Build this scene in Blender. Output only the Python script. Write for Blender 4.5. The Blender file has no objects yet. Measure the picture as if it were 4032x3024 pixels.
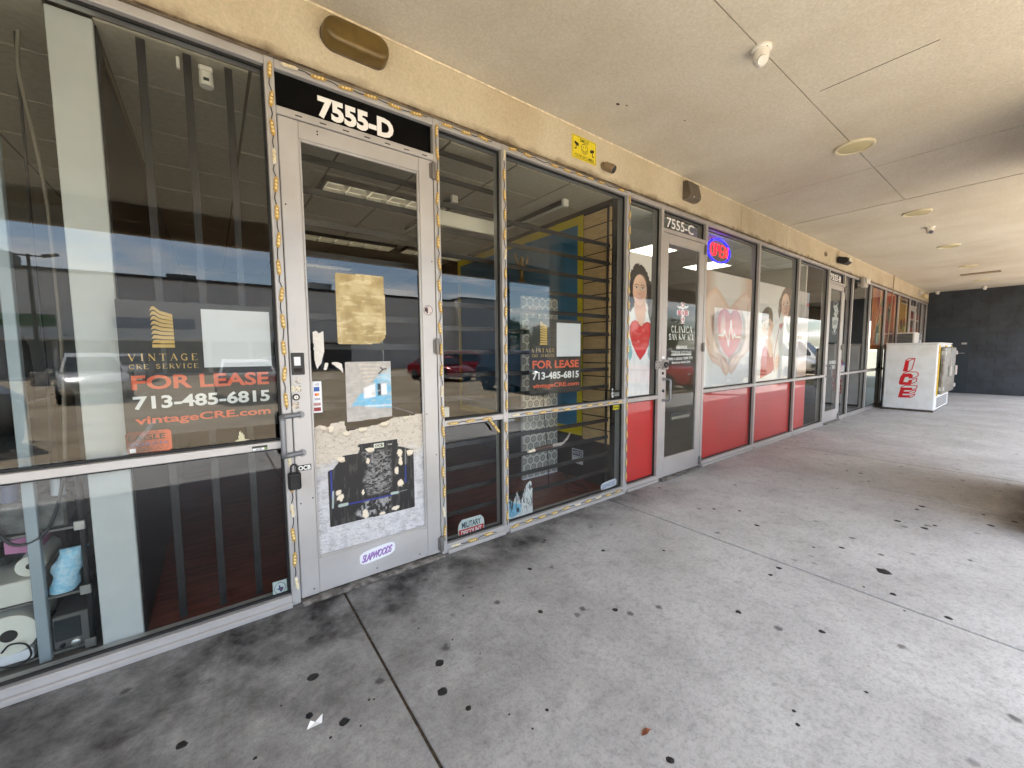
import bpy, bmesh, math, random
import numpy as np
from mathutils import Vector, Matrix
random.seed(7); rng = np.random.default_rng(7)
sc = bpy.context.scene; col = sc.collection
R = math.radians

# ------------------------------------------------------------------ camera
# world: shop front in the plane y = 0 (x runs along it to the right), pavement y < 0, rooms y > 0, metres
CS = 1.35
CF = 1572.6156
CYAW, CPITCH, CROLL = R(36.8435), R(4.5589), R(-0.4294)
CAM = np.array([0.0, -1.9 * CS, 1.09311 * CS])
fw = np.array([math.sin(CYAW) * math.cos(CPITCH), math.cos(CYAW) * math.cos(CPITCH), -math.sin(CPITCH)])
_r0 = np.array([math.cos(CYAW), -math.sin(CYAW), 0.0]); _u0 = np.cross(_r0, fw)
rt = _r0 * math.cos(CROLL) + _u0 * math.sin(CROLL); up = -_r0 * math.sin(CROLL) + _u0 * math.cos(CROLL)
cam = bpy.data.cameras.new('camera'); camo = bpy.data.objects.new('camera', cam); col.objects.link(camo)
cam.sensor_width = 36.0; cam.lens = CF / 4032 * 36; cam.clip_start = 0.05; cam.clip_end = 600
camo.matrix_world = Matrix(((rt[0], up[0], -fw[0], CAM[0]), (rt[1], up[1], -fw[1], CAM[1]), (rt[2], up[2], -fw[2], CAM[2]), (0, 0, 0, 1)))
sc.camera = camo

# ------------------------------------------------------------------ sky, sun, exposure
SUNV = Vector((-0.35, -0.45, 0.90)).normalized()
w = bpy.data.worlds.new('World'); sc.world = w; w.use_nodes = True
nt = w.node_tree; nt.nodes.clear(); L = nt.links
out = nt.nodes.new('ShaderNodeOutputWorld'); bg = nt.nodes.new('ShaderNodeBackground'); L.new(bg.outputs[0], out.inputs[0])
sky = nt.nodes.new('ShaderNodeTexSky'); sky.sky_type = 'NISHITA'; sky.sun_disc = False
sky.sun_elevation = math.asin(SUNV.z); sky.sun_rotation = math.atan2(SUNV.x, SUNV.y)
sky.air_density = 1.0; sky.dust_density = 0.9; sky.ozone_density = 1.2
tc = nt.nodes.new('ShaderNodeTexCoord'); sep = nt.nodes.new('ShaderNodeSeparateXYZ'); L.new(tc.outputs['Generated'], sep.inputs[0])
zz = nt.nodes.new('ShaderNodeMath'); zz.operation = 'MAXIMUM'; zz.inputs[1].default_value = 0.0; L.new(sep.outputs[2], zz.inputs[0])
za = nt.nodes.new('ShaderNodeMath'); za.operation = 'ADD'; za.inputs[1].default_value = 0.12; L.new(zz.outputs[0], za.inputs[0])
dv = nt.nodes.new('ShaderNodeVectorMath'); dv.operation = 'DIVIDE'; L.new(tc.outputs['Generated'], dv.inputs[0])
cmb = nt.nodes.new('ShaderNodeCombineXYZ'); L.new(za.outputs[0], cmb.inputs[0]); L.new(za.outputs[0], cmb.inputs[1]); cmb.inputs[2].default_value = 1.0
L.new(cmb.outputs[0], dv.inputs[1])
cn = nt.nodes.new('ShaderNodeTexNoise'); cn.inputs['Scale'].default_value = 1.5; cn.inputs['Detail'].default_value = 7; cn.inputs['Roughness'].default_value = 0.55
L.new(dv.outputs[0], cn.inputs['Vector'])
cr = nt.nodes.new('ShaderNodeValToRGB'); cr.color_ramp.elements[0].position = 0.46; cr.color_ramp.elements[1].position = 0.64; L.new(cn.outputs['Fac'], cr.inputs[0])
cm = nt.nodes.new('ShaderNodeMath'); cm.operation = 'MULTIPLY'; cm.inputs[1].default_value = 0.85; L.new(cr.outputs[0], cm.inputs[0])
mx = nt.nodes.new('ShaderNodeMix'); mx.data_type = 'RGBA'; L.new(cm.outputs[0], mx.inputs['Factor']); L.new(sky.outputs[0], mx.inputs[6])
mx.inputs[7].default_value = (8.6, 8.3, 8.0, 1)
L.new(mx.outputs[2], bg.inputs[0]); bg.inputs[1].default_value = 0.15
sun = bpy.data.lights.new('sun', 'SUN'); sun.energy = 4.0; sun.angle = R(0.6); sun.color = (1.0, 0.96, 0.90)
suno = bpy.data.objects.new('sun', sun); col.objects.link(suno); suno.rotation_euler = (-SUNV).to_track_quat('-Z', 'Y').to_euler()
suno.location = (0, -20, 30)
vs = sc.view_settings; vs.view_transform = 'Standard'; vs.look = 'None'; vs.gamma = 1.0; vs.use_curve_mapping = False
vs.exposure = 2.5
cy = sc.cycles; cy.use_denoising = True; cy.max_bounces = 7; cy.diffuse_bounces = 3; cy.adaptive_threshold = 0.02; cy.glossy_bounces = 4; cy.transparent_max_bounces = 24
cy.transmission_bounces = 4; cy.caustics_reflective = False; cy.caustics_refractive = False; cy.sample_clamp_indirect = 6.0
try: cy.denoiser = 'OPENIMAGEDENOISE'
except Exception: pass

# ------------------------------------------------------------------ helpers
def ray(u, v): return fw + rt * (u - 2016) / CF + up * (1512 - v) / CF
def on(u, v, ax, val):                     # pixel of the photograph -> point on an axis plane
    q = ray(u, v); t = (val - CAM[ax]) / q[ax]; return CAM + q * t
class Zm:                                  # a traced detail view: pixel in that view -> point
    def __init__(s, x0, y0, sc_): s.o = (x0, y0); s.s = sc_
    def px(s, a, b): return s.o[0] + a * s.s, s.o[1] + b * s.s
    def __call__(s, a, b, ax=1, val=0.05):
        u, v = s.px(a, b); return on(u, v, ax, val)
    def xz(s, a, b, y=0.05):
        p = s(a, b, 1, y); return (p[0], p[2])
z1 = Zm(0, 0, 1150/1590); z2 = Zm(0, 1000, 1200/1991); z3 = Zm(0, 1700, 1300/1629); z4 = Zm(1050, 200, 800/1207); z5 = Zm(1050, 1200, 800/1106)
z6 = Zm(1680, 400, 840/1394); z7 = Zm(1680, 1300, 840/1467); z8 = Zm(2400, 700, 900/1244)
b1 = Zm(2700, 850, 600/1531); b2 = Zm(3100, 950, 932/1933); b3 = Zm(2700, 0, 1332/1841); b4 = Zm(2400, 1500, 1632/1777); b5 = Zm(1200, 2000, 1600/2212)
b6 = Zm(2200, 500, 650/2212); b7 = Zm(400, 1150, 750/1914); b8 = Zm(0, 1850, 600/1171)
c1 = Zm(0, 1000, 500/922); c2 = Zm(1720, 1050, 600/1531); c3 = Zm(3250, 1050, 600/1659); c4 = Zm(2580, 1100, 220/608); c5 = Zm(2460, 950, 180/398)
c6 = Zm(3100, 1000, 220/521); c7 = Zm(1180, 1700, 560/1327); c8 = Zm(1180, 550, 540/1629)

def lin(c):                                # sRGB 0..255 -> linear
    c = np.asarray(c, float) / 255.0
    return np.where(c <= 0.04045, c / 12.92, ((c + 0.055) / 1.055) ** 2.4)
def tag(o, label=None, cat=None, group=None, kind=None):
    if label: o['label'] = label
    if cat: o['category'] = cat
    if group: o['group'] = group
    if kind: o['kind'] = kind
    return o
def empty(name, loc=(0, 0, 0), label=None, cat=None, group=None, parent=None, rz=0.0):
    o = bpy.data.objects.new(name, None); col.objects.link(o); o.empty_display_size = 0.1
    o.location = loc; o.rotation_euler = (0, 0, rz); o.parent = parent
    return tag(o, label, cat, group)
def mkobj(name, me, parent=None, loc=None):
    o = bpy.data.objects.new(name, me); col.objects.link(o)
    if parent: o.parent = parent
    if loc is not None: o.location = loc
    return o

# ------------------------------------------------------------------ materials
MATS = {}
def mat(name, c, rough=0.5, metal=0.0, var=0.0, scale=6.0, bump=0.0, bscale=60.0, spec=0.5, emit=None, es=1.0, c2=None, ramp=(0.4, 0.6), detail=4.0, srgb=True, alpha=1.0, stretch=None, rvar=0.0):
    if name in MATS: return MATS[name]
    m = bpy.data.materials.new(name); m.use_nodes = True; n = m.node_tree; b = n.nodes['Principled BSDF']; K = n.links
    cc = tuple(lin(c)) if srgb else tuple(c)
    b.inputs['Base Color'].default_value = (*cc, 1); b.inputs['Roughness'].default_value = rough; b.inputs['Metallic'].default_value = metal
    b.inputs['Specular IOR Level'].default_value = spec; b.inputs['Alpha'].default_value = alpha
    if var or c2 is not None or bump or rvar:
        t = n.nodes.new('ShaderNodeTexCoord'); vec = t.outputs['Object']
        if stretch:
            mp = n.nodes.new('ShaderNodeMapping'); mp.inputs['Scale'].default_value = stretch; K.new(vec, mp.inputs[0]); vec = mp.outputs[0]
    if var or c2 is not None or rvar:
        ns = n.nodes.new('ShaderNodeTexNoise'); ns.inputs['Scale'].default_value = scale; ns.inputs['Detail'].default_value = detail; ns.inputs['Roughness'].default_value = 0.6; K.new(vec, ns.inputs['Vector'])
    if var or c2 is not None:
        rp = n.nodes.new('ShaderNodeValToRGB'); K.new(ns.outputs['Fac'], rp.inputs[0])
        rp.color_ramp.elements[0].position = ramp[0]; rp.color_ramp.elements[1].position = ramp[1]
        d = tuple(lin(c2)) if c2 is not None else tuple(x * (1 - var) for x in cc)
        e = cc if c2 is not None else tuple(min(1, x * (1 + var * 0.5)) for x in cc)
        rp.color_ramp.elements[0].color = (*d, 1); rp.color_ramp.elements[1].color = (*e, 1); K.new(rp.outputs[0], b.inputs['Base Color'])
    if rvar:
        ma = n.nodes.new('ShaderNodeMapRange'); K.new(ns.outputs['Fac'], ma.inputs[0]); ma.inputs[1].default_value = 0.3; ma.inputs[2].default_value = 0.7
        ma.inputs[3].default_value = max(0.02, rough - rvar); ma.inputs[4].default_value = min(1, rough + rvar); K.new(ma.outputs[0], b.inputs['Roughness'])
    if bump:
        n2 = n.nodes.new('ShaderNodeTexNoise'); n2.inputs['Scale'].default_value = bscale; n2.inputs['Detail'].default_value = 3; K.new(vec, n2.inputs['Vector'])
        bp = n.nodes.new('ShaderNodeBump'); bp.inputs['Strength'].default_value = bump; bp.inputs['Distance'].default_value = 0.01
        K.new(n2.outputs['Fac'], bp.inputs['Height']); K.new(bp.outputs[0], b.inputs['Normal'])
    if emit is not None:
        b.inputs['Emission Color'].default_value = (*lin(emit), 1); b.inputs['Emission Strength'].default_value = es
    MATS[name] = m; return m
def glass(name, tint, ior=1.75, rough=0.0, wav=0.0):
    if name in MATS: return MATS[name]
    m = bpy.data.materials.new(name); m.use_nodes = True; n = m.node_tree; n.nodes.clear(); K = n.links
    o = n.nodes.new('ShaderNodeOutputMaterial'); t = n.nodes.new('ShaderNodeBsdfTransparent'); t.inputs[0].default_value = (*tint, 1)
    g = n.nodes.new('ShaderNodeBsdfGlossy'); g.inputs['Roughness'].default_value = rough; g.inputs[0].default_value = (1, 1, 1, 1)
    f = n.nodes.new('ShaderNodeFresnel'); ge = n.nodes.new('ShaderNodeNewGeometry'); mi = n.nodes.new('ShaderNodeMapRange')   # thin sheet: the same reflectance from both sides
    mi.inputs[3].default_value = ior; mi.inputs[4].default_value = 1.0/ior; K.new(ge.outputs['Backfacing'], mi.inputs[0]); K.new(mi.outputs[0], f.inputs['IOR'])
    if wav:
        tc_ = n.nodes.new('ShaderNodeTexCoord'); ns = n.nodes.new('ShaderNodeTexNoise'); ns.inputs['Scale'].default_value = 1.1; ns.inputs['Detail'].default_value = 1
        K.new(tc_.outputs['Object'], ns.inputs['Vector']); bp = n.nodes.new('ShaderNodeBump'); bp.inputs['Strength'].default_value = wav; bp.inputs['Distance'].default_value = 0.01
        K.new(ns.outputs['Fac'], bp.inputs['Height']); K.new(bp.outputs[0], g.inputs['Normal'])
    x = n.nodes.new('ShaderNodeMixShader'); K.new(f.outputs[0], x.inputs[0]); K.new(t.outputs[0], x.inputs[1]); K.new(g.outputs[0], x.inputs[2])
    K.new(x.outputs[0], o.inputs[0])
    MATS[name] = m; return m
def clearmat(name='clear_edge', tint=(1, 1, 1)):
    if name in MATS: return MATS[name]
    m = bpy.data.materials.new(name); m.use_nodes = True; n = m.node_tree; n.nodes.clear()
    o = n.nodes.new('ShaderNodeOutputMaterial'); t = n.nodes.new('ShaderNodeBsdfTransparent'); t.inputs[0].default_value = (*tint, 1); n.links.new(t.outputs[0], o.inputs[0])
    MATS[name] = m; return m
def printmat(name, rough=0.5, metal=0.0, bump=0.0, bscale=40.0, spec=0.5, stretch=None, alpha=1.0):
    if name in MATS: return MATS[name]
    m = bpy.data.materials.new(name); m.use_nodes = True; n = m.node_tree; b = n.nodes['Principled BSDF']; K = n.links
    a = n.nodes.new('ShaderNodeVertexColor'); a.layer_name = 'Col'; K.new(a.outputs['Color'], b.inputs['Base Color'])
    b.inputs['Roughness'].default_value = rough; b.inputs['Metallic'].default_value = metal; b.inputs['Specular IOR Level'].default_value = spec; b.inputs['Alpha'].default_value = alpha
    if bump:
        t = n.nodes.new('ShaderNodeTexCoord'); vec = t.outputs['Object']
        if stretch:
            mp = n.nodes.new('ShaderNodeMapping'); mp.inputs['Scale'].default_value = stretch; K.new(vec, mp.inputs[0]); vec = mp.outputs[0]
        n2 = n.nodes.new('ShaderNodeTexNoise'); n2.inputs['Scale'].default_value = bscale; n2.inputs['Detail'].default_value = 5; n2.inputs['Roughness'].default_value = 0.7; K.new(vec, n2.inputs['Vector'])
        bp = n.nodes.new('ShaderNodeBump'); bp.inputs['Strength'].default_value = bump; bp.inputs['Distance'].default_value = 0.02
        K.new(n2.outputs['Fac'], bp.inputs['Height']); K.new(bp.outputs[0], b.inputs['Normal'])
    MATS[name] = m; return m

# ------------------------------------------------------------------ mesh builder
class MB:
    def __init__(s): s.v = []; s.f = []; s.m = []
    def add(s, vs_, fs, mi=0):
        o = len(s.v); s.v += [tuple(float(c) for c in p) for p in vs_]
        s.f += [tuple(i + o for i in f) for f in fs]; s.m += [mi] * len(fs); return s
    def box(s, x0, x1, y0, y1, z0, z1, mi=0, b=0.0):
        if x1 < x0: x0, x1 = x1, x0
        if y1 < y0: y0, y1 = y1, y0
        if z1 < z0: z0, z1 = z1, z0
        if b > 0:
            b = min(b, (x1-x0)*0.45, (y1-y0)*0.45, (z1-z0)*0.45)
            vs_ = []
            for sx in (0, 1):
                for sy in (0, 1):
                    for sz in (0, 1):
                        X = (x0, x1)[sx]; Y = (y0, y1)[sy]; Z = (z0, z1)[sz]; dx = b * (1 - 2*sx); dy = b * (1 - 2*sy); dz = b * (1 - 2*sz)
                        vs_ += [(X, Y+dy, Z+dz), (X+dx, Y, Z+dz), (X+dx, Y+dy, Z)]
            i = lambda a, b_, c, k: (a*4 + b_*2 + c)*3 + k
            fs = []
            for k in (0, 1):
                q = [i(k, 0, 0, 0), i(k, 1, 0, 0), i(k, 1, 1, 0), i(k, 0, 1, 0)]; fs.append(q if k else q[::-1])
                q = [i(0, k, 0, 1), i(1, k, 0, 1), i(1, k, 1, 1), i(0, k, 1, 1)]; fs.append(q[::-1] if k else q)
                q = [i(0, 0, k, 2), i(1, 0, k, 2), i(1, 1, k, 2), i(0, 1, k, 2)]; fs.append(q if k else q[::-1])
            for p in (0, 1):
                for q_ in (0, 1):
                    fs.append([i(p, q_, 0, 0), i(p, q_, 0, 1), i(p, q_, 1, 1), i(p, q_, 1, 0)][:: (1 if p != q_ else -1)])
                    fs.append([i(p, 0, q_, 0), i(p, 1, q_, 0), i(p, 1, q_, 2), i(p, 0, q_, 2)][:: (1 if p != q_ else -1)])
                    fs.append([i(0, p, q_, 1), i(0, p, q_, 2), i(1, p, q_, 2), i(1, p, q_, 1)][:: (1 if p != q_ else -1)])
            for p in (0, 1):
                for q_ in (0, 1):
                    for r_ in (0, 1):
                        t = [i(p, q_, r_, 0), i(p, q_, r_, 1), i(p, q_, r_, 2)]; fs.append(t if (p+q_+r_) % 2 else t[::-1])
            return s.add(vs_, fs, mi)
        return s.add([(x0,y0,z0),(x1,y0,z0),(x1,y1,z0),(x0,y1,z0),(x0,y0,z1),(x1,y0,z1),(x1,y1,z1),(x0,y1,z1)],
                     [(0,3,2,1),(4,5,6,7),(0,1,5,4),(1,2,6,5),(2,3,7,6),(3,0,4,7)], mi)
    def prism(s, poly, y0, y1, mi=0, plane='xz', side=None):   # poly in 2D, extruded between y0 and y1
        n = len(poly)
        def P(p, d): return {'xz': (p[0], d, p[1]), 'yz': (d, p[0], p[1]), 'xy': (p[0], p[1], d)}[plane]
        vs_ = [P(p, y0) for p in poly] + [P(p, y1) for p in poly]
        s.add(vs_, [tuple(range(n))[::-1], tuple(range(n, 2*n))], mi)
        o = len(s.v) - 2*n
        for i in range(n):
            j = (i+1) % n; s.f.append((o+i, o+j, o+n+j, o+n+i)); s.m.append(mi if side is None else side)
        return s
    def tube(s, pts, r, n=6, mi=0, cap=True):
        pts = [np.array(p, float) for p in pts]; m = len(pts); rs = r if hasattr(r, '__len__') else [r]*m
        vs_ = []; prev = None
        for i, p in enumerate(pts):
            d = pts[min(i+1, m-1)] - pts[max(i-1, 0)]; d = d / (np.linalg.norm(d) + 1e-9)
            a = prev if prev is not None else (np.array([0, 0, 1.0]) if abs(d[2]) < 0.9 else np.array([1.0, 0, 0]))
            a = a - d * (a @ d); a = a / (np.linalg.norm(a) + 1e-9); b = np.cross(d, a); prev = a
            for k in range(n):
                t = 2*math.pi*k/n; vs_.append(p + (a*math.cos(t) + b*math.sin(t)) * rs[i])
        fs = []
        for i in range(m-1):
            for k in range(n): fs.append((i*n+k, i*n+(k+1) % n, (i+1)*n+(k+1) % n, (i+1)*n+k))
        if cap: fs += [tuple(range(n))[::-1], tuple(range((m-1)*n, m*n))]
        return s.add(vs_, fs, mi)
    def lathe(s, prof, c=(0, 0, 0), axis='z', n=20, mi=0, sx=1.0, sy=1.0):
        vs_ = []; fs = []
        for (r, h) in prof:
            for k in range(n):
                t = 2*math.pi*k/n; a = r*math.cos(t)*sx; b = r*math.sin(t)*sy
                q = {'z': (a, b, h), 'y': (a, h, b), 'x': (h, a, b)}[axis]; vs_.append((q[0]+c[0], q[1]+c[1], q[2]+c[2]))
        for i in range(len(prof)-1):
            for k in range(n): fs.append((i*n+k, i*n+(k+1) % n, (i+1)*n+(k+1) % n, (i+1)*n+k))
        fs += [tuple(range(n))[::-1], tuple(range((len(prof)-1)*n, len(prof)*n))]
        return s.add(vs_, fs, mi)
    def mesh(s, name, mats, smooth=False):
        me = bpy.data.meshes.new(name); me.from_pydata(s.v, [], s.f)
        for m in (mats if isinstance(mats, (list, tuple)) else [mats]): me.materials.append(m)
        if len(set(s.m)) > 1 or (s.m and s.m[0]): me.polygons.foreach_set('material_index', s.m)
        bm = bmesh.new(); bm.from_mesh(me); bmesh.ops.recalc_face_normals(bm, faces=bm.faces); bm.to_mesh(me); bm.free()
        if smooth:
            me.polygons.foreach_set('use_smooth', [True]*len(me.polygons))
            try: me.set_sharp_from_angle(angle=R(smooth if smooth is not True else 40))
            except Exception: pass
        me.update(); return me
    def build(s, name, mats, parent=None, label=None, cat=None, group=None, kind=None, smooth=False, loc=None):
        return tag(mkobj(name, s.mesh(name, mats, smooth), parent, loc), label, cat, group, kind)

def sheet(name, poly, y, m, parent=None, **kw):              # thin flat vinyl or paper: polygon on the plane, 0.4 mm thick
    return MB().prism(poly, y, y + 0.0004).build(name, m, parent, **kw)
def rect(x0, x1, za_, zb): return [(x0, za_), (x1, za_), (x1, zb), (x0, zb)]
def circ(cx, cz, r, n=28, rz=None): return [(cx + r*math.cos(2*math.pi*k/n), cz + (rz or r)*math.sin(2*math.pi*k/n)) for k in range(n)]
SQ = [0]
def sq(m_, pts, wd, f):                                      # stroke quads, each a hair nearer so that joints never share a plane
    for q in stroke(pts, wd):
        SQ[0] += 1; e_ = -0.00004*(SQ[0] % 24); m_.add([f(a, b_, e_) for a, b_ in q], [(0, 1, 2, 3)])
def stroke(pts, wd):                                          # 2D polyline -> list of quads + round joints
    out_ = []
    for (a, b) in zip(pts[:-1], pts[1:]):
        dx, dz = b[0]-a[0], b[1]-a[1]; l = math.hypot(dx, dz) or 1e-9; nx, nz = -dz/l*wd/2, dx/l*wd/2; ex, ez = dx/l*wd*0.25, dz/l*wd*0.25
        out_.append([(a[0]+nx-ex, a[1]+nz-ez), (a[0]-nx-ex, a[1]-nz-ez), (b[0]-nx+ex, b[1]-nz+ez), (b[0]+nx+ex, b[1]+nz+ez)])
    return out_
def smooth(pts, n=6):                                         # Catmull-Rom through the points
    P = [np.array(p, float) for p in pts]; P = [2*P[0]-P[1]] + P + [2*P[-1]-P[-2]]; o_ = []
    for i in range(1, len(P)-2):
        for k in range(n):
            t = k/n; o_.append(0.5*((2*P[i]) + (P[i+1]-P[i-1])*t + (2*P[i-1]-5*P[i]+4*P[i+1]-P[i+2])*t*t + (3*P[i]-P[i-1]-3*P[i+1]+P[i+2])*t**3))
    return [tuple(p) for p in o_ + [P[-2]]]
# ---- lettering
TXT = {}
def glyphs(body, bold=0.0, sp=1.0):
    k = (body, bold, sp)
    if k in TXT: return TXT[k]
    cu = bpy.data.curves.new('t', 'FONT'); cu.body = body; cu.size = 1; cu.offset = bold; cu.space_character = sp; cu.resolution_u = 3
    o = bpy.data.objects.new('t', cu); me = o.to_mesh()
    v = np.array([x.co[:2] for x in me.vertices]); f = [tuple(p.vertices) for p in me.polygons]
    o.to_mesh_clear(); bpy.data.objects.remove(o); bpy.data.curves.remove(cu)
    TXT[k] = (v, f); return TXT[k]
def letters(name, body, x0, x1, za_, zb, y, m, parent=None, bold=0.0, sp=1.0, shear=0.0, tilt=0.0, mapf=None, **kw):
    v, f = glyphs(body, bold, sp); lo = v.min(0); hi = v.max(0)
    q = (v - lo) / np.maximum(hi - lo, 1e-6)
    X = x0 + q[:, 0]*(x1-x0) + shear*q[:, 1]*(zb-za_); Z = za_ + q[:, 1]*(zb-za_) + tilt*q[:, 0]*(x1-x0)
    if mapf: pts = [mapf(a, b) for a, b in zip(X, Z)]
    else: pts = [(a, y, b) for a, b in zip(X, Z)]
    me = bpy.data.meshes.new(name); me.from_pydata([tuple(map(float, p)) for p in pts], [], f); me.materials.append(m); me.update()
    return tag(mkobj(name, me, parent), **kw)
# ---- painted print: a fine grid with one colour per vertex
def vnoise(U, V, s, seed=0):
    g = np.random.default_rng(seed).random((64, 64)); a = U*s; b = V*s; i = np.floor(a).astype(int); j = np.floor(b).astype(int); fa = a-i; fb = b-j
    fa = fa*fa*(3-2*fa); fb = fb*fb*(3-2*fb); G = lambda p, q: g[p % 64, q % 64]
    return G(i, j)*(1-fa)*(1-fb)+G(i+1, j)*fa*(1-fb)+G(i, j+1)*(1-fa)*fb+G(i+1, j+1)*fa*fb
def fbm(U, V, s, seed=0, o=4): return sum(vnoise(U, V, s*2**k, seed+k)*0.5**k for k in range(o))/sum(0.5**k for k in range(o))
def pdist(U, V, poly):                                        # signed distance to a polygon, inside positive
    P = np.asarray(poly, float); n = len(P); d = np.full(U.shape, 1e9); ins = np.zeros(U.shape, bool)
    for i in range(n):
        a = P[i]; b = P[(i+1) % n]; e = b-a; wx = U-a[0]; wz = V-a[1]; t = np.clip((wx*e[0]+wz*e[1])/(e@e+1e-12), 0, 1)
        d = np.minimum(d, np.hypot(wx-e[0]*t, wz-e[1]*t))
        c = (a[1] <= V) != (b[1] <= V); ins ^= c & (U < a[0] + (V-a[1])/((b[1]-a[1]) if b[1] != a[1] else 1e-9)*e[0])
    return np.where(ins, d, -d)
class Paint:
    def __init__(s, x0, x1, za_, zb, n, base):
        s.b = (x0, x1, za_, zb); nx = max(2, int((x1-x0)*n)); nz = max(2, int((zb-za_)*n)); s.nx, s.nz = nx, nz
        s.U, s.V = np.meshgrid(np.linspace(x0, x1, nx+1), np.linspace(za_, zb, nz+1)); s.c = np.zeros(s.U.shape+(3,)); s.c[:] = lin(base); s.a = np.ones(s.U.shape)
    def fill(s, mask, c, lin_=False):
        mask = np.clip(mask, 0, 1)[..., None]; s.c = s.c*(1-mask) + (np.asarray(c) if lin_ else lin(c))*mask; return s
    def poly(s, pts, c, soft=0.008, op=1.0): return s.fill(np.clip(pdist(s.U, s.V, pts)/soft+0.5, 0, 1)*op, c)
    def ell(s, cx, cz, rx, rz, c, soft=0.3, op=1.0): return s.fill(np.clip((1-np.hypot((s.U-cx)/rx, (s.V-cz)/rz))/soft+0.5, 0, 1)*op, c)
    def line(s, pts, wd, c, soft=0.004, op=1.0):
        d = np.full(s.U.shape, 1e9)
        for a, b in zip(pts[:-1], pts[1:]):
            e = np.array(b)-np.array(a); wx = s.U-a[0]; wz = s.V-a[1]; t = np.clip((wx*e[0]+wz*e[1])/(e@e+1e-12), 0, 1); d = np.minimum(d, np.hypot(wx-e[0]*t, wz-e[1]*t))
        return s.fill(np.clip((wd/2-d)/soft+0.5, 0, 1)*op, c)
    def cut(s, pts, jag=0.0, seed=3):
        d = pdist(s.U, s.V, pts)
        if jag: d = d + (fbm(s.U, s.V, 60, seed)-0.5)*jag
        s.a = np.minimum(s.a, d); return s
    def build(s, name, y, m, parent=None, **kw):
        nx, nz = s.nx, s.nz; idx = np.arange((nx+1)*(nz+1)).reshape(nz+1, nx+1)
        q = np.stack([idx[:-1, :-1], idx[:-1, 1:], idx[1:, 1:], idx[1:, :-1]], -1).reshape(-1, 4)
        keep = (s.a.ravel()[q] > 0).mean(1) >= 0.5; q = q[keep]; us = np.unique(q); remap = np.full(idx.size, -1); remap[us] = np.arange(len(us))
        vs_ = np.stack([s.U.ravel()[us], np.full(len(us), y), s.V.ravel()[us]], -1)
        me = bpy.data.meshes.new(name); me.from_pydata(vs_.tolist(), [], remap[q].tolist())
        at = me.color_attributes.new('Col', 'FLOAT_COLOR', 'POINT'); cc = np.ones((len(us), 4), np.float32); cc[:, :3] = s.c.reshape(-1, 3)[us]
        at.data.foreach_set('color', cc.ravel()); me.materials.append(m); me.update()
        return tag(mkobj(name, me, parent), **kw)
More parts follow.
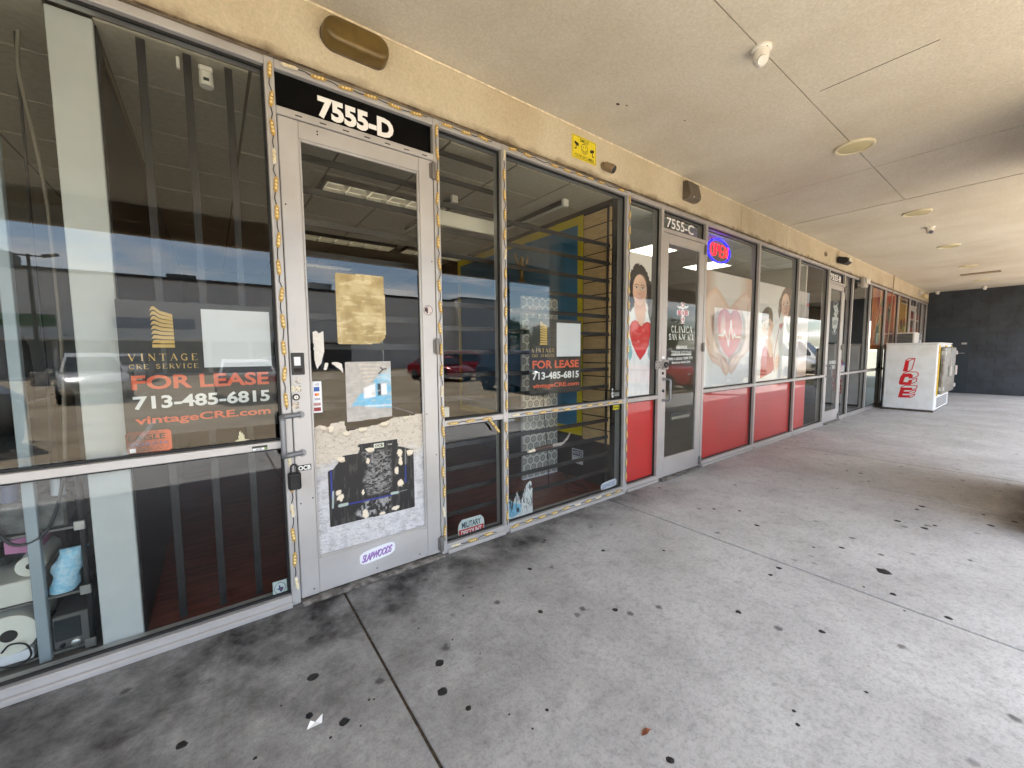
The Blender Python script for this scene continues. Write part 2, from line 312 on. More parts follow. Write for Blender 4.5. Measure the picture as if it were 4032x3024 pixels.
# ================================================================== setting: pavement, soffit, stucco
def concrete(name, dirt=True, base=(206, 206, 204), dark=(182, 181, 179)):
    m = bpy.data.materials.new(name); m.use_nodes = True; n = m.node_tree; b = n.nodes['Principled BSDF']; K = n.links; N = n.nodes.new
    g = N('ShaderNodeNewGeometry'); pos = g.outputs['Position']; sp = N('ShaderNodeSeparateXYZ'); K.new(pos, sp.inputs[0])
    def noise(s, d=4, r=0.6):
        q = N('ShaderNodeTexNoise'); q.inputs['Scale'].default_value = s; q.inputs['Detail'].default_value = d; q.inputs['Roughness'].default_value = r; K.new(pos, q.inputs['Vector']); return q.outputs['Fac']
    def rng_(x, a, b_, c, d):
        q = N('ShaderNodeMapRange'); K.new(x, q.inputs[0])
        for i, v in enumerate((a, b_, c, d)): q.inputs[i+1].default_value = v
        return q.outputs[0]
    def mul(a, b_):
        q = N('ShaderNodeMath'); q.operation = 'MULTIPLY'
        for i, v in enumerate((a, b_)):
            if isinstance(v, (int, float)): q.inputs[i].default_value = v
            else: K.new(v, q.inputs[i])
        return q.outputs[0]
    def op(o, a, b_=None):
        q = N('ShaderNodeMath'); q.operation = o; q.use_clamp = True
        for i, v in enumerate((a, b_)):
            if v is None: continue
            if isinstance(v, (int, float)): q.inputs[i].default_value = v
            else: K.new(v, q.inputs[i])
        return q.outputs[0]
    def mixc(f, a, c):
        q = N('ShaderNodeMix'); q.data_type = 'RGBA'
        if isinstance(f, float): q.inputs[0].default_value = f
        else: K.new(f, q.inputs[0])
        K.new(a, q.inputs[6]) if not isinstance(a, tuple) else setattr(q.inputs[6], 'default_value', (*a, 1))
        K.new(c, q.inputs[7]) if not isinstance(c, tuple) else setattr(q.inputs[7], 'default_value', (*c, 1))
        return q.outputs[2]
    c = mixc(rng_(noise(1.3, 5), 0.35, 0.65, 0, 1), tuple(lin(dark)), tuple(lin(base)))
    c = mixc(rng_(noise(9, 6, 0.7), 0.50, 0.74, 0, 0.42), c, tuple(lin((104, 102, 99))))
    c = mixc(rng_(noise(34, 5, 0.75), 0.48, 0.68, 0, 0.36), c, tuple(lin((96, 95, 94))))
    c = mixc(rng_(noise(75, 4, 0.8), 0.50, 0.66, 0, 0.34), c, tuple(lin((104, 103, 102))))
    c = mixc(rng_(noise(160, 2, 0.7), 0.50, 0.75, 0, 0.4), c, tuple(lin((206, 206, 204))))
    v = N('ShaderNodeTexVoronoi'); v.inputs['Scale'].default_value = 5.5; K.new(pos, v.inputs['Vector'])
    vs2 = N('ShaderNodeSeparateColor'); K.new(v.outputs['Color'], vs2.inputs[0])
    wob = op('ADD', v.outputs['Distance'], mul(noise(40, 2), 0.16))
    spot = mul(rng_(wob, 0.15, 0.22, 1, 0), rng_(vs2.outputs[0], 0.35, 0.7, 0, 0.8))
    c = mixc(spot, c, tuple(lin((74, 72, 71))))
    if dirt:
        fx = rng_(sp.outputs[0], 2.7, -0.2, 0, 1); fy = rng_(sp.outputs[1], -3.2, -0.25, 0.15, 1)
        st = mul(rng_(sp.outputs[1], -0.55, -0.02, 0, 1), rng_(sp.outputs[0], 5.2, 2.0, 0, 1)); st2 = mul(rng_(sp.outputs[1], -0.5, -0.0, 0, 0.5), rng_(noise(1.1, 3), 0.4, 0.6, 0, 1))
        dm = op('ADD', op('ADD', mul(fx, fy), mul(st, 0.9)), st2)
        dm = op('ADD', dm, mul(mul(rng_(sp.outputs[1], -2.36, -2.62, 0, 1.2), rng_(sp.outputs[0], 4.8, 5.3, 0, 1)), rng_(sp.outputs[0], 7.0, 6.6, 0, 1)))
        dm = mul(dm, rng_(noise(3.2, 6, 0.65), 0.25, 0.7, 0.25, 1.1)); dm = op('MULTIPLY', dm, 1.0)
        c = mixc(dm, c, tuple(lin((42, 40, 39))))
    K.new(c, b.inputs['Base Color']); K.new(rng_(noise(7, 4), 0.3, 0.7, 0.5, 0.8), b.inputs['Roughness']); b.inputs['Specular IOR Level'].default_value = 0.4
    bp = N('ShaderNodeBump'); bp.inputs['Strength'].default_value = 0.35; bp.inputs['Distance'].default_value = 0.004; K.new(noise(110, 4, 0.7), bp.inputs['Height']); K.new(bp.outputs[0], b.inputs['Normal'])
    return m
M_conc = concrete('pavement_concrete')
M_joint = mat('joint_dirt', (74, 64, 50), 0.95, var=0.4, scale=40)
M_gum = mat('old_gum', (30, 31, 34), 0.6, var=0.3, scale=90, bump=0.3, bscale=200)
XL, XR = -6.0, 20.0; YK = -4.85
wk = MB().box(XL, XR, YK + 0.01, -0.0, -0.16, -0.009).build('walkway', M_joint, kind='structure')
tag(wk, 'stained grey concrete walkway under the canopy')
JX = [XL, 0.579, 3.10, 5.57, 7.09, 9.6, 12.1, 14.6, 17.1, XR]
for a, b_ in zip(JX[:-1], JX[1:]):
    g = 0.0065 if a < 3 else 0.010
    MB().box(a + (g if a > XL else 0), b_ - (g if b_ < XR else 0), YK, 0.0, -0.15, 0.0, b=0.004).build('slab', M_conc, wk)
GUM = [(b5, [(733,846,25),(749,1001,29),(47,921,27),(25,1130,21),(215,1163,27),(890,1092,17),(1320,1100,10),(1282,565,14),(1690,554,15),(1225,332,12),(1625,232,11),(1988,1373,22),
             (140,1250,8),(350,1045,7),(377,1042,6),(863,478,6),(620,656,5),(1305,175,9),(1955,232,8),(305,1187,6),(1240,1203,6),(1113,1125,6),(805,718,5),(955,793,4)]),
       (b4, [(790,1415,8),(806,1474,9),(1101,1335,7),(911,1075,13),(552,990,12),(690,832,9),(726,802,11),(1174,816,26),(995,715,10),(1215,914,12),(1453,1016,13),(631,619,10),
             (448,549,7),(558,557,7),(1234,600,13),(1340,538,12),(1352,632,13),(1395,620,8),(1635,620,13),(1738,604,10),(1604,574,7),(1318,551,8),(1076,396,8),(1111,430,6),(1018,385,6),(875,713,6),(1090,883,5),(1265,986,5)]),
       (z3, [(893,1548,25),(1387,1352,5),(1258,1612,9)])]
for zm, lst in GUM:
    for (a, b_, r) in lst:
        p = zm(a, b_, 2, 0.0); q = zm(a + r, b_, 2, 0.0); rr = float(np.hypot(*(q-p)[:2])); n = 11; ph = random.random()*6
        rim = [(p[0]+rr*(0.8+0.4*random.random())*math.cos(ph+2*math.pi*k/n), p[1]+rr*(0.8+0.4*random.random())*math.sin(ph+2*math.pi*k/n)) for k in range(n)]
        m_ = MB(); m_.add([(x, y, 0.0004) for x, y in rim] + [(p[0]+(x-p[0])*0.7, p[1]+(y-p[1])*0.7, 0.0028) for x, y in rim],
                          [tuple(range(n, 2*n))] + [(i, (i+1) % n, n+(i+1) % n, n+i) for i in range(n)])
        m_.build('gum_spot', M_gum, wk, smooth=60)
# kerb step and parking lot
M_lot = mat('lot_concrete', (186, 168, 138), 0.85, c2=(152, 136, 108), scale=0.7, detail=8, ramp=(0.35, 0.65), bump=0.2, bscale=40)
kb = MB().box(XL - 60, XR + 60, YK - 0.16, YK - 0.004, -0.4, -0.004, b=0.015).build('kerb', mat('kerb_concrete', (170, 160, 142), 0.8, var=0.25, scale=5), kind='structure')
MB().box(-140, 160, -130, YK - 0.16, -0.6, -0.15).build('parking_lot', M_lot, kind='structure')
MB().box(-500, 500, -500, 500, -1.2, -0.62).build('ground', mat('far_ground', (120, 115, 95), 0.9, var=0.2, scale=0.05), kind='structure')
# soffit of the canopy, stucco band, canopy beam
def stucco(name, base, stain, lo, hi, bands=True):
    m = mat(name, base, 0.85, bump=0.35, bscale=170, spec=0.25); n = m.node_tree; K = n.links; b = n.nodes['Principled BSDF']; N = n.nodes.new
    g = N('ShaderNodeNewGeometry'); s1 = N('ShaderNodeTexNoise'); s1.inputs['Scale'].default_value = 0.9; s1.inputs['Detail'].default_value = 6; s1.inputs['Roughness'].default_value = 0.65; K.new(g.outputs['Position'], s1.inputs['Vector'])
    r1 = N('ShaderNodeValToRGB'); r1.color_ramp.elements[0].position = 0.32; r1.color_ramp.elements[1].position = 0.62
    r1.color_ramp.elements[0].color = (*lin(stain), 1); r1.color_ramp.elements[1].color = (*lin(base), 1); K.new(s1.outputs['Fac'], r1.inputs[0]); last = r1.outputs[0]
    s2 = N('ShaderNodeTexNoise'); s2.inputs['Scale'].default_value = 55; s2.inputs['Detail'].default_value = 6; s2.inputs['Roughness'].default_value = 0.8; K.new(g.outputs['Position'], s2.inputs['Vector'])
    mr = N('ShaderNodeMapRange'); K.new(s2.outputs['Fac'], mr.inputs[0]); mr.inputs[1].default_value = 0.3; mr.inputs[2].default_value = 0.7; mr.inputs[3].default_value = 0.80; mr.inputs[4].default_value = 1.10
    mx_ = N('ShaderNodeVectorMath'); mx_.operation = 'SCALE'; K.new(last, mx_.inputs[0]); K.new(mr.outputs[0], mx_.inputs['Scale']); last = mx_.outputs[0]
    if bands:                                       # brown run-off dirt with a ragged edge along the foot of the band
        sp = N('ShaderNodeSeparateXYZ'); K.new(g.outputs['Position'], sp.inputs[0])
        s3 = N('ShaderNodeTexNoise'); s3.inputs['Scale'].default_value = 7; s3.inputs['Detail'].default_value = 6; K.new(g.outputs['Position'], s3.inputs['Vector'])
        ad = N('ShaderNodeMath'); ad.operation = 'MULTIPLY_ADD'; K.new(s3.outputs['Fac'], ad.inputs[0]); ad.inputs[1].default_value = -0.14; K.new(sp.outputs[2], ad.inputs[2])
        m3 = N('ShaderNodeMapRange'); K.new(ad.outputs[0], m3.inputs[0]); m3.inputs[1].default_value = 2.97; m3.inputs[2].default_value = 3.035; m3.inputs[3].default_value = 0.75; m3.inputs[4].default_value = 0
        m4 = N('ShaderNodeMix'); m4.data_type = 'RGBA'; K.new(m3.outputs[0], m4.inputs[0]); K.new(last, m4.inputs[6]); m4.inputs[7].default_value = (*lin((84, 68, 48)), 1); last = m4.outputs[2]
    K.new(last, b.inputs['Base Color']); return m
M_sof = stucco('soffit_paint', (212, 204, 187), (198, 188, 167), 0, 0, bands=False)
M_band = stucco('band_stucco', (206, 195, 170), (186, 170, 140), 0, 0)
ZS = 3.413; YC = -4.72
so = MB().box(XL, XR, YC, 0.02, ZS + 0.012, ZS + 0.03).build('soffit', mat('soffit_joint', (60, 52, 42), 0.95), kind='structure'); tag(so, 'beige plaster soffit of the canopy')
g = 0.004
for (a, b_, c, d) in [(XL, 5.76 - g*2.2, -1.345 + g, 0.0), (XL, 5.76 - g*2.2, YC, -1.345 - g), (5.76 + g*2.2, 7.31 - g*3, -1.345 + g, 0.0), (5.76 + g*2.2, 7.31 - g*3, YC, -1.345 - g), (7.31 + g*3, XR, YC, 0.0)]:
    MB().box(a, b_, c, d, ZS, ZS + 0.011).build('soffit_panel', M_sof, so)
MB().box(3.762, 3.768, -2.05, -1.43, ZS - 0.0012, ZS + 0.002).build('crack', M_joint, so)
for (x, y, r) in [(2.66, -0.43, 0.012), (2.73, -0.46, 0.006), (3.3, -0.62, 0.006)]:
    MB().prism([(x + r*1.6*math.cos(t), y + r*math.sin(t)) for t in [k*0.7 for k in range(9)]], ZS - 0.001, ZS + 0.001, plane='xy').build('chip', M_joint, so)
wb = empty('wall_band', label='beige stucco wall band above the shop windows', cat='wall')
for a, b_ in ((XL, 5.77 - g), (5.77 + g, 7.33 - g), (7.33 + g, XR)):
    MB().box(a, b_, -0.014, 0.10, 3.052, ZS - 0.003, b=0.003).build('stucco_panel', M_band, wb)
MB().box(XL, XR, -0.026, -0.0141, ZS - 0.013, ZS - 0.001, b=0.005).build('caulk_bead', mat('caulk', (232, 218, 186), 0.7, var=0.2, scale=20), wb)
MB().box(XL, XR, -0.02, 0.0, 3.0525, 3.062, b=0.003).build('drip_edge', mat('drip_edge_dirt', (132, 112, 84), 0.8, c2=(70, 56, 42), scale=9, bump=0.4, bscale=60), wb)
# canopy beam along the outer edge, columns, roof
cb = empty('canopy', label='flat roof canopy with brown beam along its outer edge', cat='canopy')
M_beam = mat('beam_paint', (150, 124, 92), 0.7, var=0.15, scale=3)
MB().box(XL - 30, XR + 20, -4.74, -4.60, 3.06, 5.2, b=0.01).build('outer_beam', M_beam, cb)
MB().box(XL - 30, XR + 20, -4.598, -4.50, 3.20, ZS, b=0.01).build('beam_step', M_beam, cb)
MB().box(XL - 30, XR + 20, -4.598, 12, 3.62, 3.9).build('roof_deck', mat('roof_grey', (120, 118, 112), 0.9), cb)
M_brick = mat('column_brick', (216, 204, 182), 0.8, var=0.15, scale=30, bump=0.3, bscale=80); M_mort = mat('mortar', (150, 140, 124), 0.9)
for i, cx in enumerate((-12.2, -5.6, 13.3, 19.2)):
    where = ('far left of the row', 'left of the window bay', 'opposite the ice freezer', 'beside the dark wall')[i]
    MB().box(cx - 0.21, cx + 0.21, -4.48, -4.06, 0.0, 3.40).build('column', M_brick, label='square pale brick column ' + where, cat='column', group='columns under the canopy edge')
PX0, PX1, PY0, PY1 = 5.06, 7.0, -2.94, -2.64
pr_ = MB().box(PX0 + 0.012, PX1 - 0.012, PY0 + 0.012, PY1 - 0.012, 0.0, 3.412).build('brick_pier', M_mort, label='broad pale brick pier at the outer side of the walkway', cat='pier')
bme = MB().box(-0.1165, 0.1165, -0.02, 0.012, -0.0405, 0.0405, b=0.005).mesh('brick', M_brick)
for k in range(37):
    z = 0.048 + k*0.0915; sh = 0.0 if k % 2 else 0.12
    for j in range(8):
        o = bpy.data.objects.new('brick', bme); col.objects.link(o); o.parent = pr_; xx = PX0 + 0.121 + j*0.2425 + (0 if k % 2 else (0.0)); o.location = (xx, PY1 - 0.012 + random.uniform(-0.002, 0.002), z)
    if k < 36:
        for j in range(1): o = bpy.data.objects.new('brick', bme); col.objects.link(o); o.parent = pr_; o.location = (PX0 + 0.012, PY0 + 0.14, z); o.rotation_euler = (0, 0, R(90))
# dark painted block wall closing the walkway
M_navy = mat('navy_paint', (50, 56, 62), 0.55, var=0.35, scale=1.6, bump=0.25, bscale=30)
n_ = M_navy.node_tree; br = n_.nodes.new('ShaderNodeTexBrick'); g_ = n_.nodes.new('ShaderNodeNewGeometry'); mp_ = n_.nodes.new('ShaderNodeCombineXYZ'); sp_ = n_.nodes.new('ShaderNodeSeparateXYZ')
n_.links.new(g_.outputs['Position'], sp_.inputs[0]); n_.links.new(sp_.outputs[1], mp_.inputs[0]); n_.links.new(sp_.outputs[2], mp_.inputs[1]); n_.links.new(mp_.outputs[0], br.inputs['Vector'])
br.inputs['Scale'].default_value = 1.0; br.inputs['Brick Width'].default_value = 0.4; br.inputs['Row Height'].default_value = 0.2; br.inputs['Mortar Size'].default_value = 0.012
bp_ = n_.nodes.new('ShaderNodeBump'); bp_.invert = True; bp_.inputs['Strength'].default_value = 1.0; bp_.inputs['Distance'].default_value = 0.01
n_.links.new(br.outputs['Fac'], bp_.inputs['Height']); n_.links.new(bp_.outputs[0], n_.nodes['Principled BSDF'].inputs['Normal'])
dw = empty('end_wall', (XR, 0, 0), 'dark navy painted block wall at the end of the walkway', 'wall')
MB().box(0.0, 0.2, -2.85, 0.1, 0.0, ZS + 0.3).build('block_wall', M_navy, dw)
dd = MB().box(-0.02, 0.0, -0.99, -0.08, 0.0, 2.12, b=0.004).box(-0.012, 0.0, -1.05, -0.99, 0, 2.18).box(-0.012, 0, -0.08, -0.02, 0, 2.18).box(-0.012, 0, -0.99, -0.08, 2.122, 2.18).build('door', mat('navy_door', (38, 48, 56), 0.45), dw)
MB().box(-0.03, -0.02, -0.98, -0.86, 1.62, 1.68, b=0.004).build('lock_plate', mat('steel', (190, 190, 186), 0.35, 0.8), dd)
MB().tube([(-0.02, -0.93, 1.33), (-0.07, -0.93, 1.33), (-0.07, -0.80, 1.33)], 0.012, 8).build('handle', MATS['steel'], dd)

# ================================================================== storefront frames
M_alu = mat('anodised_aluminium', (192, 190, 188), 0.40, 0.3, c2=(174, 171, 168), scale=2.2, ramp=(0.3, 0.7), bump=0.05, bscale=90, rvar=0.12)
M_alu2 = mat('weathered_aluminium', (184, 180, 176), 0.45, 0.3, c2=(168, 163, 158), scale=2.2, ramp=(0.3, 0.7), rvar=0.1)
M_gask = mat('black_gasket', (22, 22, 22), 0.6); M_steel = MATS['steel']; M_screw = mat('screw_head', (60, 58, 55), 0.5, 0.7)
M_gl = glass('window_glass', (0.80, 0.83, 0.82), 1.53, 0.0, 0.0); M_ed = clearmat()
M_gl2 = glass('clinic_glass', (0.88, 0.91, 0.90), 1.26, 0.0, 0.0)
M_blk = mat('black_panel', (5, 5, 6), 0.35, spec=0.12)
YG = 0.05
ZB, ZR0, ZR1, ZH, ZT = 0.065, 0.943, 0.985, 3.005, 3.05
def pane(parent, x0, x1, za_, zb, m=None, y=YG):
    m_ = MB(); m_.box(x0, x1, y, y + 0.006, za_, zb); m_.m = [1]*6; m_.m[2] = 0
    return m_.build('pane', [m or M_gl, M_ed], parent)
def window(sf, x0, x1, za_, zb, m=None, label=None):
    wn = MB(); t = 0.012                            # gasket frame round the pane
    for (a, b_, c, d) in ((x0, x0+t, za_, zb), (x1-t, x1, za_, zb), (x0+t, x1-t, za_, za_+t), (x0+t, x1-t, zb-t, zb)):
        wn.box(a, b_, 0.034, 0.049, c, d)
    o = wn.build('window', M_gask, sf)
    if label: o['label'] = label
    pane(o, x0 + 0.002, x1 - 0.002, za_ + 0.002, zb - 0.002, m)
    return o
def bar(sf, name, x0, x1, za_, zb, m, y0=0.0, y1=0.115): return MB().box(x0, x1, y0, y1, za_, zb, b=0.003).build(name, m, sf)
def frame(sf, mulls, x0, x1, bays, m, gm):
    for (a, b_) in mulls: bar(sf, 'mullion', a, b_, 0.0, ZT, m)
    for (a, b_, kind) in bays:
        bar(sf, 'header', a, b_, ZH, ZT, m, 0.003, 0.112)
        if kind == 'door': continue
        bar(sf, 'sill', a, b_, 0.0, ZB, m, 0.0025, 0.112); MB().box(a, b_, -0.022, 0.0020, 0.0, 0.028, b=0.003).build('sill_cap', m, sf)
        if kind == 'win': bar(sf, 'rail', a, b_, ZR0, ZR1, m, 0.002, 0.112); window(sf, a, b_, ZB, ZR0, gm); window(sf, a, b_, ZR1, ZH, gm)
sfD = empty('storefront', (0, 0, 0), 'aluminium storefront of unit 7555-D with for-lease signs and a worn glass door', 'storefront')
frame(sfD, [(-1.42, -1.37), (0.301, 0.348), (1.272, 1.316), (1.838, 1.882), (3.362, 3.418)], -1.4, 3.42, [(-1.37, 0.301, 'win'), (0.348, 1.272, 'door'), (1.316, 1.838, 'win'), (1.882, 3.362, 'win')], M_alu, M_gl)
sfC = empty('storefront', (0, 0, 0), 'aluminium storefront of unit 7555-C clinic with posters and red lower panels', 'storefront')
frame(sfC, [(3.957, 4.0), (4.892, 4.94), (6.412, 6.461), (7.972, 8.02), (9.522, 9.572)], 3.42, 9.57, [(3.418, 3.957, 'win'), (4.0, 4.892, 'door'), (4.94, 6.412, 'win'), (6.461, 7.972, 'win'), (8.02, 9.522, 'win')], M_alu2, M_gl2)
sfB = empty('storefront', (0, 0, 0), 'aluminium storefront of unit 7555-B with dark glass and gothic lettering', 'storefront')
frame(sfB, [(10.502, 10.55), (11.10, 11.15), (12.56, 12.61)], 9.57, 12.6, [(9.572, 10.502, 'door'), (10.55, 11.10, 'win'), (11.15, 12.56, 'win')], M_alu2, M_gl)
sfA = empty('storefront', (0, 0, 0), 'far aluminium storefront with orange posters behind the ice freezer', 'storefront')
frame(sfA, [(14.05, 14.11), (15.58, 15.64), (17.12, 17.18), (18.1, 18.16), (19.1, 19.16), (19.94, 20.0)], 12.6, 20, [(12.61, 14.05, 'win'), (14.11, 15.58, 'win'), (15.64, 17.12, 'win'), (17.18, 18.1, 'door'), (18.16, 19.1, 'win'), (19.16, 19.94, 'win')], M_alu2, M_gl)
sfL = empty('storefront', (0, 0, 0), 'storefront window bay continuing past the left edge', 'storefront')
frame(sfL, [(-3.05, -3.0), (-4.6, -4.55)], -6, -1.4, [(-3.0, -1.42, 'win'), (-4.55, -3.05, 'win')], M_alu, M_gl)
MB().box(-6, -4.6, 0.0, 0.12, 0, 3.05).build('pier', M_band, sfL)

def door(sf, x0, x1, m, gm, mulch=None, hinge='r', sl=0.104, sr=0.107, ztop=2.768, label=None):
    g_ = 0.004; d = MB(); y0, y1 = 0.004, 0.052
    d.box(x0+g_, x0+sl, y0, y1, 0.022, ztop, b=0.004).box(x1-sr, x1-g_, y0, y1, 0.022, ztop, b=0.004)
    d.box(x0+sl, x1-sr, y0+0.0015, y1-0.001, ztop-0.094, ztop-0.0005, b=0.004).box(x0+sl, x1-sr, y0+0.0015, y1-0.001, 0.0225, 0.237, b=0.004)
    o = d.build('door', m, sf)
    if label: o['label'] = label
    pane(o, x0+sl+0.001, x1-sr-0.001, 0.238, ztop-0.095, gm, y=0.028)
    st = 0.012; s_ = MB()
    for (a, b_, c, e) in ((x0+sl, x0+sl+st, 0.237, ztop-0.094), (x1-sr-st, x1-sr, 0.237, ztop-0.094), (x0+sl+st, x1-sr-st, 0.237, 0.249), (x0+sl+st, x1-sr-st, ztop-0.106, ztop-0.094)):
        s_.box(a, b_, 0.010, 0.0275, c, e, b=0.003)
    s_.build('glazing_stop', m, o)
    hx = x1 if hinge == 'r' else x0
    for z in (2.70, 1.52, 0.09) if hinge == 'r' else (2.70, 0.09):
        MB().lathe([(0.013, z-0.055), (0.0145, z-0.05), (0.0145, z+0.05), (0.013, z+0.055)], (hx - 0.006, -0.011, 0), n=12).box(hx-0.03, hx-0.006, -0.006, 0.0035, z-0.045, z+0.045).build('hinge', mat('dull_hinge', (128, 124, 120), 0.5, 0.6), o, smooth=True)
    bar(sf, 'transom_bar', x0, x1, 2.772, 2.815, m, 0.002, 0.11)
    MB().box(x0, x1, -0.055, 0.09, 0.0, 0.018, b=0.004).build('threshold', mat('worn_threshold', (150, 146, 140), 0.5, 0.6, c2=(92, 88, 84), scale=18), sf)
    return o
def pull(parent, x, za_, zb, m, y=0.004, off=0.075, r=0.0125, dx=0.0):      # D-shaped pull handle
    pts = [(x, y, zb)]
    for k in range(7): t = k/6*math.pi/2; pts.append((x + dx, y - off + 0.03 - 0.03*math.sin(t), zb - 0.03 + 0.03*math.cos(t)))
    for k in range(7): t = k/6*math.pi/2; pts.append((x + dx, y - off + 0.03 - 0.03*math.cos(t), za_ + 0.03 - 0.03*math.sin(t)))
    pts.append((x, y, za_))
    return MB().tube(pts, r, 10).lathe([(r*1.5, y-0.006), (r*1.5, y)], (x, 0, za_), 'y', 12).lathe([(r*1.5, y-0.006), (r*1.5, y)], (x, 0, zb), 'y', 12).build('handle', m, parent, smooth=50)
M_pull = mat('satin_pull', (128, 130, 134), 0.35, 0.4)
dD = door(sfD, 0.348, 1.272, M_alu, M_gl, label='scuffed aluminium glass door with peeling silver film and torn posters')
dC = door(sfC, 4.0, 4.892, M_alu2, M_gl2, label='aluminium glass door with red cross emblem and white clinic lettering')
dB = door(sfB, 9.572, 10.502, M_alu2, M_gl, label='aluminium glass door with white gothic lettering')
dA = door(sfA, 17.18, 18.1, M_alu2, M_gl)
pull(dD, 0.392, 0.90, 1.125, M_pull, dx=-0.098, off=0.062, r=0.0150); pull(dC, 4.05, 0.92, 1.16, M_pull, dx=0.03); pull(dB, 9.62, 0.95, 1.17, M_pull, dx=0.03)
for (a, b_) in ((0.372, 2.30), (0.372, 0.60), (1.245, 2.1), (1.245, 0.75), (0.80, 0.06), (0.42, 0.06), (1.10, 0.06), (0.55, 2.722), (0.55, 2.738), (1.178, 1.05), (0.437, 0.62)): MB().lathe([(0.0045, 0.0045), (0.0045, 0.0025), (0.002, 0.0018)], (a, 0, b_), 'y', 8).build('screw', M_screw, dD)
# transoms over the doors
def transom(sf, x0, x1, m):
    o = MB().box(x0+0.002, x1-0.002, 0.036, 0.046, 2.8152, ZH-0.0005).build('transom_panel', m, sf); return o
tD = transom(sfD, 0.348, 1.272, M_blk)
tC = window(sfC, 4.0, 4.892, 2.8152, ZH - 0.0005, M_gl2); tB = window(sfB, 9.572, 10.502, 2.8152, ZH - 0.0005, M_gl); window(sfA, 17.18, 18.1, 2.8152, ZH - 0.0005, M_gl)
M_white = mat('white_vinyl', (238, 238, 236), 0.45)
letters('unit_number', '7555-D', 0.565, 1.012, 2.836, 2.957, 0.0345, M_white, sfD, bold=0.05)
letters('unit_number', '7555-C', 4.10, 4.66, 2.842, 2.952, 0.0335, M_white, sfC, bold=0.012)
letters('unit_number', '7555-B', 9.70, 10.36, 2.84, 2.955, 0.0335, M_white, sfB, bold=0.02)
for k in range(7): MB().box(0.44+k*0.125, 0.475+k*0.125, 0.0005, 0.002, 2.787, 2.793).build('weep_slot', M_screw, sfD)
# ================================================================== fixtures on the stucco band and the soffit
M_bronze = mat('gold_bronze', (104, 84, 42), 0.32, 0.2, var=0.25, scale=6); M_grayb = mat('grey_bronze', (108, 98, 86), 0.4, 0.3, var=0.15, scale=9)
M_wplast = mat('white_plastic', (226, 222, 212), 0.4, var=0.06, scale=12); M_bplast = mat('black_plastic', (24, 24, 26), 0.4); M_lens = mat('dark_lens', (6, 6, 10), 0.08)
def lozenge(hx, hz, d, n=8, r=None, back=0.0):      # rounded box lens bulging towards -y, centred on origin
    r = r or hz; prof = [(1.0, 0.0), (1.0, -0.35*d), (0.97, -0.62*d), (0.90, -0.83*d), (0.78, -0.95*d), (0.55, -d)]; pts = []
    for q in range(4):
        cx_, cz_ = ((hx-r, hz-r), (-hx+r, hz-r), (-hx+r, -hz+r), (hx-r, -hz+r))[q]
        for k in range(n+1): t = math.pi/2*(q + k/n); pts.append((cx_ + r*math.cos(t), cz_ + r*math.sin(t)))
    m_ = MB(); N_ = len(pts); vs_ = []; fs = []
    for (s_, y) in prof:
        for (x, z) in pts: vs_.append((x - (1-s_)*hz*np.sign(x)*min(1, abs(x)/hz), y, z*s_))
    for i in range(len(prof)-1):
        for k in range(N_): fs.append((i*N_+k, i*N_+(k+1) % N_, (i+1)*N_+(k+1) % N_, (i+1)*N_+k))
    fs.append(tuple(range((len(prof)-1)*N_, len(prof)*N_))); fs.append(tuple(range(N_)))
    return m_.add(vs_, fs)
p = on(1402, 172, 1, -0.05)
wl = empty('wall_light', (p[0], -0.014, p[2]), 'oblong gold-bronze wall light above the 7555-D door', 'wall light')
lozenge(0.185, 0.074, 0.10, r=0.066).build('lens', M_bronze, wl, smooth=50)
MB().prism([(sx_*0.118+0.072*math.cos(t), 0.005*0+0.078*math.sin(t)) for sx_, t0 in ((1, -math.pi/2), (-1, math.pi/2)) for t in [t0+math.pi*k/10 for k in range(11)]], -0.010, 0.001).build('back_plate', M_grayb, wl)
p = on(*b6.px(1775, 870), 1, -0.05)
sr_ = empty('sounder', (p[0], -0.014, p[2] - 0.0), 'grey wedge-shaped wall sounder near the soffit left of 7555-C', 'alarm')
MB().prism([(-0.0, -0.10), (-0.05, -0.105), (-0.085, -0.085), (-0.095, -0.05), (-0.06, 0.09), (-0.03, 0.10), (0, 0.10)], -0.115, 0.115, plane='yz').build('housing', M_grayb, sr_, smooth=30)
MB().lathe([(0.012, 0.0), (0.009, -0.012), (0.0005, -0.016)], (-0.03, -0.082, -0.075), 'y', 12).build('tamper_screw', M_steel, sr_)
# yellow camera sign
ys = empty('camera_sign', (0, -0.0145, 0), 'yellow smile you\'re on camera sign on the stucco band', 'sign')
M_yel = mat('sign_yellow', (226, 206, 44), 0.45, var=0.06, scale=5); M_ink = mat('black_ink', (18, 17, 15), 0.5)
X0, X1, Z0, Z1 = 2.572, 2.878, 3.152, 3.345
MB().box(X0, X1, -0.004, 0.0, Z0, Z1, b=0.001).build('plate', M_yel, ys)
for (a, b_, c, d) in ((X0+0.008, X1-0.008, Z0+0.007, Z0+0.0095), (X0+0.008, X1-0.008, Z1-0.0095, Z1-0.007), (X0+0.008, X0+0.0105, Z0+0.0095, Z1-0.0095), (X1-0.0105, X1-0.008, Z0+0.0095, Z1-0.0095)):
    MB().box(a, b_, -0.0048, -0.0041, c, d).build('border', M_ink, ys)
letters('lettering', 'SMILE!', X0+0.095, X1-0.10, Z1-0.045, Z1-0.016, -0.0046, M_ink, ys, bold=0.01); letters('lettering', "YOU'RE ON CAMERA", X0+0.03, X1-0.03, Z0+0.015, Z0+0.042, -0.0046, M_ink, ys, bold=0.01)
cx, cz = (X0+X1)/2, (Z0+Z1)/2 + 0.004; m_ = MB()
